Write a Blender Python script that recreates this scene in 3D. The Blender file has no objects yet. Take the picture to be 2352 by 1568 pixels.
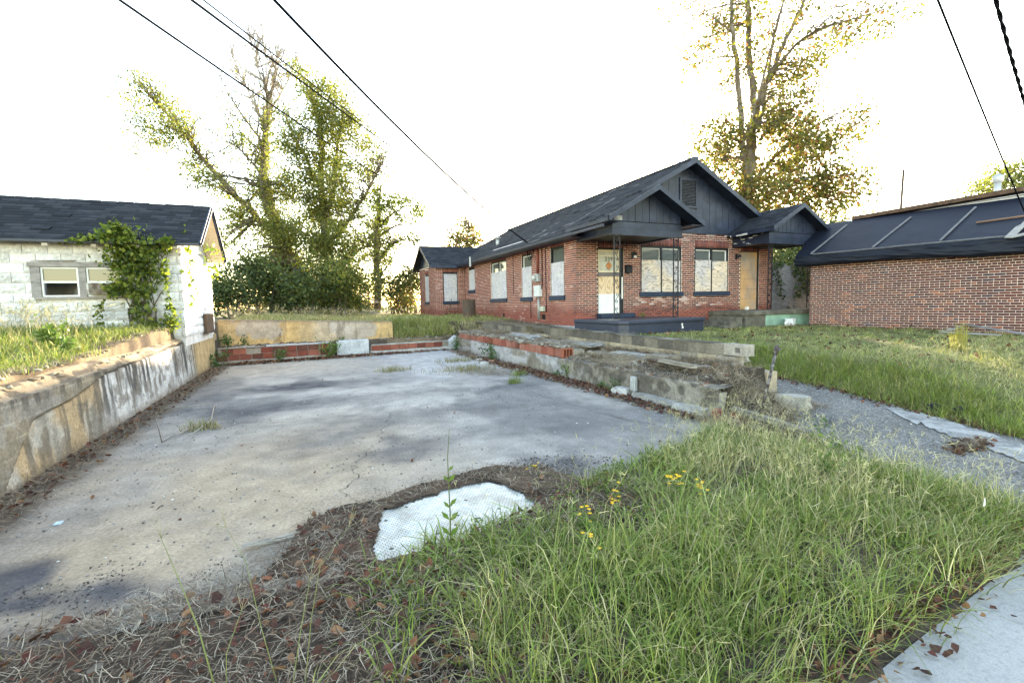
import bpy, math, random
import numpy as np
from mathutils import Vector, Matrix
SC = bpy.context.scene
COL = SC.collection
RNG = np.random.default_rng(7)
random.seed(7)
R = math.radians

# ------------------------------------------------------------------ camera
FPX, CXP, CYP = 1100.0, 1176.0, 784.0       # focal length and centre in 2352 x 1568 picture units
CAM_H, ROLL, PITCH, YAW = 1.6, 0.02, math.atan(86 / 1100.0), math.atan(468 / 1100.0)
_f0 = np.array([math.sin(YAW), math.cos(YAW), 0.0]); _r0 = np.array([math.cos(YAW), -math.sin(YAW), 0.0]); _u0 = np.array([0, 0, 1.0])
FWD = _f0 * math.cos(PITCH) - _u0 * math.sin(PITCH)
_u1 = _u0 * math.cos(PITCH) + _f0 * math.sin(PITCH)
RIGHT = _r0 * math.cos(ROLL) - _u1 * math.sin(ROLL)
UP = _u1 * math.cos(ROLL) + _r0 * math.sin(ROLL)
CAMP = np.array([0, 0, CAM_H])
cam = bpy.data.cameras.new('camera'); camo = bpy.data.objects.new('camera', cam); COL.objects.link(camo)
cam.sensor_fit = 'HORIZONTAL'; cam.sensor_width = 36; cam.lens = FPX / 2352 * 36
cam.clip_start = 0.05; cam.clip_end = 3000
m = Matrix.Identity(4)
for i in range(3):
    m[i][0] = RIGHT[i]; m[i][1] = UP[i]; m[i][2] = -FWD[i]; m[i][3] = CAMP[i]
camo.matrix_world = m
SC.camera = camo

# ------------------------------------------------------------------ sky, sun, exposure
SUN_AZ, SUN_EL = R(37), R(12.6)               # azimuth measured from +Y towards +X
w = bpy.data.worlds.new('World'); SC.world = w; w.use_nodes = True
nt = w.node_tree; bg = nt.nodes['Background']
sky = nt.nodes.new('ShaderNodeTexSky'); sky.sky_type = 'NISHITA'; sky.sun_disc = False
sky.sun_elevation = SUN_EL; sky.sun_rotation = SUN_AZ
sky.air_density = 1.0; sky.dust_density = 0.6; sky.ozone_density = 0.0; sky.altitude = 50
nt.links.new(sky.outputs[0], bg.inputs[0]); bg.inputs[1].default_value = 0.15
sl = bpy.data.lights.new('sun', 'SUN'); sl.energy = 4.0; sl.angle = R(0.6); sl.color = (1.0, 0.86, 0.66)
so = bpy.data.objects.new('sun', sl); COL.objects.link(so)
so.rotation_euler = Vector((math.sin(SUN_AZ) * math.cos(SUN_EL), math.cos(SUN_AZ) * math.cos(SUN_EL), math.sin(SUN_EL))).to_track_quat('Z', 'Y').to_euler()
so.location = (10, 20, 20)
vs = SC.view_settings
vs.view_transform = 'Standard'; vs.look = 'None'; vs.exposure = 3.0; vs.gamma = 1.0; vs.use_curve_mapping = False
vs.use_white_balance = True; vs.white_balance_temperature = 7300     # camera set for open shade
SC.cycles.use_denoising = True
SC.cycles.max_bounces = 6; SC.cycles.diffuse_bounces = 3; SC.cycles.transparent_max_bounces = 8

# ------------------------------------------------------------------ helpers
def at(x, y, d):
    'world point that lies d metres deep on the line of sight of picture point x, y'
    return CAMP + (FWD + RIGHT * (x - CXP) / FPX - UP * (y - CYP) / FPX) * d
def atZ(x, y, z):
    v = FWD + RIGHT * (x - CXP) / FPX - UP * (y - CYP) / FPX
    return CAMP + v * ((z - CAM_H) / v[2])
def atX(x, y, X):
    v = FWD + RIGHT * (x - CXP) / FPX - UP * (y - CYP) / FPX
    return CAMP + v * (X / v[0])
def atY(x, y, Y):
    v = FWD + RIGHT * (x - CXP) / FPX - UP * (y - CYP) / FPX
    return CAMP + v * (Y / v[1])
def sm(a, b, x):
    t = np.clip((np.asarray(x, float) - a) / (b - a), 0, 1)
    return t * t * (3 - 2 * t)
def _hash(ix, iy, seed):
    h = (ix.astype(np.int64) * 374761393 + iy.astype(np.int64) * 668265263 + seed * 974711) & 0xffffffff
    h = ((h ^ (h >> 13)) * 1274126177) & 0xffffffff
    h = (h ^ (h >> 16)) & 0xffffff
    return h / float(0xffffff)
def vn(x, y, seed=0):
    x = np.asarray(x, float); y = np.asarray(y, float); x, y = np.broadcast_arrays(x, y)
    ix = np.floor(x); iy = np.floor(y); fx = x - ix; fy = y - iy
    fx = fx * fx * (3 - 2 * fx); fy = fy * fy * (3 - 2 * fy)
    a = _hash(ix, iy, seed); b = _hash(ix + 1, iy, seed); c = _hash(ix, iy + 1, seed); d = _hash(ix + 1, iy + 1, seed)
    return (a * (1 - fx) + b * fx) * (1 - fy) + (c * (1 - fx) + d * fx) * fy
def fbm(x, y, sc=1.0, o=4, seed=0):
    s = 0; a = .5; t = 0; x = np.asarray(x, float) * sc; y = np.asarray(y, float) * sc
    for i in range(o):
        s = s + a * vn(x * 2 ** i + 17.3 * i, y * 2 ** i + 5.1 * i, seed + i); t += a; a *= .5
    return s / t
def mixc(a, b, t):
    t = np.asarray(t)[..., None]
    return np.asarray(a) * (1 - t) + np.asarray(b) * t

def tag(o, label=None, cat=None, group=None, kind=None):
    if label: o['label'] = label
    if cat: o['category'] = cat
    if group: o['group'] = group
    if kind: o['kind'] = kind
    return o
def empty(name, loc, label, cat, group=None, rz=0.0):
    o = bpy.data.objects.new(name, None); COL.objects.link(o); o.location = loc; o.rotation_euler = (0, 0, rz)
    o.empty_display_size = .1
    return tag(o, label, cat, group)
def link(name, me, parent=None, loc=None):
    o = bpy.data.objects.new(name, me); COL.objects.link(o)
    if parent is not None:
        o.parent = parent
        if WORLDPARENT: o.matrix_parent_inverse = PINV(parent)
    if loc is not None: o.location = loc
    return o
WORLDPARENT = True
def PINV(p):
    'parts are modelled in world coordinates: undo the frame of the thing they belong to'
    mm = Matrix.Identity(4); q = p; ch = []
    while q is not None: ch.append(q); q = q.parent
    for q in reversed(ch): mm = mm @ q.matrix_parent_inverse @ q.matrix_basis
    return mm.inverted()
def npmesh(name, V, F, mat, col=None, smooth=False):
    'V (n,3) array, F (m,k) int array or list of such arrays, col (n,3) optional'
    me = bpy.data.meshes.new(name)
    Fs = F if isinstance(F, list) else [F]
    V = np.asarray(V, np.float32)
    me.vertices.add(len(V)); me.vertices.foreach_set('co', V.ravel())
    nl = sum(f.size for f in Fs); npoly = sum(len(f) for f in Fs)
    me.loops.add(nl); me.polygons.add(npoly)
    me.loops.foreach_set('vertex_index', np.concatenate([f.ravel() for f in Fs]).astype(np.int32))
    st = []; c = 0
    for f in Fs:
        st.append(c + np.arange(len(f)) * f.shape[1]); c += f.size
    me.polygons.foreach_set('loop_start', np.concatenate(st).astype(np.int32))
    if smooth: me.polygons.foreach_set('use_smooth', np.ones(npoly, bool))
    if col is not None:
        ca = me.color_attributes.new('Col', 'FLOAT_COLOR', 'POINT')
        cc = np.ones((len(V), 4), np.float32); cc[:, :3] = col
        ca.data.foreach_set('color', cc.ravel())
    if mat: me.materials.append(mat)
    me.update(calc_edges=True); me.validate()
    return me
class MB:
    'collects shapes, then becomes ONE mesh object'
    def __init__(s): s.v = []; s.f = []; s.c = []
    def add(s, vs_, fs, col=None):
        b = len(s.v); s.v += [tuple(p) for p in vs_]; s.f += [tuple(i + b for i in f) for f in fs]
        s.c += [col if col is not None else (1, 1, 1)] * len(vs_); return s
    def box(s, x0, x1, y0, y1, z0, z1, col=None, skip=''):
        vs_ = [(x, y, z) for z in (z0, z1) for y in (y0, y1) for x in (x0, x1)]
        fs = dict(b=(0, 2, 3, 1), t=(4, 5, 7, 6), f=(0, 1, 5, 4), k=(2, 6, 7, 3), l=(0, 4, 6, 2), r=(1, 3, 7, 5))
        return s.add(vs_, [fs[k] for k in fs if k not in skip], col)
    def obox(s, c, u, v, n, hu, hv, hn, col=None):
        'box about c with half sizes along unit axes u, v, n'
        c, u, v, n = [np.asarray(q, float) for q in (c, u, v, n)]
        vs_ = [c + u * a * hu + v * b * hv + n * d * hn for d in (-1, 1) for b in (-1, 1) for a in (-1, 1)]
        return s.add(vs_, [(0, 2, 3, 1), (4, 5, 7, 6), (0, 1, 5, 4), (2, 6, 7, 3), (0, 4, 6, 2), (1, 3, 7, 5)], col)
    def bar(s, p, q, wd, th, col=None, up=(0, 0, 1)):
        p = np.asarray(p, float); q = np.asarray(q, float); u = q - p; L = np.linalg.norm(u); u = u / L
        v = np.cross(np.asarray(up, float), u); v = v / (np.linalg.norm(v) + 1e-9); n = np.cross(u, v)
        return s.obox((p + q) / 2, u, v, n, L / 2, wd / 2, th / 2, col)
    def tube(s, pts, rad, n=6, col=None, cap=True):
        pts = [np.asarray(p, float) for p in pts]; k = len(pts)
        if not hasattr(rad, '__len__'): rad = [rad] * k
        ref = None; b = len(s.v); vs_ = []
        for i, p in enumerate(pts):
            t = pts[min(i + 1, k - 1)] - pts[max(i - 1, 0)]; t = t / (np.linalg.norm(t) + 1e-9)
            if ref is None:
                ref = np.cross(t, [0, 0, 1.0] if abs(t[2]) < .9 else [1.0, 0, 0])
            ref = ref - t * (ref @ t); ref = ref / (np.linalg.norm(ref) + 1e-9); bi = np.cross(t, ref)
            for j in range(n):
                a = 2 * math.pi * j / n
                vs_.append(p + (ref * math.cos(a) + bi * math.sin(a)) * rad[i])
        fs = [(i * n + j, i * n + (j + 1) % n, (i + 1) * n + (j + 1) % n, (i + 1) * n + j) for i in range(k - 1) for j in range(n)]
        if cap: fs += [tuple(range(n))[::-1], tuple((k - 1) * n + j for j in range(n))]
        return s.add(vs_, fs, col)
    def prism(s, poly, ax, a, b, col=None):
        'polygon (list of 2-D points) extruded along axis ax from a to b; axes in cyclic order of the other two'
        n = len(poly)
        def P(p, t):
            q = [0, 0, 0]; o = [i for i in range(3) if i != ax]; q[o[0]], q[o[1]], q[ax] = p[0], p[1], t; return q
        vs_ = [P(p, a) for p in poly] + [P(p, b) for p in poly]
        fs = [tuple(range(n))[::-1], tuple(range(n, 2 * n))] + [(i, (i + 1) % n, n + (i + 1) % n, n + i) for i in range(n)]
        return s.add(vs_, fs, col)
    def mesh(s, name, mat, smooth=False, col=None):
        me = bpy.data.meshes.new(name); me.from_pydata([tuple(map(float, p)) for p in s.v], [], s.f)
        if col or any(c != (1, 1, 1) for c in s.c):
            ca = me.color_attributes.new('Col', 'FLOAT_COLOR', 'POINT')
            cc = np.ones((len(s.v), 4), np.float32); cc[:, :3] = np.array(s.c, np.float32)
            ca.data.foreach_set('color', cc.ravel())
        me.materials.append(mat)
        if smooth: me.polygons.foreach_set('use_smooth', np.ones(len(me.polygons), bool))
        me.update(); return me
    def build(s, name, mat, parent=None, smooth=False, fix=True, col=None):
        me = s.mesh(name, mat, smooth, col)
        if fix: fixn(me)
        return link(name, me, parent)
import bmesh
def fixn(me):
    bm = bmesh.new(); bm.from_mesh(me); bmesh.ops.recalc_face_normals(bm, faces=bm.faces); bm.to_mesh(me); bm.free()
def bevel(o, wdt, seg=1):
    md = o.modifiers.new('bevel', 'BEVEL'); md.width = wdt; md.segments = seg; md.limit_method = 'ANGLE'; return o

# ------------------------------------------------------------------ materials
def M(name, col=(.5, .5, .5), attr=False, rough=.85, var=.2, vs=3.0, bump=.3, bs=30.0, spec=.25, metal=0.0, tint=None, tamt=0.0, ts=1.2, fine=.12, stretch=(1, 1, 1)):
    'rough outdoor surface: colour (or per-piece colour attribute), broad and fine mottling, optional second colour in patches, bump'
    ma = bpy.data.materials.new(name); ma.use_nodes = True; t = ma.node_tree; N = t.nodes; L = t.links
    bs_ = N['Principled BSDF']; bs_.inputs['Roughness'].default_value = rough; bs_.inputs['Metallic'].default_value = metal
    bs_.inputs['Specular IOR Level'].default_value = spec
    geo = N.new('ShaderNodeNewGeometry'); mp = N.new('ShaderNodeMapping'); mp.inputs['Scale'].default_value = stretch
    L.new(geo.outputs['Position'], mp.inputs['Vector'])
    if attr:
        a = N.new('ShaderNodeVertexColor'); a.layer_name = 'Col'; base = a.outputs['Color']
    else:
        a = N.new('ShaderNodeRGB'); a.outputs[0].default_value = (*col, 1); base = a.outputs[0]
    def noise(sc, det=4.0, rg=.55):
        n = N.new('ShaderNodeTexNoise'); n.inputs['Scale'].default_value = sc; n.inputs['Detail'].default_value = det; n.inputs['Roughness'].default_value = rg
        L.new(mp.outputs[0], n.inputs['Vector']); return n.outputs['Fac']
    def rng_(src, a0, a1, b0, b1):
        r = N.new('ShaderNodeMapRange'); r.inputs[1].default_value = a0; r.inputs[2].default_value = a1; r.inputs[3].default_value = b0; r.inputs[4].default_value = b1
        L.new(src, r.inputs[0]); return r.outputs[0]
    if tint is not None:
        mx = N.new('ShaderNodeMix'); mx.data_type = 'RGBA'
        L.new(rng_(noise(ts, 6.0, .65), .52 - .1 * tamt, .66 - .06 * tamt, 0, tamt), mx.inputs['Factor']); L.new(base, mx.inputs['A']); mx.inputs['B'].default_value = (*tint, 1)
        base = mx.outputs['Result']
    k = rng_(noise(vs, 5.0, .6), .25, .75, 1 - var, 1 + var)
    k2 = rng_(noise(bs * 1.7, 3.0, .7), .25, .75, 1 - fine, 1 + fine)
    mu = N.new('ShaderNodeMath'); mu.operation = 'MULTIPLY'; L.new(k, mu.inputs[0]); L.new(k2, mu.inputs[1])
    vm = N.new('ShaderNodeVectorMath'); vm.operation = 'SCALE'; L.new(base, vm.inputs[0]); L.new(mu.outputs[0], vm.inputs['Scale'])
    L.new(vm.outputs[0], bs_.inputs['Base Color'])
    if bump:
        b = N.new('ShaderNodeBump'); b.inputs['Strength'].default_value = bump; b.inputs['Distance'].default_value = .02
        L.new(noise(bs, 6.0, .65), b.inputs['Height']); L.new(b.outputs[0], bs_.inputs['Normal'])
    return ma
def LEAF(name, trans=.4, rough=.55):
    ma = bpy.data.materials.new(name); ma.use_nodes = True; t = ma.node_tree; N = t.nodes; L = t.links
    p = N['Principled BSDF']; p.inputs['Roughness'].default_value = rough; p.inputs['Specular IOR Level'].default_value = .25
    a = N.new('ShaderNodeVertexColor'); a.layer_name = 'Col'; L.new(a.outputs[0], p.inputs['Base Color'])
    tr = N.new('ShaderNodeBsdfTranslucent'); g = N.new('ShaderNodeVectorMath'); g.operation = 'MULTIPLY'; g.inputs[1].default_value = (1.1, 1.2, .6)
    L.new(a.outputs[0], g.inputs[0]); L.new(g.outputs[0], tr.inputs[0])
    mx = N.new('ShaderNodeMixShader'); mx.inputs[0].default_value = trans
    L.new(p.outputs[0], mx.inputs[1]); L.new(tr.outputs[0], mx.inputs[2]); L.new(mx.outputs[0], N['Material Output'].inputs[0])
    return ma
def PLY(name, c0, c1, line, sc=1.0, horiz=False):
    'weathered plywood: cathedral grain as contour lines of stretched noise'
    ma = M(name, c0, rough=.8, var=.14, vs=2.5, bump=0, bs=60)
    t = ma.node_tree; N = t.nodes; L = t.links; p = N['Principled BSDF']
    src = p.inputs['Base Color'].links[0].from_socket
    geo = N.new('ShaderNodeNewGeometry'); mp = N.new('ShaderNodeMapping'); mp.inputs['Scale'].default_value = (sc, sc, sc * .36) if not horiz else (sc * .36, sc * .36, sc)
    L.new(geo.outputs['Position'], mp.inputs[0])
    n = N.new('ShaderNodeTexNoise'); n.inputs['Scale'].default_value = 3.2; n.inputs['Detail'].default_value = 1.5; L.new(mp.outputs[0], n.inputs['Vector'])
    mu = N.new('ShaderNodeMath'); mu.operation = 'MULTIPLY'; mu.inputs[1].default_value = 9; L.new(n.outputs[0], mu.inputs[0])
    fr = N.new('ShaderNodeMath'); fr.operation = 'FRACT'; L.new(mu.outputs[0], fr.inputs[0])
    rp = N.new('ShaderNodeValToRGB'); rp.color_ramp.elements[0].position = .0; rp.color_ramp.elements[0].color = (1, 1, 1, 1)
    rp.color_ramp.elements[1].position = .38; rp.color_ramp.elements[1].color = (0, 0, 0, 1); L.new(fr.outputs[0], rp.inputs[0])
    n2 = N.new('ShaderNodeTexNoise'); n2.inputs['Scale'].default_value = 1.3; L.new(geo.outputs['Position'], n2.inputs['Vector'])
    rr = N.new('ShaderNodeMapRange'); rr.inputs[1].default_value = .4; rr.inputs[2].default_value = .6; L.new(n2.outputs[0], rr.inputs[0])
    m1 = N.new('ShaderNodeMix'); m1.data_type = 'RGBA'; L.new(rr.outputs[0], m1.inputs['Factor']); L.new(src, m1.inputs['A']); m1.inputs['B'].default_value = (*c1, 1)
    m2 = N.new('ShaderNodeMix'); m2.data_type = 'RGBA'; mm = N.new('ShaderNodeMath'); mm.operation = 'MULTIPLY'; mm.inputs[1].default_value = .75
    L.new(rp.outputs[0], mm.inputs[0]); L.new(mm.outputs[0], m2.inputs['Factor']); L.new(m1.outputs['Result'], m2.inputs['A']); m2.inputs['B'].default_value = (*line, 1)
    L.new(m2.outputs['Result'], p.inputs['Base Color'])
    return ma
def GLASS(name, col=(.10, .11, .105), rough=.05):
    ma = bpy.data.materials.new(name); ma.use_nodes = True; p = ma.node_tree.nodes['Principled BSDF']
    p.inputs['Base Color'].default_value = (*col, 1); p.inputs['Roughness'].default_value = rough; p.inputs['Specular IOR Level'].default_value = .6
    return ma
m_slab = M('old_concrete_slab', attr=True, var=.22, vs=3.5, bump=.5, bs=24, fine=.35, rough=.92, tint=(.16, .16, .16), tamt=.3, ts=1.3)
m_conc = M('weathered_concrete', attr=True, var=.30, vs=4.0, bump=.7, bs=18, fine=.38, rough=.92)
m_ground = M('soil', attr=True, var=.3, vs=2.5, bump=.8, bs=18, fine=.35, rough=1.0, spec=.1)
m_asph = M('old_asphalt', (.15, .145, .14), var=.25, vs=1.1, bump=1.0, bs=30, fine=.85, rough=.92, tint=(.26, .25, .235), tamt=.6, ts=16)
m_side = M('sidewalk_concrete', (.34, .337, .33), var=.12, vs=1.2, bump=.2, bs=90, fine=.22, tint=(.2, .2, .2), tamt=.4, ts=45)
m_patch = M('pale_concrete', (.33, .325, .32), var=.2, vs=3, bump=.5, bs=24, fine=.3, tint=(.13, .13, .13), tamt=.8, ts=5)
m_brick = M('brick', attr=True, var=.16, vs=9, bump=.35, bs=70, fine=.2, rough=.9)
m_mort = M('mortar', (.50, .40, .34), var=.18, vs=3, bump=.4, bs=60)
m_navy = M('navy_black_paint', (.014, .020, .040), rough=.45, var=.35, vs=2.5, bump=.15, bs=25, spec=.4, tint=(.032, .042, .075), tamt=.6, ts=3)
m_roof = M('dark_shingle', attr=True, rough=.85, var=.25, vs=3, bump=.5, bs=90, fine=.3)
m_black = M('black_paint', (.012, .013, .016), rough=.5, var=.2, bump=.1)
m_sill = M('navy_sill_paint', (.022, .034, .062), rough=.5, var=.25, bump=.15)
m_plyg = PLY('grey_plywood', (.50, .48, .52), (.56, .54, .54), (.13, .11, .13), 2.4)
m_plyt = PLY('tan_plywood', (.66, .54, .42), (.50, .46, .46), (.13, .09, .085), 1.3, horiz=True)
m_plyn = PLY('fresh_plywood', (.64, .46, .29), (.70, .54, .37), (.36, .20, .10), 1.0)
m_osb = M('strand_board', (.50, .31, .16), rough=.85, var=.2, vs=3, bump=.3, bs=50, tint=(.30, .27, .25), tamt=.9, ts=1.1, fine=.3, stretch=(1, 1, .6))
m_glass = GLASS('window_glass')
m_white = M('white_paint', (.72, .72, .70), rough=.6, var=.1, bump=.1)
m_cream = M('cream_paint', (.66, .56, .40), rough=.6, var=.12, bump=.1)
m_iron = M('black_iron', (.02, .024, .032), rough=.45, var=.3, vs=12, bump=.2, metal=.3, tint=(.12, .07, .05), tamt=.3, ts=14)
m_metal = M('grey_metal', (.42, .43, .43), rough=.5, var=.15, bump=.1, metal=.4)
m_rust = M('rusty_metal', (.10, .065, .045), rough=.8, var=.35, vs=7, bump=.4, tint=(.05, .05, .05), tamt=.6, ts=4)
m_tarp = M('black_tarpaulin', (.007, .010, .020), rough=.55, var=.25, vs=1.5, bump=.25, bs=5, spec=.28)
m_wood = M('grey_weathered_wood', (.30, .28, .27), rough=.9, var=.3, vs=6, bump=.5, bs=30, stretch=(1, 1, 3), tint=(.16, .14, .13), tamt=.5, ts=4)
m_block = M('whitewashed_block', attr=True, var=.14, vs=5, bump=1.0, bs=14, fine=.25, rough=.92, tint=(.30, .29, .28), tamt=.3, ts=7)
m_clay = M('terracotta', attr=True, var=.2, vs=5, bump=.35, bs=50, fine=.15)
m_hex = M('white_hex_tile', attr=True, rough=.5, var=.14, vs=7, bump=0, fine=.06, spec=.3, tint=(.27, .25, .21), tamt=.55, ts=4)
m_bark = M('bark', (.13, .105, .08), rough=.95, var=.35, vs=5, bump=.9, bs=14, stretch=(1, 1, .25), tint=(.22, .195, .165), tamt=.5, ts=3)
m_barkpale = M('pale_bark', (.34, .31, .27), rough=.95, var=.25, vs=5, bump=.6, bs=14, stretch=(1, 1, .3), tint=(.18, .15, .12), tamt=.6, ts=3)
m_leaf = LEAF('tree_leaf', .5)
m_bush = LEAF('shrub_leaf', .25)
m_grass = LEAF('grass_blade', .25, .6)
m_dry = LEAF('dry_straw', .15, .8)
m_wire = M('black_cable', (.012, .012, .014), rough=.9, var=.1, bump=0, spec=0.0)
m_wall2 = M('white_building_wall', (.62, .62, .63), rough=.8, var=.1, vs=1, bump=.1)
# ------------------------------------------------------------------ terrain
def yF(X):            # front edge of the slab, where the bank of soil covers it
    return np.interp(X, [-3, -1.4, -.4, .3, 1.4, 2.5, 3.3, 4.2, 4.9, 5.6], [2.95, 2.93, 2.95, 2.97, 3.08, 3.42, 3.67, 4.05, 4.5, 4.7])
def xB(Y):            # where the lawn bank meets the asphalt strip
    return np.interp(Y, [1.2, 2.4, 4.1, 6.3, 7.5], [6.5, 6.75, 7.1, 7.5, 7.6])
def yS(X):            # inner edge of the sidewalk
    return 1.17 + .115 * (np.clip(X, -1, 7) - 2.15)
def gz(X, Y):
    X, Y = np.broadcast_arrays(np.asarray(X, float), np.asarray(Y, float))
    n = fbm(X, Y, .9, 4, 3) - .5; n2 = fbm(X, Y, 4, 3, 9) - .5
    front = .015 + .10 * sm(1.2, 2.2, Y) * sm(4.9, 4.2, X) * sm(.2, 2.2, X) + .05 * n * sm(1.25, 1.8, Y) + .035 * n2 * sm(1.3, 1.7, Y)
    left = .97 + .24 * sm(7, 12.5, Y) + .06 * sm(-2.9, -5, X) + .06 * n + .03 * n2
    left = left * sm(1.4, 4.6, Y)
    lawn = (.58 + .10 * sm(5, 11, Y) + .20 * sm(11.5, 15.5, Y) + .15 * sm(15, 25, Y) + .10 * n + .05 * n2) * sm(1.2, 4.6, Y)
    drive = .02 + .048 * np.clip(Y - 1.2, 0, 6)
    yard = drive + (lawn - drive) * sm(0, 1.25, X - xB(Y))
    yard = yard + (lawn - yard) * sm(6.2, 8.2, Y)
    ledge = .46 + .12 * n + .08 * n2 + .12 * sm(5.3, 6.2, X)
    ledge = front + (ledge - front) * sm(3.7, 5.3, Y) + .07 * np.exp(-((X - 5.45) / .4) ** 2 - ((Y - 4.7) / .5) ** 2)
    back = 1.2 - .22 * sm(-2, 3.2, X) - .03 * sm(3, 7, X) + .08 * sm(19, 28, Y) + .06 * n + .02 * n2
    back = np.where(X > 2.75, .42 + (back - .42) * sm(17.15, 18.7, Y), np.where(Y < 17.55 + .07 * X, .47 + .04 * n2, back))
    back = np.where(X < -2.55, 1.2 + .05 * n, back)
    z = np.where(X < -2.72, left, -.12)
    inpit = (X >= -2.72) & (X < 5.14)
    z = np.where(inpit, -.12 + (front + .12) * sm(.16, -.02, Y - yF(X)), z)
    yw = 16.25 + .135 * (X + 2.5)                     # centre line of the low back wall
    z = np.where(inpit & (Y > yw), back, z)
    z = np.where((X >= 5.14) & (X < 6.3), np.where(Y > 17.6, back, ledge), z)
    z = np.where((X >= 5.14) & (X < 6.3) & (Y < 3.7), front + (yard - front) * sm(5.14, 6.0, X), z)
    z = np.where((X >= 5.7) & (X < 6.3) & (Y >= 3.2) & (Y < 5.0), drive + .02 * n2, z)
    z = np.where(X >= 6.3, yard, z)
    far = sm(16, 24, Y)
    z = np.where((X >= 6.3) & (Y > 16), yard * (1 - far) + (1.05 + .04 * n) * far, z)
    z = np.where(Y > 30, 1.15 + .1 * n, z)
    z = np.where(Y < yS(X), np.minimum(z, -.02), z)
    return z
def grid_coords(a, b, st, lo, hi):
    f = np.arange(a, b + 1e-6, st)
    o1 = a - np.geomspace(.3, a - lo, 16)[::-1]; o2 = b + np.geomspace(.3, hi - b, 16)
    return np.concatenate([o1, f, o2])
def grid_faces(nx, ny):
    i = np.arange((ny - 1) * nx).reshape(ny - 1, nx)[:, :-1].ravel()
    return np.stack([i, i + 1, i + nx + 1, i + nx], 1)
gx = grid_coords(-7, 18, .09, -420, 420); gy = grid_coords(1.0, 20, .09, -300, 700)
GX, GY = np.meshgrid(gx, gy); GZ = gz(GX, GY)
n1 = fbm(GX, GY, 1.3, 4, 21); n2_ = fbm(GX, GY, .35, 3, 33)
soil = np.array([.055, .043, .034]); dryc = np.array([.20, .155, .10]); green = np.array([.075, .10, .03]); litter = np.array([.095, .072, .055])
c = mixc(soil, litter, sm(.35, .65, n1))
c = mixc(c, dryc, .75 * ((GX < -2.6) | (GY > 17)) * sm(.3, .6, n1))
c = mixc(c, np.array([.15, .16, .06]), .8 * ((GX > xB(GY) + .1) & (GY < 16)) * sm(.25, .6, n1 + .2))
c = mixc(c, dryc * 1.0, (.8 * (GX > 5.1) * (GX < 6.4) * (GY > 4.6) * sm(.25, .6, n1)))
c = mixc(c, [.24, .19, .13], .8 * ((GX > 6.3) & (GX < 7.8) & (GY > 8.5)) * sm(.25, .6, n1))
c = mixc(c, [.15, .15, .05], .6 * (GY > 19) * sm(.3, .7, n2_))
me = npmesh('ground', np.stack([GX, GY, GZ], -1).reshape(-1, 3), grid_faces(len(gx), len(gy)), m_ground, c.reshape(-1, 3), True)
tag(link('ground', me), 'uneven soil and dry grass ground around the sunken slab', 'ground', kind='structure')

# sidewalk and street in front
mb = MB(); mb.prism([(-60, -1.6), (60, -1.6), (60, yS(7)), (7, yS(7)), (-1, yS(-1)), (-60, yS(-1))], 2, -.15, .004); tag(mb.build('sidewalk', m_side), 'pale concrete sidewalk at the lower right corner', 'sidewalk', kind='structure')
mb = MB(); mb.box(-120, 120, -12, -1.7, -.3, -.11); tag(mb.build('road', m_asph), 'asphalt street in front of the sidewalk', 'road', kind='structure')
# asphalt strip between the broken wall and the lawn
ys = np.linspace(1.24, 8.4, 90); us = np.linspace(0, 1, 24)
UU, YY = np.meshgrid(us, ys)
xl = np.interp(YY, [1.2, 2.0, 3.0, 4.4, 5.0, 8.4], [4.55, 4.65, 4.85, 5.7, 6.42, 6.42]); xr = xB(YY) + .12 + .10 * (fbm(YY, YY * 0, 1.5, 3, 5) - .5)
XX = xl + (xr - xl) * UU; ZZ = gz(XX, YY) + .018
ZZ[:, 0] -= .06; ZZ[:, -1] -= .05
me = npmesh('asphalt_path', np.stack([XX, YY, ZZ], -1).reshape(-1, 3), grid_faces(24, 90), m_asph, None, True)
tag(link('asphalt_path', me), 'grey crumbling asphalt strip beside the lawn bank', 'path', kind='structure')
# worn pale concrete strip that cuts across it
sp = np.array([(2035, 940), (2120, 950), (2230, 978), (2352, 1010), (2500, 1050)], float); sq = np.array([(2075, 962), (2150, 985), (2240, 1012), (2352, 1050), (2500, 1100)], float)
tt = np.linspace(0, 4, 60); E1 = np.stack([np.interp(tt, range(5), sp[:, k]) for k in (0, 1)], 1); E2 = np.stack([np.interp(tt, range(5), sq[:, k]) for k in (0, 1)], 1)
PV = []
for i in range(60):
    e = (fbm(i * .35, 0, 1, 3, 77) - .5) * 14
    a_ = atZ(E1[i, 0], E1[i, 1] + e, .14); b_ = atZ(E2[i, 0], E2[i, 1] - e * .6 + (fbm(i * .5, 3, 1, 2, 5) - .5) * 10, .14)
    for k in range(6): PV.append(a_ + (b_ - a_) * k / 5)
PV = np.array(PV); PV[:, 2] = gz(PV[:, 0], PV[:, 1]) + .03
me = npmesh('concrete_strip', PV, grid_faces(6, 60), m_patch, None, True)
tag(link('concrete_strip', me), 'worn pale concrete strip across the asphalt path', 'path', kind='structure')

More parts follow.
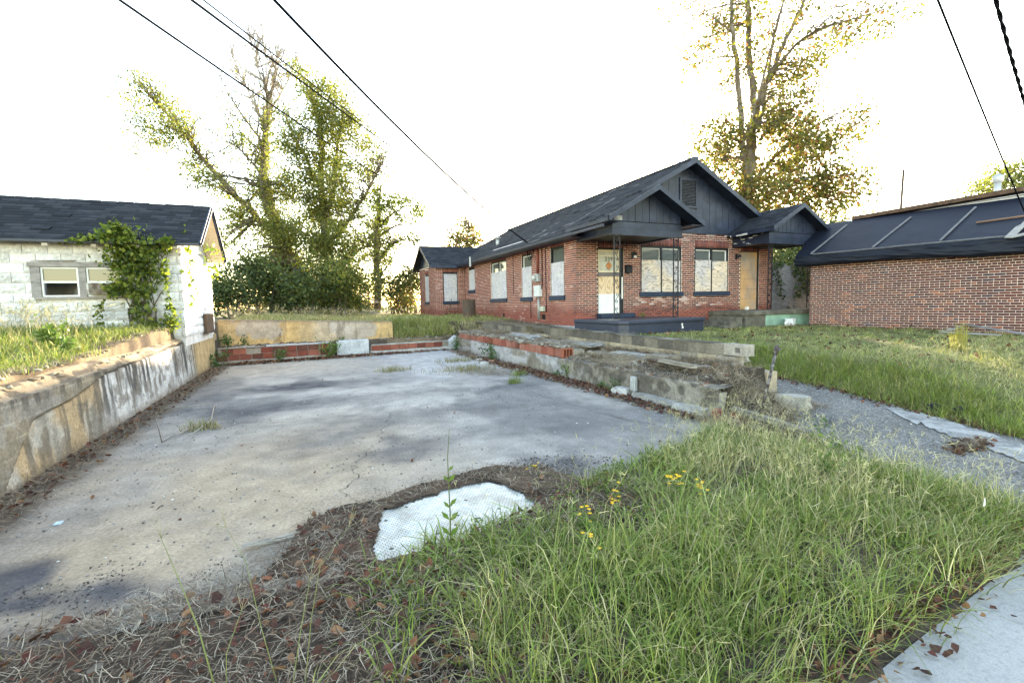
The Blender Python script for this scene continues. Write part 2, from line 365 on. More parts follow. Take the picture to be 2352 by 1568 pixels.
# ------------------------------------------------------------------ slab
sx = np.arange(-2.6, 5.2, .045); sy = np.arange(2.3, 17.4, .06)
X_, Y_ = np.meshgrid(sx, sy)
wx = X_ + .5 * (fbm(X_, Y_, 1.2, 3, 41) - .5); wy = Y_ + 1.2 * (fbm(X_, Y_, 1.0, 3, 43) - .5)
a1 = fbm(X_, Y_, .45, 5, 51); a2 = fbm(X_, Y_, 2.2, 5, 57); a3 = fbm(X_ * 1.0, Y_ * .5, 1.1, 5, 61)
c = mixc([.26, .252, .245], [.335, .325, .315], sm(.35, .65, a1))
c = mixc(c, [.15, .15, .155], .85 * sm(.44, .62, a3))
c = mixc(c, [.325, .265, .195], .9 * sm(9, 5, wy) * sm(2.2, -.2, wx) * sm(.2, .5, a1))
c = mixc(c, [.38, .38, .40], .8 * sm(9.2, 11, wy) * sm(.8, 3, wx))
c = mixc(c, [.32, .30, .27], .7 * sm(12, 13.5, wy) * sm(2.2, 0, wx))
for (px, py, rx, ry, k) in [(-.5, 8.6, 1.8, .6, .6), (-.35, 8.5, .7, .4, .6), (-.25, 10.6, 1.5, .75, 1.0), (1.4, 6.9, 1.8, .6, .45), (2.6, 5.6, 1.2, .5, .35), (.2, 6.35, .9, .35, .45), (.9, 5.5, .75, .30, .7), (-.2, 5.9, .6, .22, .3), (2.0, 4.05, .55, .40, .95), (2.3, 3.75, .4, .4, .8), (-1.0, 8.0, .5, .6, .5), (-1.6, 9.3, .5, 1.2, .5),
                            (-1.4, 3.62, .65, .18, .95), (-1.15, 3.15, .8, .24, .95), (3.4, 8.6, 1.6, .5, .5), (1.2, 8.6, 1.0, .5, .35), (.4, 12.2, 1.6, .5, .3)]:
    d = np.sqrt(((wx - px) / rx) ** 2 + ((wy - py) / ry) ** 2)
    c = mixc(c, [.045, .048, .062], k * sm(1.35, .3, d + .4 * (a2 - .5)) * (.72 + .28 * sm(.38, .56, fbm(X_, Y_, 4.5, 4, 58))))  # darker blue-grey patches and bands at set spots, edges broken by noise
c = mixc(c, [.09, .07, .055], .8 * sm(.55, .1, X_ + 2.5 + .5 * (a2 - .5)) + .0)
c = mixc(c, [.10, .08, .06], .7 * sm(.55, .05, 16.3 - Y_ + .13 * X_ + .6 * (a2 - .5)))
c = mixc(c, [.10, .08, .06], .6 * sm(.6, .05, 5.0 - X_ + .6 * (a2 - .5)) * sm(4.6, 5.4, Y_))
crack = np.abs(X_ * .35 + Y_ - 7.4 + .5 * (fbm(X_, Y_, .8, 5, 71) - .5)); c = mixc(c, [.10, .10, .10], .4 * sm(.05, .01, crack) * sm(.4, .6, a2))
c = c * np.array([1.06, 1.02, .97]) * (1 + .28 * (fbm(X_, Y_, 9, 3, 72) - .5)[..., None])
z_ = .006 * (fbm(X_, Y_, .7, 3, 81) - .5) - .001
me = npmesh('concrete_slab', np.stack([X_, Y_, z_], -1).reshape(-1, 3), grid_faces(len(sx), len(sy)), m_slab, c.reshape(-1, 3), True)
tag(link('concrete_slab', me), 'patchy grey concrete floor slab of the demolished building', 'slab', kind='structure')

# cracks: thin dark open joints wandering over the slab
SLAB = bpy.data.objects['concrete_slab']; m_crack = M('crack_dirt', (.05, .045, .04), bump=0)
for (p_, q_, sd) in [((-2.3, 7.9), (4.8, 6.4), 1), ((3.0, 16.0), (3.9, 4.4), 2), ((-1.2, 12.6), (4.7, 13.1), 3), ((.2, 4.2), (.9, 7.3), 4)]:
    rc = np.random.default_rng(sd); n_ = 60; t_ = np.linspace(0, 1, n_); P_ = np.array(p_)[None] * (1 - t_)[:, None] + np.array(q_)[None] * t_[:, None]; dv = np.array(q_) - np.array(p_); nv_ = np.array([-dv[1], dv[0]]) / np.linalg.norm(dv)
    P_ = P_ + nv_ * (np.cumsum(rc.normal(size=n_)) * .035)[:, None]; w_ = rc.uniform(.001, .006, n_)[:, None]
    V_ = np.concatenate([np.concatenate([P_ - nv_ * w_, np.full((n_, 1), .0045)], 1)[:, None], np.concatenate([P_ + nv_ * w_, np.full((n_, 1), .0045)], 1)[:, None]], 1).reshape(-1, 3)
    link('crack', npmesh('crack', V_, grid_faces(2, n_), m_crack), SLAB)
# ------------------------------------------------------------------ weathered walls as relief sheets
def relief(name, parent, U, W, pos, mat, colf, dispf, nrm, smooth=True):
    'sheet over (U along, W up) with displacement along nrm and colour per vertex'
    UU, WW = np.meshgrid(U, W)
    P = pos(UU, WW); P = P + np.asarray(nrm) * dispf(UU, WW)[..., None]
    me = npmesh(name, P.reshape(-1, 3), grid_faces(len(U), len(W)), mat, colf(UU, WW).reshape(-1, 3), smooth)
    return link(name, me, parent)
# left retaining wall: face at X=-2.5, rounded cap
LW = empty('retaining_wall', (-2.75, 9, 0), 'long cracked tan and white retaining wall along the left of the slab', 'wall')
def crackz(Y):
    return np.interp(Y, [3, 5.2, 5.6, 6.1, 7.0, 8.07, 9.5, 11.9, 13.2, 13.4], [-.2, -.15, .2, .56, .62, .76, .80, .86, .88, 1.2]) + .05 * (fbm(Y, Y * 0, 2.2, 3, 4) - .5)
LT = lambda Y: .86 + .05 * (fbm(Y, Y * 0, .8, 3, 8) - .5) + .06 * sm(11, 14, Y)
def lw_pos(U, W):
    # W 0..1 face, 1..1.35 rounded shoulder, then flat cap back to the soil
    top = LT(U); z = np.where(W <= 1, -.06 + (top + .02) * W, top - .04 + .10 * sm(1, 1.3, W) + .10 * np.clip(W - 1.3, 0, 1))
    x = -2.5 - np.where(W > 1, .14 * sm(1, 1.35, W) + .75 * np.clip(W - 1.3, 0, 1), 0) - .06 * np.clip(W, 0, 1)
    return np.stack([x, U, z], -1)
def lw_col(U, W):
    z = lw_pos(U, W)[..., 2]; k = z - crackz(U)
    n = fbm(U, z, 1.6, 5, 12); n2 = fbm(U, z, 6, 4, 13); st = fbm(U * 9, z * .8, 1, 4, 14)
    up = mixc([.29, .25, .18], [.16, .145, .125], sm(.35, .6, n)); up = mixc(up, [.34, .33, .31], .7 * sm(.5, .62, n2)); up = mixc(up, [.14, .12, .10], .5 * sm(.04, 0, np.abs(((z * 6.5) % 1) - .5) - .44))
    tan = mixc([.36, .27, .165], [.33, .31, .27], sm(.36, .54, n)); tan = mixc(tan, [.13, .11, .085], .85 * sm(.50, .64, st)); tan = mixc(tan, [.10, .09, .075], .6 * sm(.55, .65, n2))
    wh = mixc([.50, .50, .50], [.36, .355, .34], sm(.4, .65, n)); wh = mixc(wh, [.05, .05, .05], .92 * sm(.47, .57, st) * sm(.0, .45, z + .45 * (n - .5))); wh = mixc(wh, [.16, .14, .12], .7 * sm(.54, .62, n2))
    wmask = sm(7.5, 8.1, U + .6 * (n - .5)) * sm(13.6, 12.8, U + .5 * (n - .5))
    low = mixc(tan, wh, wmask)
    low = mixc(low, [.46, .44, .40], .8 * sm(.52, .6, n2) * sm(7, 5.5, U))
    cc = mixc(low, up, sm(-.01, .01, k))
    cc = mixc(cc, [.46, .33, .17], sm(13.3, 13.9, U + .4 * (n - .5)) * .9)
    cc = mixc(cc, [.34, .25, .155], .7 * sm(.97, 1.1, W + .12 * (n2 - .5))); cc = mixc(cc, [.07, .06, .05], .85 * sm(.50, .60, fbm(U, W * 2, 4, 5, 17)) * sm(.9, 1.05, W)); cc = mixc(cc, [.06, .055, .05], .8 * sm(.52, .6, st) * sm(.75, 1.0, W) * (W <= 1))
    cc = mixc(cc, [.04, .035, .03], .9 * sm(.024, .008, np.abs(k)) * sm(13.3, 12.6, U))
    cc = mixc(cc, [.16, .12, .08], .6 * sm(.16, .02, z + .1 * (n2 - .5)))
    return cc
def lw_d(U, W):
    z = lw_pos(U, W)[..., 2]; k = z - crackz(U)
    return .035 * sm(-.012, .012, k) * (W < 1.05) - .05 * sm(.02, .0, np.abs(k)) * sm(13.3, 12.6, U) + .02 * (fbm(U, z, 3, 4, 15) - .5) + .012 * (fbm(U, z, 14, 3, 16) - .5)
Wl = np.concatenate([np.linspace(0, 1, 56), np.linspace(1.02, 1.35, 12), np.linspace(1.4, 1.9, 8)])
relief('wall_face', LW, np.arange(2.4, 16.6, .03), Wl, lw_pos, m_conc, lw_col, lw_d, (1, 0, 0))
mb = MB(); mb.box(-2.98, -2.58, 2.4, 16.6, -.1, .76, (.3, .24, .17)); mb.box(-2.9, -2.53, 16.2, 16.62, -.1, .9, (.42, .31, .18)); mb.build('wall_core', m_conc, LW)

def conc_col(base, dark, U, z, s):
    n = fbm(U, z, 1.7, 5, s); n2 = fbm(U, z, 7, 4, s + 1)
    return mixc(mixc(base, dark, sm(.4, .65, n)), np.array(base) * 1.25, .6 * sm(.55, .68, n2))
# upper back wall, tan stucco
BW = empty('stucco_wall', (0, 17.5, 0), 'tan stucco retaining wall at the back of the slab with peeling patches', 'wall')
bwY = lambda X: 17.28 + .07 * X
bwT = lambda X: 1.29 - .045 * (X + 2.5)
def bw_pos(U, W):
    f = np.clip(W, 0, 1); return np.stack([U, bwY(U) + .26 * np.clip(W - 1.02, 0, 1) + 0 * U, .3 + (bwT(U) - .3) * f + 0.01 * np.clip(W - 1, 0, 1)], -1)
def bw_col(U, W):
    z = bw_pos(U, W)[..., 2]; n = fbm(U, z, 1.5, 5, 91); n2 = fbm(U, z, 6, 4, 92); st = fbm(U * 6, z * .7, 1, 4, 93)
    cc = mixc([.48, .33, .16], [.44, .32, .185], sm(.4, .6, n)); cc = mixc(cc, [.36, .32, .29], .8 * sm(.63, .67, fbm(U, z, 1.1, 4, 94)))
    cc = mixc(cc, [.45, .40, .36], .5 * sm(-.2, .2, U - .2) * sm(1.6, 1.0, U)); cc = mixc(cc, [.20, .16, .12], .65 * sm(.55, .66, st) * sm(.5, 1, U + 1.5))
    cc = mixc(cc, [.18, .14, .10], .7 * sm(.9, 1.0, W)); kk = np.abs(U + 1.0 - .5 * (z - .5) - .25 * (n2 - .5)); cc = mixc(cc, [.12, .09, .07], .8 * sm(.03, .01, kk) * sm(1.0, .9, z))
    return cc
def bw_d(U, W):
    z = bw_pos(U, W)[..., 2]; pe = sm(.56, .60, fbm(U, z, 1.1, 4, 94)); return .02 * pe * (W < 1) + .012 * (fbm(U, z, 8, 3, 95) - .5)
relief('wall_face', BW, np.arange(-2.55, 2.80, .03), np.concatenate([np.linspace(0, 1, 30), [1.3, 2.02]]), bw_pos, m_conc, bw_col, bw_d, (0, 1, 0))
mb = MB(); mb.add([(2.79, bwY(2.79) - .0, .3), (2.79, bwY(2.79) + .27, .3), (2.79, bwY(2.79) + .27, 1.055), (2.79, bwY(2.79), 1.055)], [(0, 1, 2, 3)], (.44, .34, .2)); mb.build('wall_end', m_conc, BW)

# hollow clay tiles: shared meshes, scored faces
def clay_mesh(L, Hh, Dp, col):
    'scored hollow tile, length along x, face towards -y; centred on its foot'
    mb = MB(); k = 5; prof = [(0, 0)]
    for i in range(k):
        z0 = Hh * i / k; z1 = Hh * (i + 1) / k
        prof += [(-.0, z0 + .004), (-.012, z0 + .010), (-.012, z1 - .006)]
    prof += [(0, Hh)]
    prof = [(p[0], p[1]) for p in prof] + [(Dp, Hh), (Dp, 0)]
    mb.prism(prof, 0, -L / 2, L / 2, col); me = mb.mesh('clay_tile', m_clay, col=True); fixn(me); return me
CLC = [(.22, .062, .045), (.26, .078, .055), (.19, .06, .045), (.32, .115, .08), (.24, .08, .06), (.15, .06, .045), (.33, .145, .105), (.28, .115, .085)]
CLM = [clay_mesh(.30, .165, .14, cc) for cc in CLC]
def clay(parent, p, ang, i, sx_=1.0, sz=1.0, tilt=0):
    o = bpy.data.objects.new('clay_tile', CLM[i % len(CLM)]); COL.objects.link(o); o.parent = parent
    o.matrix_parent_inverse = PINV(parent); o.location = p; o.rotation_euler = (tilt * .3, tilt, ang); o.scale = (sx_, 1, sz); return o
# low back wall: two courses of clay tile on a footing, a concrete pier, one more course to the right
TW = empty('clay_tile_wall', (0, 16.4, 0), 'low crumbling wall of red hollow clay tiles across the back of the slab', 'wall')
twY = lambda X: 16.1 + .135 * (X + 2.5); ta = math.atan(.135)
mb = MB()
def slanted(mb, x0, x1, off0, off1, z0, z1, col, seg=14, rough_=.03, s=0):
    xs = np.linspace(x0, x1, seg)
    for i in range(seg - 1):
        e = [(fbm(xs[i] * 3 + q * 9.1, s, 1, 3, 5 + s) - .5) * rough_ * 2 for q in range(3)]
        xa, xb_ = xs[i], xs[i + 1]
        ya, yb = twY(xa), twY(xb_)
        vs_ = [(xa, ya + off0 + e[0], z0), (xb_, yb + off0 + e[0], z0), (xb_, yb + off1, z0), (xa, ya + off1, z0),
               (xa, ya + off0 + e[1], z1 + e[2]), (xb_, yb + off0 + e[1], z1 + e[2]), (xb_, yb + off1, z1 + e[2]), (xa, ya + off1, z1 + e[2])]
        mb.add(vs_, [(0, 3, 2, 1), (4, 5, 6, 7), (0, 1, 5, 4), (1, 2, 6, 5), (2, 3, 7, 6), (3, 0, 4, 7)], col)
slanted(mb, -2.5, .75, -.05, .3, -.05, .085, (.34, .31, .28), 22, .03, 1); slanted(mb, 1.9, 5.0, -.03, .3, -.05, .10, (.42, .41, .40), 22, .02, 2)
slanted(mb, -2.45, .70, .03, .3, .06, .44, (.30, .26, .22), 30, .02, 6); slanted(mb, 1.92, 4.7, .03, .3, .06, .30, (.30, .26, .22), 30, .02, 7)
mb.build('mortar_core', m_conc, TW)
for r in range(2):
    x = -2.35 + .15 * r
    while x < .55:
        ln = random.uniform(.9, 1.12)
        if not (r == 1 and (-1.55 < x < -1.4)): clay(TW, (x, twY(x) - .0 + random.uniform(-.012, .012), .10 + .175 * r), ta, random.randrange(6), ln * .98, random.uniform(.96, 1.0), random.uniform(-.015, .015))
        x += .305 * ln + .012
x = 2.1
while x < 4.6:
    clay(TW, (x, twY(x), .115), ta, random.randrange(6), 1, 1, random.uniform(-.02, .02)); x += .318
mb = MB(); slanted(mb, -1.2, .66, -.02, .26, .452, .492, (.40, .39, .40), 8, .02, 3); slanted(mb, -2.45, -1.25, -.01, .26, .452, .478, (.36, .32, .29), 10, .02, 4); slanted(mb, 1.95, 4.7, -.01, .26, .292, .32, (.38, .36, .33), 14, .02, 5)
mb.build('mortar_cap', m_conc, TW)
mb = MB(); xs0, xs1 = .84, 1.86
mb.add([(x, twY(x) + o, z) for z in (-.05, .515) for (x, o) in ((xs0, -.07), (xs1, -.07), (xs1, .28), (xs0, .28))], [(0, 3, 2, 1), (4, 5, 6, 7), (0, 1, 5, 4), (1, 2, 6, 5), (2, 3, 7, 6), (3, 0, 4, 7)], (.44, .46, .48))
bevel(mb.build('concrete_pier', m_conc, TW), .02)
mb = MB(); mb.add([(4.72, twY(4.7) - .1, 0), (5.02, twY(5) - .1, 0), (5.02, twY(5) + .25, 0), (4.72, twY(4.7) + .25, 0), (4.72, twY(4.7) - .1, .30), (5.02, twY(5) - .1, .5), (5.02, twY(5) + .25, .5), (4.72, twY(4.7) + .25, .3)], [(0, 3, 2, 1), (4, 5, 6, 7), (0, 1, 5, 4), (1, 2, 6, 5), (2, 3, 7, 6), (3, 0, 4, 7)], (.42, .43, .44))
bevel(mb.build('concrete_pier', m_conc, TW), .02)

# right inner wall: concrete with one course of clay tile on its far half
IW = empty('low_concrete_wall', (5.15, 10, 0), 'low concrete wall with broken clay tiles on top, along the right of the slab', 'wall')
iwT = lambda Y: .415 + .05 * (fbm(Y, Y * 0, 1.1, 3, 18) - .5) - .0
def iw_pos(U, W):
    z = -.06 + (iwT(U) + .06) * np.clip(W, 0, 1); x = 4.985 + .02 * (1 - np.clip(W, 0, 1)) * 0 + .30 * np.clip(W - 1.02, 0, 1)
    return np.stack([x + 0 * U, U, z + .02 * np.clip(W - 1, 0, 1)], -1)
def iw_col(U, W):
    z = iw_pos(U, W)[..., 2]; n = fbm(U, z, 1.3, 5, 101); n2 = fbm(U, z, 7, 4, 102)
    cc = mixc([.27, .245, .205], [.19, .165, .13], sm(.4, .6, n)); cc = mixc(cc, [.40, .39, .40], .8 * sm(.5, .62, fbm(U, z * 3, .9, 4, 103)) * sm(7.5, 9, U))
    cc = mixc(cc, [.085, .073, .06], .85 * sm(11, 7, U) * sm(.38, .58, n2)); cc = mixc(cc, [.15, .14, .13], .8 * sm(.93, 1, W) * sm(.3, .6, n2)); cc = mixc(cc, [.20, .17, .13], .5 * sm(.12, 0, z))
    return cc
def iw_d(U, W):
    z = iw_pos(U, W)[..., 2]; return -.03 * (fbm(U, z, 2.5, 4, 104) - .5) - .02 * (fbm(U, z, 12, 3, 105) - .5)
relief('wall_face', IW, np.arange(4.72, 17.0, .03), np.concatenate([np.linspace(0, 1, 24), [1.1, 1.5, 2.02]]), iw_pos, m_conc, iw_col, iw_d, (1, 0, 0))
mb = MB(); mb.box(5.0, 5.29, 4.73, 16.99, -.06, .36, (.3, .28, .25)); mb.build('wall_core', m_conc, IW)
y = 9.22; i = 0
while y < 16.6:
    gap = (11.3 < y < 11.45) or (15.2 < y < 15.6)
    if not gap: clay(IW, (5.0 + random.uniform(-.015, .015), y, .425), -R(90), random.choice([1, 3, 6, 7, 6]), 1, 1.12 if y < 14.5 else .95, random.uniform(-.02, .02))
    y += .312
# open end of the nearest tile
mb = MB(); cl = (.30, .10, .06)
for a_, b_ in ((5.0, 5.025), (5.085, 5.1), (5.155, 5.17), (5.235, 5.26)): mb.box(a_, b_, 8.98, 9.07, .43, .60, cl)
mb.box(4.99, 5.27, 8.98, 9.07, .60, .62, cl); mb.box(4.99, 5.27, 8.98, 9.07, .42, .435, cl); mb.build('clay_tile', m_clay, IW, col=True)
mb = MB()
for k in range(46):
    y0 = 9.1 + 7.6 * k / 46; h0 = .615 + .03 * random.random(); mb.box(5.02 + .03 * random.random(), 5.3 + .06 * random.random(), y0, y0 + .172, .58, h0 + .02, random.choice([(.24, .22, .20), (.19, .17, .15), (.30, .28, .26)]))
mb.build('mortar_cap', m_conc, IW)

# outer wall of concrete blocks, each block a part
OW = empty('block_wall', (6.3, 12, 0), 'mossy grey concrete block wall between the ruin and the lawn', 'wall')
def cmu(col):
    mb = MB(); mb.box(-.1, .1, -.199, .199, 0, .187, col); me = mb.mesh('concrete_block', m_conc, col=True); return me
CMD = [cmu(q) for q in ((.125, .108, .088), (.165, .145, .115), (.10, .09, .076), (.20, .175, .14))]; CML = [cmu(q) for q in ((.27, .245, .21), (.34, .28, .20), (.24, .215, .18), (.37, .31, .225))]
def blk(parent, me, p, rz=0, sc=(1, 1, 1), rx=0, ry=0):
    o = bpy.data.objects.new('concrete_block', me); COL.objects.link(o); o.parent = parent; o.matrix_parent_inverse = PINV(parent)
    o.location = p; o.rotation_euler = (rx, ry, rz); o.scale = sc; return o
for r in range(3):
    y = 5.56 + (.2 if r % 2 else 0) - (.2 if r == 2 else 0)
    if r == 2: y = 5.98
    while y < 20:
        zz = .33 + .19 * r - .0 + (0.02 * math.sin(y * .7))
        if not (r == 2 and 12.4 < y < 13.6) and not (r == 2 and y > 17.5):
            blk(OW, random.choice(CMD if r == 2 else (CML if y < 9.5 else CMD + CML)), (6.3 + random.uniform(-.008, .008), y, zz), random.uniform(-.012, .012))
        y += .402
# end block of the top course with its open core, and the stepped end
mb = MB(); cl = (.34, .31, .27)
mb.box(6.2, 6.4, 5.37, 5.44, .712, .892, cl); mb.box(6.2, 6.4, 5.59, 5.78, .712, .892, cl); mb.box(6.2, 6.225, 5.44, 5.47, .712, .892, cl); mb.box(6.2, 6.226, 5.57, 5.59, .712, .892, cl); mb.box(6.2, 6.228, 5.47, 5.57, .712, .76, cl); mb.box(6.2, 6.228, 5.47, 5.57, .842, .892, cl); mb.box(6.375, 6.4, 5.44, 5.59, .712, .892, cl)
mb.build('concrete_block', m_conc, OW)
for zz in (.14, .33): blk(OW, CML[1], (6.32, 5.17, zz), 0, (1.1, .9, 1))
for yy in (5.2, 5.6, 6.0, 6.4): blk(OW, CML[3], (6.3, yy + .0, .14), 0)
mb = MB()
for k in range(30):
    y0 = 6.0 + .46 * k; mb.box(6.19, 6.41, y0, y0 + .455, .895 + .02 * math.sin(y0 * .7), .905 + .02 * math.sin(y0 * .7) + .012 * random.random(), random.choice([(.08, .075, .065), (.12, .11, .09), (.18, .17, .15)]))
mb.build('mortar_cap', m_conc, OW)

# hexagonal mosaic: the 300 nearest tiles are parts, the rest one part
HP = empty('mosaic_floor', (.9, 3.5, .004), 'patch of small white hexagon floor tiles left on the slab', 'tile floor')
hexpoly = np.array([(.29, 2.93), (.33, 3.2), (.40, 3.5), (.46, 3.75), (.60, 3.76), (.63, 3.80), (.92, 3.86), (1.0, 3.95), (1.30, 3.97), (1.42, 3.97), (1.54, 3.78), (1.63, 3.36), (1.48, 3.18), (1.2, 3.05), (.78, 2.96)])
def inpoly(px, py, poly):
    px = np.asarray(px, float); py = np.asarray(py, float); r = np.zeros(np.shape(px), bool); n = len(poly)
    for i in range(n):
        x1, y1 = poly[i]; x2, y2 = poly[(i + 1) % n]
        cnd = ((y1 > py) != (y2 > py)) & (px < (x2 - x1) * (py - y1) / (y2 - y1 + 1e-12) + x1); r ^= cnd
    return r
S = .0285; cells = []
for j in range(70):
    for i in range(70):
        x = .25 + (i + .5 * (j % 2)) * S; y = 2.85 + j * S * .866
        if inpoly(x, y, hexpoly) and random.random() > .012: cells.append((x, y))
cells.sort(key=lambda q: q[1] + .1 * q[0])
HEXC = [(.54, .56, .54), (.48, .52, .51), (.58, .59, .56), (.50, .505, .47)]
def hexgeo(x, y, z0=.003, z1=.010, r=S * .5 / .866 * .86):
    a = [(x + r * math.cos(R(30 + 60 * k)), y + r * math.sin(R(30 + 60 * k))) for k in range(6)]
    return [(p[0], p[1], z0) for p in a] + [(p[0], p[1], z1) for p in a], [tuple(range(6, 12))] + [(k, (k + 1) % 6, 6 + (k + 1) % 6, 6 + k) for k in range(6)]
HM = []
for q in HEXC:
    mb = MB(); v, f = hexgeo(0, 0); mb.add(v, f, q); HM.append(mb.mesh('hexagon_tile', m_hex, col=True))
rest = MB()
for k, (x, y) in enumerate(cells):
    if 60 <= k < 360:
        o = bpy.data.objects.new('hexagon_tile', random.choice(HM)); COL.objects.link(o); o.parent = HP; o.matrix_parent_inverse = PINV(HP); o.location = (x, y, random.uniform(-.0006, .0006))
    else:
        v, f = hexgeo(x, y); rest.add(v, f, random.choice(HEXC))
tag(rest.build('hexagon_tiles', m_hex, HP, fix=False), kind='stuff')
mb = MB(); mb.add([(p[0], p[1], .0075) for p in hexpoly] + [(p[0], p[1], -.01) for p in hexpoly], [tuple(range(15))] + [(i, (i + 1) % 15, 15 + (i + 1) % 15, 15 + i) for i in range(15)])
mb.build('grout_bed', M('dark_grout', (.10, .10, .09), bump=.2), HP, fix=True)

# thin dark soil under the litter round the tiles
litpoly = np.array([(-.45, 2.85), (-.25, 3.3), (-.08, 3.82), (.2, 4.0), (.5, 4.02), (1.0, 4.2), (1.6, 4.3), (2.05, 4.12), (2.2, 3.6), (2.6, 3.4), (2.6, 2.6), (-.45, 2.6)])
lx = np.arange(-.8, 2.9, .025); ly = np.arange(2.5, 4.6, .025); LX, LY = np.meshgrid(lx, ly)
jx = LX + .16 * (fbm(LX, LY, 4, 3, 5) - .5); jy = LY + .16 * (fbm(LX, LY, 4, 3, 6) - .5)
ins = inpoly(jx, jy, litpoly) & ~inpoly(LX + .11 * (fbm(LX, LY, 7, 3, 7) - .5), LY + .11 * (fbm(LX, LY, 7, 3, 17) - .5), (hexpoly - hexpoly.mean(0)) * .96 + hexpoly.mean(0))
fc = grid_faces(len(lx), len(ly)); fc = fc[ins.ravel()[fc].all(1)]
LZ = .012 + .03 * fbm(LX, LY, 6, 4, 8); us_, fc2 = np.unique(fc, return_inverse=True); cs = mixc([.05, .036, .028], [.10, .07, .05], sm(.35, .65, fbm(LX, LY, 8, 3, 9)))
tag(link('soil_patch', npmesh('soil_patch', np.stack([LX, LY, LZ], -1).reshape(-1, 3)[us_], fc2.reshape(-1, 4), m_ground, cs.reshape(-1, 3)[us_], True)), 'thin dark soil lying on the slab round the white tiles', 'soil', kind='structure')

# broken concrete ledge standing between the low wall and the block wall
LG = empty('broken_ledge', (5.7, 11, .45), 'crumbling stepped concrete ledge between the low wall and the block wall', 'ledge')
def slab_piece(x0, x1, y0, y1, z0, z1, col, seed):
    rg_ = np.random.default_rng(seed); ny, nx = 9, 5; V = []
    for j in range(ny):
        for i in range(nx):
            u, v = i / (nx - 1), j / (ny - 1); e = (i in (0, nx - 1)) or (j in (0, ny - 1))
            V.append((x0 + (x1 - x0) * u + (rg_.normal() * .025 if e else 0), y0 + (y1 - y0) * v + (rg_.normal() * .02 if e else 0), z1 + rg_.normal() * .010 - (.025 * rg_.random() if e else 0)))
    n = len(V); V += [(p[0] * .96 + .04 * (x0 + x1) / 2, p[1], z0) for p in V]
    F = [tuple(f) for f in grid_faces(nx, ny)]; ring = [i for i in range(nx)] + [j * nx + nx - 1 for j in range(1, ny)] + [(ny - 1) * nx + i for i in range(nx - 2, -1, -1)] + [j * nx for j in range(ny - 2, 0, -1)]
    F += [(ring[k], ring[k] + n, ring[(k + 1) % len(ring)] + n, ring[(k + 1) % len(ring)]) for k in range(len(ring))]
    mb = MB(); mb.add(V, F, col); return mb.build('slab_piece', m_conc, LG, col=True)
yy = 5.7; k = 0; rl = random.Random(4)
while yy < 17:
    L_p = rl.uniform(.5, 1.3); t_ = rl.choice([.55, .58, .62, .66]); xo = rl.uniform(-.06, .06)
    slab_piece(5.56 + xo, 5.92 + xo, yy, yy + L_p, .3, t_ + .05 * (yy > 8.5), rl.choice([(.22, .19, .15), (.27, .24, .20), (.18, .155, .125), (.30, .275, .24)]), 60 + k); yy += L_p + rl.uniform(.0, .25); k += 1
yy = 8.9
while yy < 16.5:
    L_p = rl.uniform(.4, 1.0); slab_piece(5.27, 5.50, yy, yy + L_p, .35, rl.uniform(.52, .62), rl.choice([(.24, .21, .17), (.20, .17, .135), (.29, .26, .22)]), 160 + k); yy += L_p + rl.uniform(.02, .3); k += 1
# ------------------------------------------------------------------ brickwork
class Fr:
    'wall frame: u along the wall, d outward, z up'
    def __init__(s, o, a): s.o = np.array([o[0], o[1], 0.0]); s.u = np.array([math.cos(a), math.sin(a), 0]); s.n = np.array([math.sin(a), -math.cos(a), 0]); s.a = a
    def P(s, u, d, z): return s.o + s.u * u + s.n * d + np.array([0, 0, z])
    def box(s, mb, u0, u1, d0, d1, z0, z1, col=None):
        mb.obox(s.P((u0 + u1) / 2, (d0 + d1) / 2, (z0 + z1) / 2), s.u, s.n, (0, 0, 1), abs(u1 - u0) / 2, abs(d1 - d0) / 2, abs(z1 - z0) / 2, col); return s
def carve(lo, hi, cuts):
    iv = [(lo, hi)]
    for a, b in cuts:
        nv = []
        for p, q in iv:
            if b <= p or a >= q: nv.append((p, q)); continue
            if a > p: nv.append((p, a))
            if b < q: nv.append((b, q))
        iv = nv
    return iv
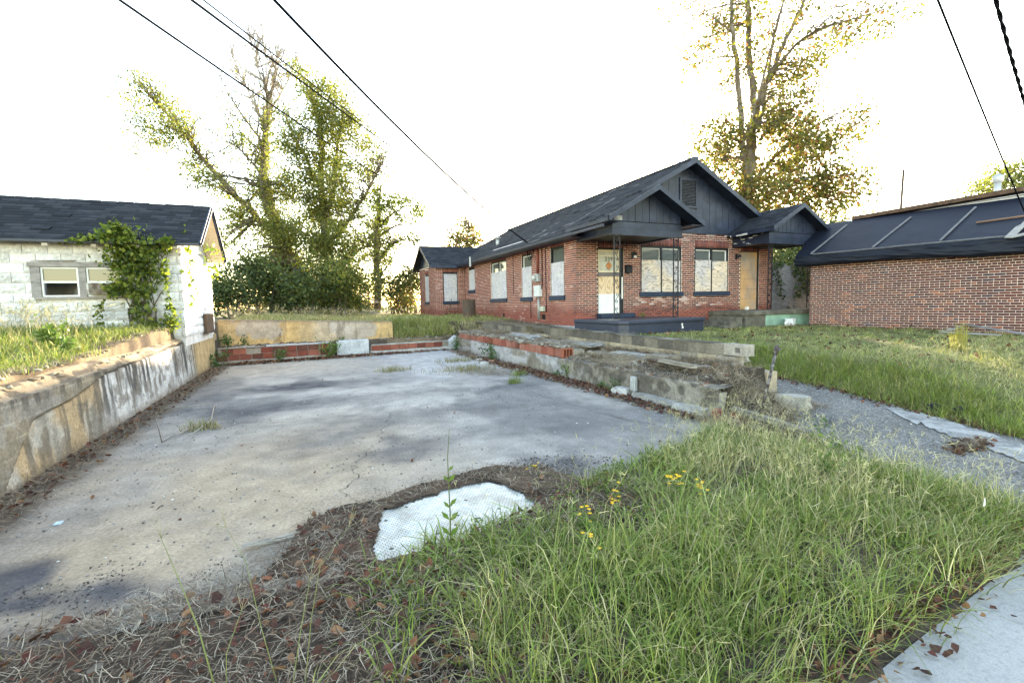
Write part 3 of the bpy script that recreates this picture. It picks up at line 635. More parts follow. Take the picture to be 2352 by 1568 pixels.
def brick_wall(parent, fr, L, z0, z1, opens, soldiers, pal, mort, CH=.0677, BL=.2030, J=.0125, nind=0, colf=None, header=0, reveal=.11, top=None):
    'mortar sheet with openings, bricks standing 6 mm proud; the nearest whole bricks are objects, the others one part'
    bricks = []          # u0,u1,z0,z1,palette index, whole
    k = 0; z = z0
    blocked = opens + soldiers
    while z + CH <= z1 + .02:
        zt = z + CH - J
        cuts = [(o[0] - .004, o[1] + .004) for o in blocked if o[2] < zt - .01 and o[3] > z + .01]
        mod = (BL + J) if not (header and k % header == header - 1) else (BL + J) / 2
        off = -(mod * .5) * (k % 2)
        for (a, b) in carve(0, L, cuts):
            i0 = math.floor((a - off) / mod)
            while True:
                u0 = off + i0 * mod; u1 = u0 + mod - J; i0 += 1
                if u0 >= b: break
                w0, w1 = max(u0, a), min(u1, b)
                if w1 - w0 < .03: continue
                bricks.append((w0, w1, z, min(zt, z1), w1 - w0 > mod - J - .004))
        z += CH; k += 1
    sol = []
    for (a, b, c0, c1) in soldiers:
        n = max(1, round((b - a) / CH)); w = (b - a) / n
        for i in range(n): sol.append((a + i * w + .004, a + (i + 1) * w - .004, c0, c1, False))
    allb = bricks + sol
    npal = len(pal)
    idx = []
    for (a, b, c0, c1, wh) in allb:
        p = fr.P((a + b) / 2, 0, (c0 + c1) / 2); idx.append(colf(p, random.random()) if colf else random.randrange(npal))
    # choose individual bricks
    cand = [i for i, q in enumerate(allb) if q[4]]
    cand.sort(key=lambda i: np.linalg.norm(fr.P((allb[i][0] + allb[i][1]) / 2, 0, allb[i][2]) - CAMP))
    ind = set(cand[:nind])
    if nind:
        full = [q for q in allb if q[4]][0]; w = BL if not header else BL; h = CH - J
        var = {}
        for i in ind:
            a, b, c0, c1, _ = allb[i]
            kk = (idx[i], round(b - a, 2))
            if kk not in var:
                mb = MB(); mb.box(-(b - a) / 2, (b - a) / 2, -.007, .02, 0, c1 - c0, pal[idx[i]]); var[kk] = mb.mesh('brick', m_brick, col=True)
            o = bpy.data.objects.new('brick', var[kk]); COL.objects.link(o); o.parent = parent; o.matrix_parent_inverse = PINV(parent)
            o.location = fr.P((a + b) / 2, random.uniform(-.002, .0015), c0); o.rotation_euler = (0, 0, fr.a)
    rest = [i for i in range(len(allb)) if i not in ind]
    V = []; C = []
    for i in rest:
        a, b, c0, c1, _ = allb[i]; d = .007 + random.uniform(-.002, .0015)
        V += [fr.P(a, d, c0), fr.P(b, d, c0), fr.P(b, d, c1), fr.P(a, d, c1), fr.P(a, -.02, c0), fr.P(b, -.02, c0), fr.P(b, -.02, c1), fr.P(a, -.02, c1)]; C += [pal[idx[i]]] * 8
    nb = len(rest); base = (np.arange(nb) * 8)[:, None]
    F = np.concatenate([base + np.array(q) for q in ((0, 1, 2, 3), (0, 4, 5, 1), (1, 5, 6, 2), (2, 6, 7, 3), (3, 7, 4, 0))])
    me = npmesh('bricks', np.array(V), F, m_brick, np.array(C)); tag(link('bricks', me, parent), kind='stuff')
    # mortar sheet
    us = sorted(set([0, L] + [max(0, min(L, o[i])) for o in opens for i in (0, 1)])); zs = sorted(set([z0 - .25, z1] + [o[i] for o in opens for i in (2, 3) if z0 < o[i] < z1]))
    mb = MB()
    for i in range(len(us) - 1):
        for j in range(len(zs) - 1):
            uc, zc = (us[i] + us[i + 1]) / 2, (zs[j] + zs[j + 1]) / 2
            if any(o[0] < uc < o[1] and o[2] < zc < o[3] for o in opens): continue
            mb.add([fr.P(us[i], 0, zs[j]), fr.P(us[i + 1], 0, zs[j]), fr.P(us[i + 1], 0, zs[j + 1]), fr.P(us[i], 0, zs[j + 1])], [(0, 1, 2, 3)])
    for (a, b, c0, c1) in opens:
        mb.add([fr.P(a, 0, c0), fr.P(a, -reveal, c0), fr.P(a, -reveal, c1), fr.P(a, 0, c1)], [(0, 1, 2, 3)]); mb.add([fr.P(b, 0, c0), fr.P(b, -reveal, c0), fr.P(b, -reveal, c1), fr.P(b, 0, c1)], [(3, 2, 1, 0)])
        mb.add([fr.P(a, 0, c1), fr.P(a, -reveal, c1), fr.P(b, -reveal, c1), fr.P(b, 0, c1)], [(0, 1, 2, 3)])
    link('wall', mb.mesh('wall', mort), parent)
# mortar that turns brick red where the plinth was painted
def mortar_house():
    ma = M('house_mortar', (.76, .62, .53), var=.16, vs=3, bump=.4, bs=60); t = ma.node_tree; N = t.nodes; L = t.links; p = N['Principled BSDF']
    src = p.inputs['Base Color'].links[0].from_socket; g = N.new('ShaderNodeNewGeometry'); sx = N.new('ShaderNodeSeparateXYZ'); L.new(g.outputs['Position'], sx.inputs[0])
    n = N.new('ShaderNodeTexNoise'); n.inputs['Scale'].default_value = .8; n.inputs['Detail'].default_value = 5; L.new(g.outputs['Position'], n.inputs['Vector'])
    ad = N.new('ShaderNodeMath'); ad.operation = 'MULTIPLY_ADD'; ad.inputs[1].default_value = -.9; L.new(n.outputs[0], ad.inputs[0]); L.new(sx.outputs[2], ad.inputs[2])
    r = N.new('ShaderNodeMapRange'); r.inputs[1].default_value = .80; r.inputs[2].default_value = 1.12; r.inputs[3].default_value = .88; r.inputs[4].default_value = 0; L.new(ad.outputs[0], r.inputs[0])
    mx = N.new('ShaderNodeMix'); mx.data_type = 'RGBA'; L.new(r.outputs[0], mx.inputs['Factor']); L.new(src, mx.inputs['A']); mx.inputs['B'].default_value = (.22, .07, .05, 1); L.new(mx.outputs['Result'], p.inputs['Base Color']); return ma
m_mortH = mortar_house()
m_mortB = M('pale_mortar', (.78, .66, .58), var=.2, vs=3, bump=.4, bs=60)
PALH = [(.165, .058, .047), (.20, .068, .053), (.235, .082, .064), (.135, .05, .045), (.26, .094, .074), (.11, .046, .043), (.19, .075, .063), (.25, .075, .058),
        (.38, .22, .19), (.46, .34, .33), (.27, .088, .066), (.25, .075, .056)]
def colH(p, r):
    x, y, z = p
    nz = fbm(x * 1.0 + y, z * 2.0, .8, 4, 7)
    if y < 13.3:                                   # white bloom round the front windows
        wgt = 0
        if 10.0 < x < 14.6 and (z > 3.62 or 1.42 < z < 1.76): wgt = .45 * sm(.35, .65, nz) + (.25 if z > 3.75 else 0)
        if r < wgt: return 9 if r < wgt * .45 else 8
    elif r < .12 * sm(.45, .6, nz): return 8
    if z < 1.0 + .7 * nz - .1: return random.choice([10, 11, 11, 7, 2])
    if y > 13.3 or x < 7.7: return random.choice([2, 2, 4, 7, 10, 6, 1, 4])
    return random.choice([0, 0, 1, 1, 2, 3, 3, 5, 6, 7])

# ------------------------------------------------------------------ the house
HOUSE = empty('brick_house', (12, 19, .8), 'single storey red brick house with navy black gables and boarded windows', 'house')
X0, X1, Y0, YW, YB, XW = 7.75, 16.3, 13.0, 24.41, 28.2, 6.18
fS = Fr((X0, YW), R(-90)); fF = Fr((X0, Y0), 0.0); fWF = Fr((XW, YW), 0.0); fWL = Fr((XW, YB), R(-90))
uS = lambda y: YW - y
SW = [(uS(14.72), uS(13.76), 1.84, 3.48), (uS(17.12), uS(16.2), 1.84, 3.48), (uS(20.5), uS(18.66), 1.84, 3.48), (uS(23.72), uS(22.78), 2.34, 3.48)]
vents = [(uS(19.35), uS(18.95), 1.03, 1.20), (uS(15.58), uS(15.14), 1.02, 1.20)]
brick_wall(HOUSE, fS, YW - Y0, .87, 3.74, SW + vents, [(a, b, c1, c1 + .205) for a, b, c0, c1 in SW], PALH, m_mortH, nind=150, colf=colH)
uF = lambda x: x - X0
FW = [(uF(10.2), uF(11.93), 1.9, 3.44), (uF(12.5), uF(14.1), 1.9, 3.44)]; FD = [(uF(8.52), uF(9.52), 1.1, 3.33), (uF(14.68), uF(15.64), 1.2, 3.37)]
brick_wall(HOUSE, fF, X1 - X0, .80, 3.93, FW + FD, [(a, b, c1, c1 + .205) for a, b, c0, c1 in FW + FD], PALH, m_mortH, nind=150, colf=colH)
WW = [(6.56 - XW, 7.36 - XW, 1.8, 3.31)]
brick_wall(HOUSE, fWF, X0 - XW, .95, 3.70, WW, [(a - .05, b + .05, c1, c1 + .205) for a, b, c0, c1 in WW], PALH, m_mortH, colf=colH)
WL = [(YB - 26.8, YB - 25.95, 1.8, 3.33)]
brick_wall(HOUSE, fWL, YB - YW, .95, 3.70, WL, [(a, b, c1, c1 + .205) for a, b, c0, c1 in WL], PALH, m_mortH, colf=colH)
mb = MB()     # plain far sides, so that the house is closed
mb.box(X1 - .1, X1, Y0 + .02, 28.2, .7, 3.9); mb.box(XW, X1 - .1, 28.12, 28.2, .7, 3.9); mb.build('back_wall', m_mort, HOUSE)
mb = MB(); fS.box(mb, 0, YW - Y0 + .02, -.05, .03, .70, .865); mb.build('foundation', M('foundation_concrete', (.33, .33, .34), bump=.4), HOUSE)
for (a, b, c0, c1) in vents:
    mb = MB(); fS.box(mb, a, b, -.1, -.08, c0, c1); mb.build('crawl_vent', m_black, HOUSE)
    
def window(fr, op, kind, ply, split=1, sash=True, sill=True, plyz=None, frame_w=.07):
    a, b, c0, c1 = op; wdt = (b - a)
    mb = MB()
    fr.box(mb, a, a + frame_w, -.10, -.015, c0, c1); fr.box(mb, b - frame_w, b, -.10, -.016, c0, c1); fr.box(mb, a + frame_w, b - frame_w, -.10, -.017, c1 - frame_w, c1)
    if split == 2: fr.box(mb, (a + b) / 2 - .045, (a + b) / 2 + .045, -.10, -.018, (plyz or c0) - .0, c1 - frame_w)
    W_ = mb.build('window', m_black, HOUSE)
    if sill:
        mb = MB(); fr.box(mb, a - .05, b + .05, -.08, .065, c0 - .155, c0); bevel(mb.build('sill', m_sill, W_), .012)
    pz = plyz or c1 - .1
    ia, ib = a + frame_w, b - frame_w
    segs = [(ia, ib)] if split == 1 else [(ia, (a + b) / 2 - .03), ((a + b) / 2 + .03, ib)]
    for q, (s0, s1) in enumerate(segs):
        mb = MB(); fr.box(mb, s0 - (.02 if q == 0 else 0), s1 + .02, -.03, -.005, c0 + .01, pz + random.uniform(-.03, .03)); mb.build('plywood_panel', ply, W_)
        if plyz:
            mb = MB(); fr.box(mb, s0, s1, -.085, -.08, pz - .2, c1 - frame_w); mb.build('pane', m_glass, W_)
            if sash:
                mb = MB(); t_ = .035
                fr.box(mb, s0, s0 + t_, -.078, -.05, pz - .1, c1 - frame_w); fr.box(mb, s1 - t_, s1, -.078, -.05, pz - .1, c1 - frame_w); fr.box(mb, s0 + t_, s1 - t_, -.078, -.051, c1 - frame_w - t_, c1 - frame_w)
                mb.build('sash', m_white, W_)
    if split == 2 and kind == 'front':
        mb = MB(); fr.box(mb, (a + b) / 2 - .03, (a + b) / 2 + .03, -.06, -.004, c0, pz); mb.build('mullion', m_black, W_)
    return W_
window(fS, SW[0], 'side', m_plyg, 1, False, plyz=2.98); window(fS, SW[1], 'side', m_plyg, 1, plyz=2.97); window(fS, SW[2], 'side', m_plyg, 2, plyz=3.0); window(fS, SW[3], 'side', m_plyg, 1)
for op in FW: window(fF, op, 'front', m_plyt, 2, plyz=2.98)
window(fWF, WW[0], 'side', m_plyg, 1); window(fWL, WL[0], 'side', m_plyg, 1)

# front door with house number
a, b, c0, c1 = FD[0]
mb = MB(); fF.box(mb, a, a + .035, -.11, -.01, c0, c1); fF.box(mb, b - .09, b, -.11, -.008, c0, c1); fF.box(mb, a + .035, b - .09, -.11, -.012, c1 - .06, c1)
D1 = tag(mb.build('door', m_black, HOUSE), 'cream front door numbered 239 with plywood lower panel')
da, db = a + .035, b - .09
mb = MB(); t_ = .07
fF.box(mb, da, da + t_, -.09, -.045, 2.55, c1 - .06); fF.box(mb, db - t_, db, -.09, -.045, 2.55, c1 - .06); fF.box(mb, da + t_, db - t_, -.09, -.046, c1 - .13, c1 - .06); fF.box(mb, da + t_, db - t_, -.09, -.046, 2.55, 2.60); fF.box(mb, da + t_, db - t_, -.088, -.06, 3.06, 3.085)
mb.build('glazed_leaf', m_cream, D1)
mb = MB(); fF.box(mb, da + t_, db - t_, -.088, -.07, 2.60, c1 - .13); mb.build('curtained_pane', M('curtain_behind_glass', (.42, .40, .34), rough=.25, var=.2, vs=5, spec=.5), D1)
mb = MB(); fF.box(mb, da, db + .06, -.07, -.03, 2.42, 2.55); mb.build('crossbar', M('brown_grey_paint', (.17, .14, .14), rough=.6), D1)
mb = MB(); fF.box(mb, da, db, -.075, -.05, 1.86, 2.42); mb.build('plywood_panel', m_plyn, D1)
mb = MB(); fF.box(mb, da, db, -.075, -.045, 1.24, 1.74); fF.box(mb, da, db, -.075, -.035, 1.74, 1.86); mb.build('kick_panel', m_white, D1)
mb = MB(); fF.box(mb, db + .01, db + .045, -.01, .02, 1.7, 2.4); mb.build('closer_bar', m_white, D1)
for k_, ch_ in enumerate('239'):
    cu = bpy.data.curves.new('digit', 'FONT'); cu.body = ch_; cu.size = .185; cu.align_x = 'CENTER'; cu.align_y = 'CENTER'; cu.extrude = .002
    tx = bpy.data.objects.new('digit', cu); COL.objects.link(tx); bpy.context.view_layer.update()
    me = bpy.data.meshes.new_from_object(tx.evaluated_get(bpy.context.evaluated_depsgraph_get())); bpy.data.objects.remove(tx); me.materials.clear(); me.materials.append(m_black)
    tx = bpy.data.objects.new('house_digit', me); COL.objects.link(tx); tx.parent = D1; tx.matrix_parent_inverse = PINV(D1); tx.location = fF.P((da + db) / 2 + (k_ - 1) * .105, -.064, 2.97); tx.rotation_euler = (R(90), 0, 0)
mb = MB(); cc_ = fF.P((da + db) / 2, -.062, 2.76); mb.add([cc_ + np.array(q) for q in ((-.12, 0, 0), (0, 0, -.13), (.12, 0, 0), (0, 0, .13))], [(0, 1, 2, 3)]); mb.build('diamond_sign', M('orange_sign', (.45, .16, .05), rough=.5, tint=(.7, .4, .2), tamt=.6, ts=14), D1)
mb = MB(); cc_ = fF.P((da + db) / 2, -.064, 2.76); mb.add([cc_ + np.array(q) for q in ((-.13, 0, 0), (0, 0, -.14), (.13, 0, 0), (0, 0, .14))], [(0, 1, 2, 3)]); mb.build('sign_border', m_rust, D1)
mb = MB(); fF.box(mb, a - .05, b + .25, 0.008, .32, 1.095, 1.235); bevel(mb.build('door_step', m_sill, HOUSE), .015)
# second door, boarded over
a, b, c0, c1 = FD[1]
mb = MB(); fF.box(mb, a, a + .03, -.11, -.01, c0, c1); fF.box(mb, b - .09, b, -.11, -.008, c0, c1); fF.box(mb, a + .03, b - .09, -.11, -.012, c1 - .03, c1)
D2 = tag(mb.build('door', m_black, HOUSE), 'doorway boarded over with weathered orange strand board')
zc = [1.22, 1.62, 1.98, 2.34, 2.68, 3.02, 3.34]
for i in range(6):
    mb = MB(); fF.box(mb, a + .03, b - .09, -.05, -.02 + .002 * (i % 2), zc[i] + .002, zc[i + 1] - .003); mb.build('board', m_osb, D2)

# ---- roof
RK, RZ, RX = .545, 6.28, 12.03          # slope, ridge height, ridge line
rz = lambda x: RZ - RK * abs(x - RX)
def shingles(p0, u, v, Lu, Lv, ch=.14, tab=.30, cols=None, lift=.012, seed=1, skip=None, jag=.5):
    'overlapping tabs on a slope: p0 eave corner, u along the eave, v up the slope; returns V, F, C'
    p0, u, v = np.asarray(p0, float), np.asarray(u, float), np.asarray(v, float); n = np.cross(u, v); n = n / np.linalg.norm(n)
    if n[2] < 0: n = -n
    rg = np.random.default_rng(seed); nr = int(Lv / ch) + 1; nc = int(Lu / tab) + 2
    V = []; C = []
    for r in range(nr):
        off = (r % 2) * tab / 2 + rg.uniform(-.02, .02)
        for k in range(nc):
            a = k * tab - off; b = a + tab - .006; a = max(a, 0); b = min(b, Lu)
            if b - a < .02: continue
            q0 = r * ch - .01 + rg.uniform(-.006, .006); q1 = min((r + 1) * ch + .02, Lv)
            if q1 - q0 < .02: continue
            if skip and skip(a, q0): continue
            l0 = lift + rg.uniform(-.002, .003); cc = cols[rg.integers(len(cols))]
            if rg.random() < .02 * jag: l0 += rg.uniform(.005, .03)
            e = [p0 + u * a + v * q0 + n * l0, p0 + u * b + v * q0 + n * l0, p0 + u * b + v * q1 + n * .003, p0 + u * a + v * q1 + n * .003, p0 + u * a + v * q0 - n * .002, p0 + u * b + v * q0 - n * .002]
            V.append(e); C.append(cc)
    return np.array(V), np.array(C)
def shingle_mesh(V, C):
    n = len(V); base = (np.arange(n) * 6)[:, None]
    F = np.concatenate([base + np.array(q) for q in ((0, 1, 2, 3), (4, 5, 1, 0))]); return npmesh('shingles', V.reshape(-1, 3), F, m_roof, np.repeat(C, 6, 0))
SHC = [(.020, .024, .034), (.026, .030, .042), (.016, .019, .027), (.032, .036, .048), (.022, .026, .037)]
SHW = SHC + [(.09, .09, .10)]
ROOF_Y0, ROOF_Y1, EX0, EX1 = 12.5, 28.5, 7.3, 16.76
mb = MB()
for (xa, xb_) in ((EX0, RX), (RX, EX1)):
    za, zb = rz(xa), rz(xb_)
    mb.add([(xa, ROOF_Y0, za), (xb_, ROOF_Y0, zb), (xb_, ROOF_Y1, zb), (xa, ROOF_Y1, za), (xa, ROOF_Y0, za - .06), (xb_, ROOF_Y0, zb - .06), (xb_, ROOF_Y1, zb - .06), (xa, ROOF_Y1, za - .06)], [(0, 1, 2, 3), (4, 7, 6, 5), (0, 4, 5, 1), (1, 5, 6, 2), (2, 6, 7, 3), (3, 7, 4, 0)], SHC[0])
RF = mb.build('roof', m_roof, HOUSE, col=True)
vl = np.array([RX - EX0, 0, RZ - rz(EX0)]); Lv = np.linalg.norm(vl); vl = vl / Lv
V, C = shingles((EX0 - .02, ROOF_Y1, rz(EX0) - .011), (0, -1, 0), vl, ROOF_Y1 - ROOF_Y0 + .03, Lv, cols=SHC, seed=3, jag=2.0)
hx, hy = V[:, 0, 0], V[:, 0, 1]; wn = fbm(hx * .7, hy * 1.6, 1, 3, 44); C = np.where((RNG.random(len(C)) < .5 * sm(.62, .72, wn) * (hy < 17))[:, None], [.12, .12, .135], C)
link('shingles', shingle_mesh(V, C), RF)['kind'] = 'stuff'
vr = np.array([RX - EX1, 0, RZ - rz(EX1)]); vr = vr / np.linalg.norm(vr)
V, C = shingles((EX1 + .02, ROOF_Y0 - .03, rz(EX1) - .011), (0, 1, 0), vr, ROOF_Y1 - ROOF_Y0 + .03, Lv, cols=SHC, seed=4); link('shingles', shingle_mesh(V, C), RF)['kind'] = 'stuff'
mb = MB(); mb.bar((RX, ROOF_Y0 - .03, RZ + .005), (RX, ROOF_Y1, RZ + .005), .22, .05); mb.build('ridge_cap', m_navy, RF)
# fascia, gutter line, soffit, rake boards
mb = MB(); mb.box(EX0 - .03, EX0 + .0, 12.5, ROOF_Y1, rz(EX0) - .16, rz(EX0) - .02); mb.build('fascia', m_navy, RF)
mb = MB(); mb.box(EX0 - .10, EX0 - .035, 10.75, 24.0, rz(EX0) - .13, rz(EX0) - .055); mb.build('gutter', m_navy, RF)
for xa, xb_ in ((EX0, X0 + .05), (X1 - .05, EX1)):
    mb = MB(); mb.box(xa, xb_, 12.52, ROOF_Y1 - .03, rz(EX0) - .16, rz(EX0) - .13); mb.build('soffit', m_navy, RF)
def rake(mb, ya, yb, xr, zr, xe, k, th, drop):
    for s in (-1, 1):
        x_e = xr + s * xe; ze = zr - k * xe
        mb.add([(xr, ya, zr - drop), (x_e, ya, ze - drop), (x_e, yb, ze - drop), (xr, yb, zr - drop), (xr, ya, zr - drop - th), (x_e, ya, ze - drop - th), (x_e, yb, ze - drop - th), (xr, yb, zr - drop - th)], [(0, 1, 2, 3), (4, 7, 6, 5), (0, 4, 5, 1), (1, 5, 6, 2), (2, 6, 7, 3), (3, 7, 4, 0)])
mb = MB(); rake(mb, 12.46, 12.495, RX, RZ, RX - EX0, RK, .17, -.005); mb.build('rake_board', m_navy, RF)
mb = MB(); rake(mb, 12.52, 13.0, RX, RZ, RX - EX0 - .3, RK, .03, .07); mb.build('rake_soffit', m_navy, RF)
# gable siding: single boards
def gable_boards(parent, x0, x1, y, zb, xr, zr, k, w, depth=.03, facing='front'):
    x = x0; i = 0
    while x < x1 - .02:
        xe = min(x + w, x1); g = .012
        zt = lambda q: zr - k * abs(q - xr)
        pts = [(x + g / 2, zb), (xe - g / 2, zb), (xe - g / 2, max(zb, zt(xe - g / 2)))]
        if x < xr < xe: pts.append((xr, zt(xr)))
        pts.append((x + g / 2, max(zb, zt(x + g / 2))))
        mb = MB(); d = depth * (.8 + .4 * random.random())
        if facing == 'front': mb.prism(pts, 1, y - d, y + .01)
        else: mb.prism(pts, 0, y - d, y + .01)
        mb.build('siding_board', m_navy, parent); x += w; i += 1
G1 = MB().box(X0 + .3, X1 - .3, 13.02, 13.06, 3.9, 3.95).build('gable', m_black, HOUSE)
mb = MB(); mb.prism([(X0 + .1, 3.95), (X1 - .1, 3.95), (RX, RZ - .1)], 1, 13.01, 13.05); mb.build('gable_backing', m_black, G1)
gable_boards(G1, X0 - .05, X1 + .05, 13.0, 4.09, RX, RZ - .1, RK, .302)
mb = MB(); mb.box(X0 - .02, X1 + .02, 12.94, 13.0, 3.90, 4.085); mb.build('frieze_board', m_navy, G1)
# louvre
mb = MB(); mb.box(11.78, 11.86, 12.93, 12.965, 4.80, 5.74); mb.box(12.48, 12.56, 12.93, 12.965, 4.80, 5.74); mb.box(11.86, 12.48, 12.93, 12.964, 5.66, 5.74); mb.box(11.76, 12.58, 12.915, 12.966, 4.755, 4.80)
LV = mb.build('louvre_vent', m_navy, HOUSE)
mb = MB(); mb.box(11.86, 12.48, 12.958, 12.964, 4.8, 5.66); mb.build('vent_back', m_black, LV)
m_lvs = M('worn_navy_slat', (.05, .055, .075), rough=.5, tint=(.3, .3, .3), tamt=.35, ts=12)
for i in range(17):
    z = 4.82 + i * .0495; mb = MB(); mb.obox((12.17, 12.945, z), (1, 0, 0), (0, .8, .6), (0, -.6, .8), .31, .022, .004); mb.build('slat', m_lvs, LV)
# ---- wing roof
WRY, WRZ, WK = 26.3, 4.86, .56
mb = MB()
for s in (-1, 1):
    ye = WRY + s * 2.15; ze = WRZ - WK * 2.15
    mb.add([(5.82, WRY, WRZ), (10.2, WRY, WRZ), (10.2, ye, ze), (5.82, ye, ze), (5.82, WRY, WRZ - .07), (10.2, WRY, WRZ - .07), (10.2, ye, ze - .07), (5.82, ye, ze - .07)], [(0, 1, 2, 3), (4, 7, 6, 5), (0, 4, 5, 1), (1, 5, 6, 2), (2, 6, 7, 3), (3, 7, 4, 0)], SHC[0])
WR = mb.build('wing_roof', m_roof, HOUSE, col=True)
vw = np.array([0, 2.15, WK * 2.15]); Lw = np.linalg.norm(vw); vw = vw / Lw
V, C = shingles((5.80, WRY - 2.16, WRZ - WK * 2.15 - .005), (1, 0, 0), vw, 4.0, Lw, cols=SHC, seed=8)
keep = V[:, 0, 2] > RZ - RK * np.abs(V[:, 0, 0] - RX) - .1; link('shingles', shingle_mesh(V[keep], C[keep]), WR)['kind'] = 'stuff'
mb = MB(); mb.box(5.82, 7.35, WRY - 2.19, WRY - 2.155, WRZ - WK * 2.15 - .15, WRZ - WK * 2.15 - .01); mb.build('fascia', m_navy, WR)
mb = MB(); mb.box(5.84, 7.4, WRY - 2.15, 24.45, WRZ - WK * 2.15 - .13, WRZ - WK * 2.15 - .11); mb.build('soffit', m_navy, WR)
mb = MB()
for s in (-1, 1):
    ye = WRY + s * 2.17; ze = WRZ - WK * 2.17; mb.add([(5.79, WRY, WRZ + .01), (5.79, ye, ze + .01), (5.79, ye, ze - .15), (5.79, WRY, WRZ - .15), (5.82, WRY, WRZ + .01), (5.82, ye, ze + .01), (5.82, ye, ze - .15), (5.82, WRY, WRZ - .15)], [(0, 1, 2, 3), (4, 7, 6, 5), (0, 4, 5, 1), (1, 5, 6, 2), (2, 6, 7, 3), (3, 7, 4, 0)])
mb.build('rake_board', m_navy, WR)
gable_boards(HOUSE, 24.45, 28.15, 6.19, 3.72, WRY, WRZ - .08, WK, .3, facing='side')

# ---- porches
def porch(name, x0, x1, yf, xr, zr, k, yr, hw, beamz, board_w, lab, seed):
    PH = MB()
    ze = zr - k * hw
    for s in (-1, 1):
        xe = xr + s * hw
        PH.add([(xr, yr, zr), (xe, yr, ze), (xe, 13.2, ze), (xr, 13.2, zr), (xr, yr, zr - .05), (xe, yr, ze - .05), (xe, 13.2, ze - .05), (xr, 13.2, zr - .05)], [(0, 1, 2, 3), (4, 7, 6, 5), (0, 4, 5, 1), (1, 5, 6, 2), (2, 6, 7, 3), (3, 7, 4, 0)], SHC[0])
    O = tag(PH.build(name, m_roof, HOUSE, col=True), lab)
    for s in (-1, 1):
        xe = xr + s * hw; vv = np.array([-s * hw, 0, zr - ze]); lv = np.linalg.norm(vv); vv = vv / lv
        V, C = shingles((xe + s * .02, yr - .02, ze - .011), (0, 1, 0), vv, 13.0 - yr if s < 0 or seed == 1 else 13.0 - yr, lv, cols=SHC if seed == 1 else SHC, seed=20 + seed * 3 + s, jag=3 if seed == 1 else 1); link('shingles', shingle_mesh(V, C), O)['kind'] = 'stuff'
    mb = MB(); rake(mb, yr - .05, yr - .015, xr, zr, hw, k, .14, -.005); mb.build('rake_board', m_navy, O)
    mb = MB(); rake(mb, yr, yf, xr, zr, hw - .05, k, .02, .055); mb.build('rake_soffit', m_navy, O)
    for s in (-1, 1):
        xe = xr + s * hw; mb = MB(); mb.box(min(xe, xe + s * .025), max(xe, xe + s * .025), yr, 12.9, ze - .13, ze - .01); mb.build('fascia', m_navy, O)
        mb = MB(); xi = x0 if s < 0 else x1; mb.box(min(xe, xi), max(xe, xi), yr + .02, 12.9, ze - .11, ze - .095); mb.build('soffit', m_navy, O)
    gable_boards(O, x0 + .02, x1 - .02, yf + .02, beamz + .36, xr, zr - .07, k, board_w, depth=.025)
    mb = MB(); mb.prism([(x0, beamz + .3), (x1, beamz + .3), (x1, zr - .09 - k * (x1 - xr)), (xr, zr - .09), (x0, zr - .09 - k * (xr - x0))], 1, yf + .03, yf + .05); mb.build('gable_backing', m_black, O)
    for i in range(2):
        z = beamz + .17 * i + .002; d = .012 * i
        mb = MB(); mb.box(x0 - .02 + d, x1 + .02 - d, yf - .02 + d, yf + .1, z, z + .165); mb.build('beam_board', m_navy, O)
        for s in (0, 1):
            mb = MB(); xb_ = x0 - .02 + d if s == 0 else x1 + .02 - d - .10
            mb.box(xb_, xb_ + .10, yf + .101, 12.99, z, z + .165); mb.build('beam_board', m_navy, O)
    mb = MB(); mb.box(x0 - .04, x1 + .06, yf - .05, yf + .12, beamz - .03, beamz); mb.build('beam_trim', m_navy, O)
    mb = MB(); mb.box(x0 + .1, x1 - .1, yf + .1, 12.99, beamz + .04, beamz + .06); mb.build('ceiling', m_black, O)
    return O
P1 = porch('porch_roof', 7.78, 10.18, 11.12, 8.98, 4.76, .56, 10.68, 1.63, 3.46, .245, 'porch roof with small navy gable above door 239', 1)
P2 = porch('porch_roof', 14.28, 16.6, 11.5, 15.44, 4.76, .58, 11.15, 1.42, 3.47, .20, 'porch roof with small navy gable above the boarded doorway', 2)
mb = MB(); mb.box(7.72, 7.98, 10.95, 11.09, 3.80, 3.93); mb.build('bare_board', M('bare_pale_wood', (.42, .40, .36), tint=(.1, .1, .12), tamt=.8, ts=8), P1)
m_chip = M('flaked_white', (.6, .58, .55)); mb = MB()
for i in range(16):
    y = random.uniform(11.6, 12.9); z = 3.84 if i < 6 else random.uniform(3.5, 3.8); L_ = random.uniform(.04, .2)
    if i < 6: mb.box(13.97, 13.985, y, y + L_, 3.80, 3.83 + random.uniform(0, .04))
    else: mb.box(14.245, 14.256, y, min(y + L_, 12.95), z, z + random.uniform(.008, .03))
mb.build('flaked_paint', m_chip, P2)['kind'] = 'stuff'
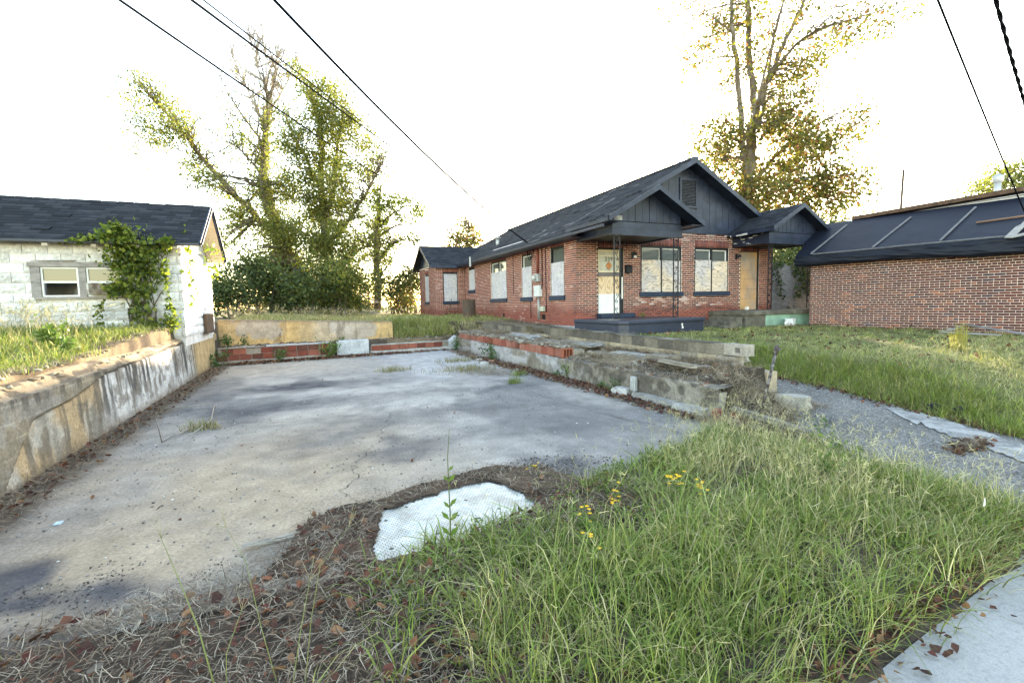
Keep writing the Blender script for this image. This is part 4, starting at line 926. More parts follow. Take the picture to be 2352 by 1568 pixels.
def scroll_post(x, y, z0, z1, w, along, lab=None):
    'wrought iron post: two uprights and S scrolls between them'
    u = np.array(along, float); c = np.array([x, y, 0.0]); mb = MB()
    for s in (-1, 1): mb.bar(c + u * s * w / 2 + [0, 0, z0], c + u * s * w / 2 + [0, 0, z1], .026, .026, up=(u[1], -u[0], 0))
    mb.bar(c - u * w / 2 + [0, 0, z0 + .012], c + u * w / 2 + [0, 0, z0 + .012], .05, .02)
    O = mb.build('porch_post', m_iron, HOUSE)
    n = int((z1 - z0) / .34); h = (z1 - z0) / n
    for i in range(n):
        zc = z0 + (i + .5) * h; sg = 1 if i % 2 else -1; pts = []
        for t in np.linspace(0, 1, 40):
            q = 2 * t - 1; r = abs(q)
            ang = (1 - r) * 0
            # S curve with curled ends
            if r < .55: pts.append((sg * .30 * w * math.sin(q / .55 * math.pi / 2) * .9, q * .42 * h * 1.0))
            else:
                k = (r - .55) / .45; th = k * 2.1 * math.pi; rad = .22 * w * (1 - .72 * k) + .004; s2 = 1 if q > 0 else -1
                cx_, cz_ = sg * s2 * (.27 * w - .22 * w), s2 * .42 * h * .55
                pts.append((cx_ + sg * s2 * rad * math.cos(th), cz_ + s2 * rad * math.sin(th)))
        mb = MB(); mb.tube([c + u * p[0] + np.array([0, 0, zc + p[1]]) for p in pts], .0085, 5); mb.build('scroll', m_iron, O)
    return O
scroll_post(7.98, 11.2, 1.12, 3.46, .19, (1, 0, 0)); scroll_post(10.08, 11.22, 1.12, 3.46, .17, (1, 0, 0)); scroll_post(14.46, 11.58, 1.24, 3.47, .17, (1, 0, 0)); scroll_post(16.42, 11.58, 1.24, 3.47, .17, (1, 0, 0))
m_plat = M('navy_porch_paint', (.028, .036, .062), rough=.4, var=.25, vs=1.5, bump=.15, bs=12, spec=.45)
pl = [(7.62, 12.985), (7.62, 11.0), (7.68, 10.72), (7.95, 10.62), (11.0, 10.95), (11.0, 12.985)]
mb = MB(); mb.prism([(p[0], p[1]) for p in pl], 2, .98, 1.09); PF = bevel(mb.build('porch_platform', m_plat, HOUSE), .03, 3)
cx_, cy_ = 9.3, 12.3
mb = MB(); mb.prism([(cx_ + (p[0] - cx_) * .975, min(p[1] + .05, 12.98) if p[1] < 12.5 else p[1]) for p in pl], 2, .45, .98); mb.build('platform_base', m_plat, PF)
mb = MB(); mb.prism([(10.02, .80), (10.07, .79), (10.075, .84), (10.04, .88), (10.06, .93), (10.02, .95), (10.0, .90), (10.03, .85)], 1, 10.878, 10.9); mb.build('paint_chip', m_white, PF)
m_moss = M('mossy_concrete', (.10, .095, .08), var=.35, vs=4, bump=.6, bs=22, tint=(.20, .18, .15), tamt=.7, ts=3)
m_green = M('mint_green_paint', (.27, .45, .36), var=.16, vs=2, bump=.3, bs=15, tint=(.12, .13, .12), tamt=.45, ts=1.8, rough=.7)
mb = MB(); mb.box(13.15, 17.3, 11.36, 12.985, 1.07, 1.215); Q2 = tag(bevel(mb.build('porch_platform', m_moss, HOUSE), .02, 2), 'mossy concrete porch platform with mint green side')
mb = MB(); mb.box(13.2, 14.12, 11.44, 12.98, .45, 1.07); mb.build('platform_base', m_moss, Q2)
mb = MB(); mb.box(14.13, 15.0, 11.46, 12.9, .45, 1.07); mb.box(15.0, 17.2, 11.47, 12.9, .45, 1.07); mb.build('painted_side', m_green, Q2)
for i in range(4):
    mb = MB(); mb.box(13.14 - .27 * (i + 1), 13.14 - .27 * i, 11.5 + .02 * i, 12.7, .45, 1.15 - .13 * (i + 1)); bevel(mb.build('step', m_moss, Q2), .015)

# things on the roof
def on_roof(px, py):
    v = FWD + RIGHT * (px - CXP) / FPX - UP * (py - CYP) / FPX
    # z = RZ - RK*(RX - x)
    t = (RZ - RK * RX - CAM_H) / (v[2] - RK * v[0]); return CAMP + v * t
q = on_roof(1125, 548); mb = MB(); mb.tube([q - [0, 0, .1], q + [0, 0, .42]], .05, 10); mb.build('vent_pipe', m_rust, RF)
q = on_roof(1143, 562); mb = MB(); mb.tube([q - [0, 0, .1], q + [0, 0, .26]], .085, 12); mb.tube([q + [0, 0, .26], q + [0, 0, .30], q + [0, 0, .36], q + [0, 0, .39]], [.085, .17, .17, .04], 12); mb.build('flue_cap', m_metal, RF, True)
q = on_roof(1080, 607); mb = MB(); mb.tube([q - [0, 0, .1], q + [0, 0, .32]], .035, 8); mb.build('vent_pipe', m_metal, RF)
mb = MB(); mb.obox(on_roof(1165, 566) + np.array([0, 0, .012]), (0, 1, 0), vl, np.cross((0, 1, 0), vl), 1.6, .06, .004); mb.build('bare_strip', M('worn_flashing', (.20, .20, .22), rough=.5), RF)
# ------------------------------------------------------------------ neighbouring brick building under a tarpaulin
BB = empty('brick_building', (19, 7, .6), 'low brick building with black tarpaulin roof at the right edge', 'building')
bc = atZ(1858, 747, .68); fB = Fr((bc[0], bc[1]), R(-78.5))
PALB = [(.115, .042, .042), (.14, .05, .047), (.10, .04, .044), (.16, .055, .047), (.13, .05, .052), (.27, .09, .055), (.07, .043, .06), (.12, .045, .042), (.20, .07, .052), (.13, .048, .046)]
def colB(p, r):
    return 5 if r < .045 else (6 if r < .08 else (8 if r < .14 else random.choice([0, 1, 2, 3, 4, 7, 9, 0, 2, 7])))
brick_wall(BB, fB, 9.5, .50, 2.80, [], [], PALB, m_mortB, CH=.0690, BL=.205, J=.0115, nind=300, colf=colB, header=7)
mb = MB(); fB.box(mb, .02, 9.5, -7.5, -.03, .4, 2.9); mb.build('rear_wall', m_mortB, BB)
prof = [(.10, 2.66), (.30, 2.66), (.375, 2.72), (.39, 2.82), (.37, 2.92), (.33, 3.0), (.26, 3.06), (-.1, 3.29), (-.5, 3.55), (-.9, 3.8), (-1.3, 4.06), (-1.5, 4.18), (-1.62, 4.22), (-2.6, 4.24), (-7.5, 4.26)]
pt = np.linspace(0, len(prof) - 1, 90); pd = np.interp(pt, range(len(prof)), [p[0] for p in prof]); pz = np.interp(pt, range(len(prof)), [p[1] for p in prof])
pu = np.linspace(-.34, 9.6, 200); UU, TT = np.meshgrid(pu, pt)
DD = np.interp(TT, pt, pd); ZZ = np.interp(TT, pt, pz); sk = sm(7.2, 5.5, TT)
wr = (fbm(UU * 1.3 + TT * .5, TT * .8, 2.0, 4, 111) - .5); DD = DD + sk * .09 * wr + (1 - sk) * .015 * wr; ZZ = ZZ + (1 - sk) * .03 * (fbm(UU, TT * .5, .9, 3, 112) - .5) + sk * .05 * (fbm(UU, TT * .3, .8, 3, 113) - .5) - .06 * np.exp(-((UU - 4.6) / 1.2) ** 2) * (TT < 5)
PP = fB.o + UU[..., None] * fB.u + DD[..., None] * fB.n + ZZ[..., None] * np.array([0, 0, 1.0])
TR = link('tarpaulin_roof', npmesh('tarpaulin_roof', PP.reshape(-1, 3), grid_faces(200, 90), m_tarp, None, True), BB)
mb = MB(); mb.add([fB.P(-.33, p[0], p[1]) for p in prof] + [fB.P(-.33, -7.5, 2.66)], [tuple(range(len(prof) + 1))]); mb.build('tarpaulin_end', m_tarp, TR)
A_ = fB.P(0, .26, 3.06); Bv = fB.P(0, -1.5, 4.18) - A_; tn = np.cross(fB.u, Bv); tn = tn / np.linalg.norm(tn); tn = tn if tn[2] > 0 else -tn
def on_tarp(x, y, off=.03):
    v = FWD + RIGHT * (x - CXP) / FPX - UP * (y - CYP) / FPX; return CAMP + v * (((A_ - CAMP) @ tn + off) / (v @ tn))
def zr_(x, y): return ((2350 + x / 2.6136) / 1.30612, (480 + y / 2.6136) / 1.30612)
m_batt = M('grey_batten', (.15, .15, .165), var=.3, vs=8, bump=.4)
for (p, q, wd) in [((215, 735), (497, 508), .045), ((700, 683), (1000, 447), .045), ((1228, 632), (1508, 368), .045), ((230, 738), (860, 680), .025), ((860, 678), (1760, 595), .025), ((1512, 490), (1900, 437), .04)]:
    mb = MB(); mb.bar(on_tarp(*zr_(*p)), on_tarp(*zr_(*q)), wd, .03, up=tn); mb.build('batten', m_batt if p != (1512, 490) else M('brown_stick', (.22, .13, .09)), TR)
for (p, q, wd) in [((1765, 610), (1860, 520), .16), ((1830, 560), (1960, 430), .10), ((1850, 520), (1990, 470), .09), ((1800, 600), (1990, 560), .10)]:
    mb = MB(); mb.bar(on_tarp(*zr_(*p), .06), on_tarp(*zr_(*q), .07), wd, .025, up=tn); mb.build('loose_board', m_wood, TR)
# pale flat roofed building behind it
WB = empty('white_building', (25, 8, .6), 'pale flat roofed building rising behind the tarpaulin roof', 'building')
mb = MB(); mb.box(22, 34, -6, 11.78, .3, 4.86); mb.box(22.2, 34, 11.78, 15.5, .3, 4.72); mb.build('wall', m_wall2, WB)
m_fasc = M('stained_fascia', (.50, .48, .46), var=.12, tint=(.25, .18, .14), tamt=.4, ts=3)
mb = MB(); mb.box(21.92, 34, -6, 11.85, 4.862, 5.06); mb.build('fascia', m_fasc, WB)
mb = MB(); mb.box(22.12, 34, 11.86, 15.5, 4.722, 4.92); mb.build('fascia', m_fasc, WB)
m_copp = M('grey_coping', (.45, .42, .40), var=.25)
for k in range(12):
    y0 = 11.9 - 1.45 * (k + 1); mb = MB(); mb.box(21.88, 22.3, y0 + .02, y0 + 1.44, 5.062, 5.078 + (.012 if k % 2 else 0)); mb.build('coping', m_copp, WB)
mb = MB(); mb.box(21.97, 21.998, 8.6, 9.9, 4.3, 4.78); mb.build('window', m_white, WB)
q = atX(2068, 497, 21.8); q2 = atX(2075.5, 390, 21.8)
mb = MB(); mb.tube([(q[0], q[1], 2.0), q, q2], [.05, .05, .045], 6); tag(mb.build('antenna_mast', m_rust), 'thin rusty antenna mast behind the tarpaulin roof', 'mast')
q = atX(2291, 432, 23.0); mb = MB(); mb.tube([(q[0], q[1], 4.9), (q[0], q[1], q[2] + .18)], .10, 10); mb.tube([(q[0], q[1], q[2] + .18), (q[0], q[1], q[2] + .24), (q[0], q[1], q[2] + .42), (q[0], q[1], q[2] + .48)], [.10, .16, .16, .06], 12)
tag(mb.build('roof_ventilator', m_metal, None, True), 'round metal roof ventilator on the pale flat roofed building', 'ventilator')
mb = MB(); mb.bar(bc + np.array([1.9, -.2, 3.6]), bc + np.array([2.6, -4.2, 3.75]), .5, .12); tag(mb.build('leaf_heap', M('leaf_mould', (.10, .06, .04), bump=1.0, bs=20, var=.5, vs=9)), 'heap of brown leaves caught behind the tarpaulin ridge', 'leaves', kind='stuff')

# ------------------------------------------------------------------ block shed
SH = empty('block_shed', (-6, 14.6, 1.2), 'whitewashed rock faced block shed with dark shingle roof', 'shed')
SX1, SY0, SY1 = -2.53, 12.8, 16.42
def rock_block(col, seed, L=.385, Hh=.188):
    rg = np.random.default_rng(seed); nu, nw = 7, 5; V = []; 
    for j in range(nw):
        for i in range(nu):
            edge = i in (0, nu - 1) or j in (0, nw - 1)
            V.append((-L / 2 + L * i / (nu - 1), 0 if edge else -.010 - rg.random() * .022, Hh * j / (nw - 1)))
    F = [tuple(f) for f in grid_faces(nu, nw)]; b = len(V)
    V += [(-L / 2, .05, 0), (L / 2, .05, 0), (L / 2, .05, Hh), (-L / 2, .05, Hh)]
    F += [(0, b, b + 1, nu - 1), (nu * (nw - 1), nu * nw - 1, b + 2, b + 3)]; F += [(0, nu * (nw - 1), b + 3, b), (nu - 1, b + 1, b + 2, nu * nw - 1)]
    mb = MB(); mb.add(V, F, col); me = mb.mesh('stone_block', m_block, col=True); fixn(me); return me
RBM = [rock_block(c_, i) for i, c_ in enumerate([(.78, .78, .79), (.75, .75, .77), (.80, .79, .79), (.72, .72, .73), (.77, .77, .79), (.60, .59, .58), (.77, .76, .74), (.75, .76, .78)])]
m_bmort = M('whitewashed_mortar', (.70, .69, .69), var=.2, vs=4, bump=.6, bs=20, tint=(.42, .38, .34), tamt=.4, ts=3)
WIN = (-5.06, -3.52, 1.93, 2.62)
def block_rows(fr, L, z0, rows, opens, weather):
    for r in range(rows):
        z = z0 + .2 * r; off = -.2 * (r % 2)
        cuts = [(o[0], o[1]) for o in opens if o[2] < z + .15 and o[3] > z + .04]
        for (a, b) in carve(0, L, cuts):
            k = math.floor((a - off) / .4)
            while True:
                u0 = off + k * .4; k += 1
                if u0 >= b: break
                w0, w1 = max(u0, a), min(u0 + .388, b)
                if w1 - w0 < .06: continue
                o = bpy.data.objects.new('stone_block', RBM[5] if (random.random() < .14 + (.25 if r < 3 else 0) and weather) else random.choice(RBM)); COL.objects.link(o); o.parent = SH; o.matrix_parent_inverse = PINV(SH)
                o.location = fr.P((w0 + w1) / 2, .0, z); o.rotation_euler = (0, 0, fr.a); o.scale = ((w1 - w0) / .385, 1, 1)
fSh = Fr((-7.0, SY0), 0.0); fSg = Fr((SX1, SY0), R(90))
block_rows(fSh, SX1 + 7.0, 1.02, 10, [(WIN[0] + 7.0, WIN[1] + 7.0, WIN[2], WIN[3])], True); block_rows(fSg, SY1 - SY0, 1.02, 10, [], False)
mb = MB(); mb.box(-14, WIN[0], SY0 + .02, SY0 + .15, .8, 3.06); mb.box(WIN[1], SX1 - .02, SY0 + .02, SY0 + .15, .8, 3.06); mb.box(WIN[0], WIN[1], SY0 + .021, SY0 + .15, .8, WIN[2]); mb.box(WIN[0], WIN[1], SY0 + .021, SY0 + .15, WIN[3], 3.06)
mb.box(SX1 - .15, SX1 - .02, SY0 + .15, SY1, .8, 3.06); mb.box(-14, SX1 - .15, SY1 - .1, SY1, .8, 3.06); mb.build('wall', m_bmort, SH)
mb = MB(); mb.box(-5.4, -3.2, 14.2, 14.22, 1.2, 3.0); mb.box(-4.72, -4.45, 13.6, 13.64, 1.3, 2.45, (.6, .65, .7)); mb.build('interior_partition', M('pale_interior', (.55, .58, .62)), SH)
# window: weathered timber surround, two white aluminium lights
mb = MB(); Yf = SY0 - .04
mb.box(-5.10, -4.95, Yf, SY0 + .06, 1.93, 2.545); mb.box(-4.335, -4.215, Yf, SY0 + .06, 1.93, 2.545); mb.box(-3.62, -3.50, Yf, SY0 + .06, 1.93, 2.545); mb.box(-5.13, -3.45, Yf - .02, SY0 + .05, 2.547, 2.64); mb.box(-5.06, -3.46, Yf - .03, SY0 + .05, 1.885, 1.928)
WN = mb.build('window', m_wood, SH)
mb = MB(); mb.bar((-5.0, Yf - .03, 2.665), (-4.35, Yf - .03, 2.675), .05, .014); mb.build('drip_board', m_wood, WN)
for (xa, xb_) in ((-4.945, -4.34), (-4.21, -3.625)):
    mb = MB(); t_ = .032
    for (p, q, r0, r1) in ((xa, xa + t_, 1.935, 2.54), (xb_ - t_, xb_, 1.935, 2.54), (xa + t_, xb_ - t_, 1.935, 1.965), (xa + t_, xb_ - t_, 2.505, 2.54), (xa + t_, xb_ - t_, 2.215, 2.255)): mb.box(p, q, SY0 - .015, SY0 + .03, r0, r1)
    mb.build('aluminium_frame', m_white, WN)
    mb = MB(); mb.box(xa + t_, xb_ - t_, SY0 + .008, SY0 + .012, 2.255, 2.505); mb.build('pane', GLASS('reflecting_pane', (.11, .11, .085), .12), WN)
# roof
SRY, SRZ, SEZ = 14.15, 4.17, 3.06; SXL, SXR = -14.3, -2.1
mb = MB()
for ye, ze in ((12.44, SEZ), (15.92, 2.99)):
    mb.add([(SXL, SRY, SRZ), (SXR, SRY, SRZ), (SXR, ye, ze), (SXL, ye, ze), (SXL, SRY, SRZ - .05), (SXR, SRY, SRZ - .05), (SXR, ye, ze - .05), (SXL, ye, ze - .05)], [(0, 1, 2, 3), (4, 7, 6, 5), (0, 4, 5, 1), (1, 5, 6, 2), (2, 6, 7, 3), (3, 7, 4, 0)], SHC[0])
SR = mb.build('roof', m_roof, SH, col=True)
vs_s = np.array([0, SRY - 12.44, SRZ - SEZ]); Ls = np.linalg.norm(vs_s); vs_s = vs_s / Ls
V, C = shingles((-7.0, 12.42, SEZ - .012), (1, 0, 0), vs_s, SXR + 7.0 + .01, Ls + .03, ch=.138, tab=.305, cols=SHC, seed=31, lift=.016)
tabv = {}
nind = 0
order = np.argsort(-V[:, 0, 0]); rest_i = []
for i in order:
    wtab = np.linalg.norm(V[i, 1] - V[i, 0])
    if nind < 190 and wtab > .29:
        ki = int(RNG.integers(6))
        if ki not in tabv:
            loc = V[i] - V[i, 0]; tabv[ki] = npmesh('shingle', loc, np.array([(0, 1, 2, 3), (4, 5, 1, 0)]), m_roof, np.repeat(C[i][None], 6, 0))
        o = bpy.data.objects.new('shingle', tabv[ki]); COL.objects.link(o); o.parent = SR; o.matrix_parent_inverse = PINV(SR); o.location = V[i, 0]; nind += 1
    else: rest_i.append(i)
link('shingles', shingle_mesh(V[rest_i], C[rest_i]), SR)['kind'] = 'stuff'
mb = MB(); mb.box(-14.3, SXR + .005, 12.405, 12.425, SEZ - .05, SEZ - .005); mb.build('fascia', M('dark_grey_trim', (.06, .065, .08), rough=.5), SR)
m_raft = M('stained_white_timber', (.55, .50, .44), tint=(.25, .18, .12), tamt=.6, ts=4)
for x in (-6.3, -5.45, -4.72, -3.95, -3.2, -2.55):
    mb = MB(); mb.bar((x, 12.46, SEZ - .10), (x, 12.83, SEZ + .10), .05, .09, up=(1, 0, 0)); mb.build('rafter_tail', m_raft, SR)
m_tanb = M('cream_board', (.60, .50, .37), var=.15, tint=(.38, .30, .2), tamt=.4, ts=3)
def sgz(y): return SRZ - .06 - (SRZ - SEZ) / (SRY - 12.44) * abs(y - SRY)
z = 3.06; i = 0
while z < 4.05:
    hw0 = (SRZ - .06 - z) / ((SRZ - SEZ) / (SRY - 12.44)); hw1 = (SRZ - .06 - min(z + .12, 4.1)) / ((SRZ - SEZ) / (SRY - 12.44))
    mb = MB(); mb.prism([(SRY - hw0, z), (SRY + hw0, z), (SRY + hw1, z + .115), (SRY - hw1, z + .115)], 0, SX1 - .03, SX1 + .012 * (1 + i % 2 * .3)); mb.build('siding_board', m_white, SH); z += .12; i += 1
# rake soffit boards and barge boards at the gable
n_b = 9
for s, ye, ze in ((-1, 12.44, SEZ), (1, 15.92, 2.99)):
    for k in range(n_b):
        t0, t1 = k / n_b, (k + .96) / n_b
        pts = [np.array([x, SRY + (ye - SRY) * t, SRZ + (ze - SRZ) * t - .062]) for x, t in ((SX1 + .02, t0), (SXR - .01, t0), (SXR - .01, t1), (SX1 + .02, t1))]
        mb = MB(); mb.add(pts + [p + np.array([0, 0, -.015]) for p in pts], [(0, 1, 2, 3), (4, 7, 6, 5), (0, 4, 5, 1), (1, 5, 6, 2), (2, 6, 7, 3), (3, 7, 4, 0)]); mb.build('soffit_board', m_tanb, SR)
    mb = MB(); p0, p1 = np.array([SXR + .015, SRY, SRZ - .03]), np.array([SXR + .015, ye, ze - .03]); mb.bar(p0, p1, .03, .10, up=(1, 0, 0)); mb.obox((p0 + p1) / 2, (p1 - p0) / np.linalg.norm(p1 - p0), (1, 0, 0), np.cross((p1 - p0) / np.linalg.norm(p1 - p0), (1, 0, 0)), np.linalg.norm(p1 - p0) / 2, .015, .05); mb.build('barge_board', m_sill, SR)
mb = MB(); mb.box(SX1 + .035, SX1 + .10, 14.7, 15.7, .98, 1.5); tag(mb.build('hatch', m_rust, SH), 'rusty brown hatch low in the sunlit gable wall')
# air conditioner in the right hand light
AC = empty('air_conditioner', (-4.0, 12.75, 1.97), 'rusty white window air conditioner in the shed window', 'air conditioner')
mb = MB(); mb.box(-4.17, -3.66, 12.60, 12.83, 1.965, 2.21); bevel(mb.build('case', M('rusty_white_enamel', (.50, .48, .44), tint=(.10, .07, .05), tamt=.9, ts=9, rough=.6), AC), .01)
for i in range(9):
    mb = MB(); mb.box(-4.13, -3.72, 12.588, 12.599, 1.985 + .024 * i, 1.997 + .024 * i); mb.build('fin', m_rust, AC)

# ------------------------------------------------------------------ ivy clad fence between house and brick building
FN = empty('board_fence', (21, 17, .8), 'tall grey board fence behind the right porch', 'fence')
for k in range(27):
    x = 16.9 + .31 * k; mb = MB(); h = 3.3 + random.uniform(-.1, .1); mb.box(x, x + .295, 16.6 + random.uniform(-.01, .01), 16.64, .6, h); mb.build('board', m_wood, FN)
mb = MB(); mb.box(16.9, 25.3, 16.64, 16.7, 1.2, 1.3); mb.box(16.9, 25.3, 16.64, 16.7, 2.6, 2.7); mb.build('rail', m_wood, FN)

# ------------------------------------------------------------------ overhead wires
def wire(pts, sag, r, label, n=40, mat=m_wire):
    p, q = [np.asarray(v, float) for v in pts]; t = np.linspace(0, 1, n)
    P = p[None] * (1 - t)[:, None] + q[None] * t[:, None]; P[:, 2] -= sag * 4 * t * (1 - t)
    mb = MB(); mb.tube(list(P), r, 5); return tag(mb.build('overhead_wire', mat, None, True), label, 'wire', 'overhead wires')
ATT = np.array([7.62, 16.1, 3.78])
n0 = at(650, 0, 7.0); wire((n0 + (n0 - ATT) * .35 + np.array([0, 0, .25]), ATT), .42, .023, 'thick service cable slanting down to the side eave of the brick house')
n0 = at(293, 0, 7.5); f0_ = at(1000, 470, 60); wire((n0 + (n0 - f0_) * .05, f0_), .5, .021, 'wire nearest the upper left corner, passing before the ivy clad tree')
n0 = at(453, 0, 8); f0_ = at(1060, 440, 75); wire((n0 + (n0 - f0_) * .05, f0_), .4, .023, 'lower of the two close wires crossing the tree top')
n0 = at(478, 0, 9); f0_ = at(1050, 430, 75); wire((n0 + (n0 - f0_) * .05, f0_), .4, .015, 'upper of the two close wires crossing the tree top')
n0 = at(2160, 0, 6); f0_ = at(2420, 640, 14); wire((n0 + (n0 - f0_) * .3, f0_), .10, .013, 'thin wire coming down over the tarpaulin roof')
n0 = at(2287, 0, 4.5); f0_ = at(2385, 330, 6.5); 
t = np.linspace(-.3, 1.4, 160); axp = n0 + (f0_ - n0) * t[:, None]; axp[:, 2] -= .05 * 4 * t * (1 - t)
mb = MB()
for s in (0, math.pi): mb.tube([axp[i] + RIGHT * .012 * math.cos(i * .55 + s) + UP * .012 * math.sin(i * .55 + s) for i in range(160)], .012, 5)
tag(mb.build('overhead_wire', m_wire, None, True), 'twisted black cable in the upper right corner', 'wire', 'overhead wires')
# service head: loops, insulator
SHD = empty('service_head', ATT, 'white insulators and looping cables under the house eave', 'service head')
mb = MB(); mb.tube([(7.62, 16.1, 3.78), (7.58, 16.1, 3.84)], .05, 8); mb.tube([(7.60, 15.85, 3.74), (7.57, 15.85, 3.80)], .045, 8); mb.tube([(7.6, 16.3, 3.72), (7.57, 16.3, 3.78)], .045, 8); mb.build('insulator', m_white, SHD, True)
for (ya, yb, dz) in ((16.35, 15.75, .55), (16.2, 15.62, .50), (16.3, 15.9, .38)):
    mb = MB(); mb.tube([(7.60, ya + (yb - ya) * t, 3.74 - dz * math.sin(math.pi * t) ** .8) for t in np.linspace(0, 1, 16)], .012, 5); mb.build('cable_loop', m_wire, SHD, True)

# ------------------------------------------------------------------ things fixed to the house
MT = empty('electric_meter', (7.7, 15.6, 1.8), 'grey electric meter with breaker box on the brick side wall', 'electric meter')
mb = MB(); mb.box(7.60, 7.742, 15.45, 15.78, 2.38, 2.66); bevel(mb.build('meter_box', m_metal, MT), .012)
mb = MB(); mb.tube([(7.60, 15.66, 2.52), (7.52, 15.66, 2.52), (7.50, 15.66, 2.52)], [.10, .10, .08], 16); mb.build('meter_dome', M('meter_glass', (.45, .46, .44), rough=.15, spec=.6), MT, True)
mb = MB(); mb.box(7.61, 7.742, 15.34, 15.80, 1.84, 2.24); bevel(mb.build('breaker_box', M('pale_grey_enamel', (.58, .60, .60), rough=.4), MT), .01)
mb = MB(); mb.tube([(7.70, 15.62, 3.74), (7.70, 15.62, 2.66)], .045, 10); mb.build('painted_conduit', M('red_painted_pipe', (.20, .06, .045), rough=.6), MT, True)
for yy in (15.64, 15.56):
    mb = MB(); mb.tube([(7.71, yy, 1.84), (7.71, yy, 1.02)], .02, 8); mb.build('conduit', m_metal, MT, True)
mb = MB(); mb.tube([(7.72, 15.30, 3.7), (7.72, 15.30, 2.3), (7.70, 15.35, 2.1)], .014, 6); mb.tube([(7.73, 15.05, 3.72), (7.73, 15.03, 1.3)], .012, 6); mb.tube([(7.73, 17.9, 3.7), (7.73, 17.9, 2.0)], .010, 5); mb.tube([(7.73, 16.3, 1.68), (7.73, 16.3, 1.05)], .012, 5); mb.build('cable', m_wire, MT, True)
mb = MB(); mb.box(7.62, 7.74, 15.12, 15.36, 1.32, 1.50); o = bevel(mb.build('utility_box', M('pale_green_enamel', (.42, .46, .38), rough=.5)), .015); tag(o, 'small pale green utility box low on the brick side wall', 'utility box')
mb = MB(); mb.box(9.56, 9.77, 12.87, 12.985, 2.53, 2.73); mb.prism([(12.86, 2.73), (12.985, 2.73), (12.985, 2.79), (12.93, 2.78)], 0, 9.555, 9.775); mb.tube([(9.6, 12.9, 2.53), (9.6, 12.88, 2.46), (9.6, 12.93, 2.47)], .006, 5); mb.tube([(9.73, 12.9, 2.53), (9.73, 12.88, 2.46), (9.73, 12.93, 2.47)], .006, 5)
tag(bevel(mb.build('mailbox', m_black), .008), 'small black wall mailbox beside door 239', 'mailbox')
def lantern(x, z, lab, globe):
    E_ = empty('wall_lantern', (x, 12.95, z), lab, 'lantern', 'porch wall lanterns')
    mb = MB(); mb.box(x - .045, x + .045, 12.965, 12.985, z - .08, z + .12); mb.tube([(x, 12.97, z + .08), (x, 12.90, z + .14), (x, 12.84, z + .10)], .011, 6); mb.build('bracket', m_iron, E_)
    mb = MB(); mb.tube([(x, 12.84, z + .10), (x, 12.84, z + .07), (x, 12.84, z + .0), (x, 12.84, z - .01)], [.015, .05, .075, .07], 8); mb.build('hood', m_iron, E_, True)
    if globe: mb = MB(); mb.tube([(x, 12.84, z - .005), (x, 12.84, z - .03), (x, 12.84, z - .07), (x, 12.84, z - .10)], [.03, .05, .05, .015], 10); mb.build('globe', m_white, E_, True)
lantern(9.86, 3.1, 'dark wall lantern with white globe beside door 239', True); lantern(14.46, 3.12, 'rusted wall lantern without globe beside the boarded doorway', False)

# ------------------------------------------------------------------ loose things
q = atZ(1078, 732, .98)
BR = empty('oil_drum', (q[0], q[1], .95), 'rusty dark oil drum beside the corner of the house wing', 'drum')
mb = MB(); pr = [(.28, 0), (.285, .02), (.285, .28), (.297, .29), (.297, .31), (.285, .32), (.285, .58), (.297, .59), (.297, .61), (.285, .62), (.285, .86), (.295, .87), (.295, .885), (.27, .885), (.265, .84)]
mb.tube([(q[0], q[1], .95 + p[1]) for p in pr], [p[0] for p in pr], 20); mb.build('drum_shell', m_rust, BR, False)
mb = MB(); mb.tube([(q[0], q[1], 1.78), (q[0], q[1], 1.785)], .264, 20); mb.build('drum_lid', m_black, BR)
# rusted stand by the wing
q = np.array([6.75, 23.9, 1.0])
CHR = empty('metal_chair', q, 'rusted frame of a metal chair against the house wing', 'chair')
for dx in (0, .42):
    mb = MB(); mb.tube([q + [dx, 0, 0], q + [dx + .02, .05, .45], q + [dx + .16, .25, .95]], .014, 6); mb.build('back_leg', m_rust, CHR, True)
    mb = MB(); mb.tube([q + [dx - .25, -.25, 0], q + [dx - .22, -.15, .42], q + [dx + .02, .05, .45]], .014, 6); mb.build('front_leg', m_rust, CHR, True)
mb = MB(); mb.add([q + [-.2, -.15, .42], q + [.22, -.15, .42], q + [.44, .05, .45], q + [.02, .05, .45]], [(0, 1, 2, 3)]); mb.build('seat', m_rust, CHR)
# leaning pole
b0 = atZ(1750, 940, .30); tt_ = at(1786, 792, np.dot(b0 - CAMP, FWD) + .05)
mb = MB(); ax = tt_ - b0; mb.tube([b0 - ax * .1, b0 + ax * .5, b0 + ax * .86], .017, 8); mb.tube([b0 + ax * .84, b0 + ax * .9, b0 + ax * .97, b0 + ax * 1.0], [.019, .028, .028, .012], 10); mb.tube([b0 + ax * .93 - RIGHT * .03, b0 + ax * .93 + RIGHT * .05], .013, 8)
tag(mb.build('leaning_pipe', M('flaking_paint_pipe', (.045, .032, .03), tint=(.40, .40, .41), tamt=.45, ts=20, var=.3, rough=.7), None, True), 'leaning rusty pipe with flaking white paint at the end of the ruined wall', 'pipe')
p_, q_ = atZ(1487, 826, .57), atZ(1640, 852, .52)
mb = MB(); mb.tube([p_, (p_ + q_) / 2 + [0, 0, .01], q_], .03, 8); tag(mb.build('rusty_pipe', m_rust, None, True), 'rusty brown pipe lying on the rubble ledge of the ruined wall', 'pipe')
mb = MB(); mb.box(4.90, 4.965, 6.40, 6.52, .12, .36); mb.box(4.885, 4.90, 6.42, 6.50, .16, .32, None); o = bevel(mb.build('outlet_box', m_metal), .008); tag(o, 'grey metal outlet box fixed to the low concrete wall', 'outlet box')
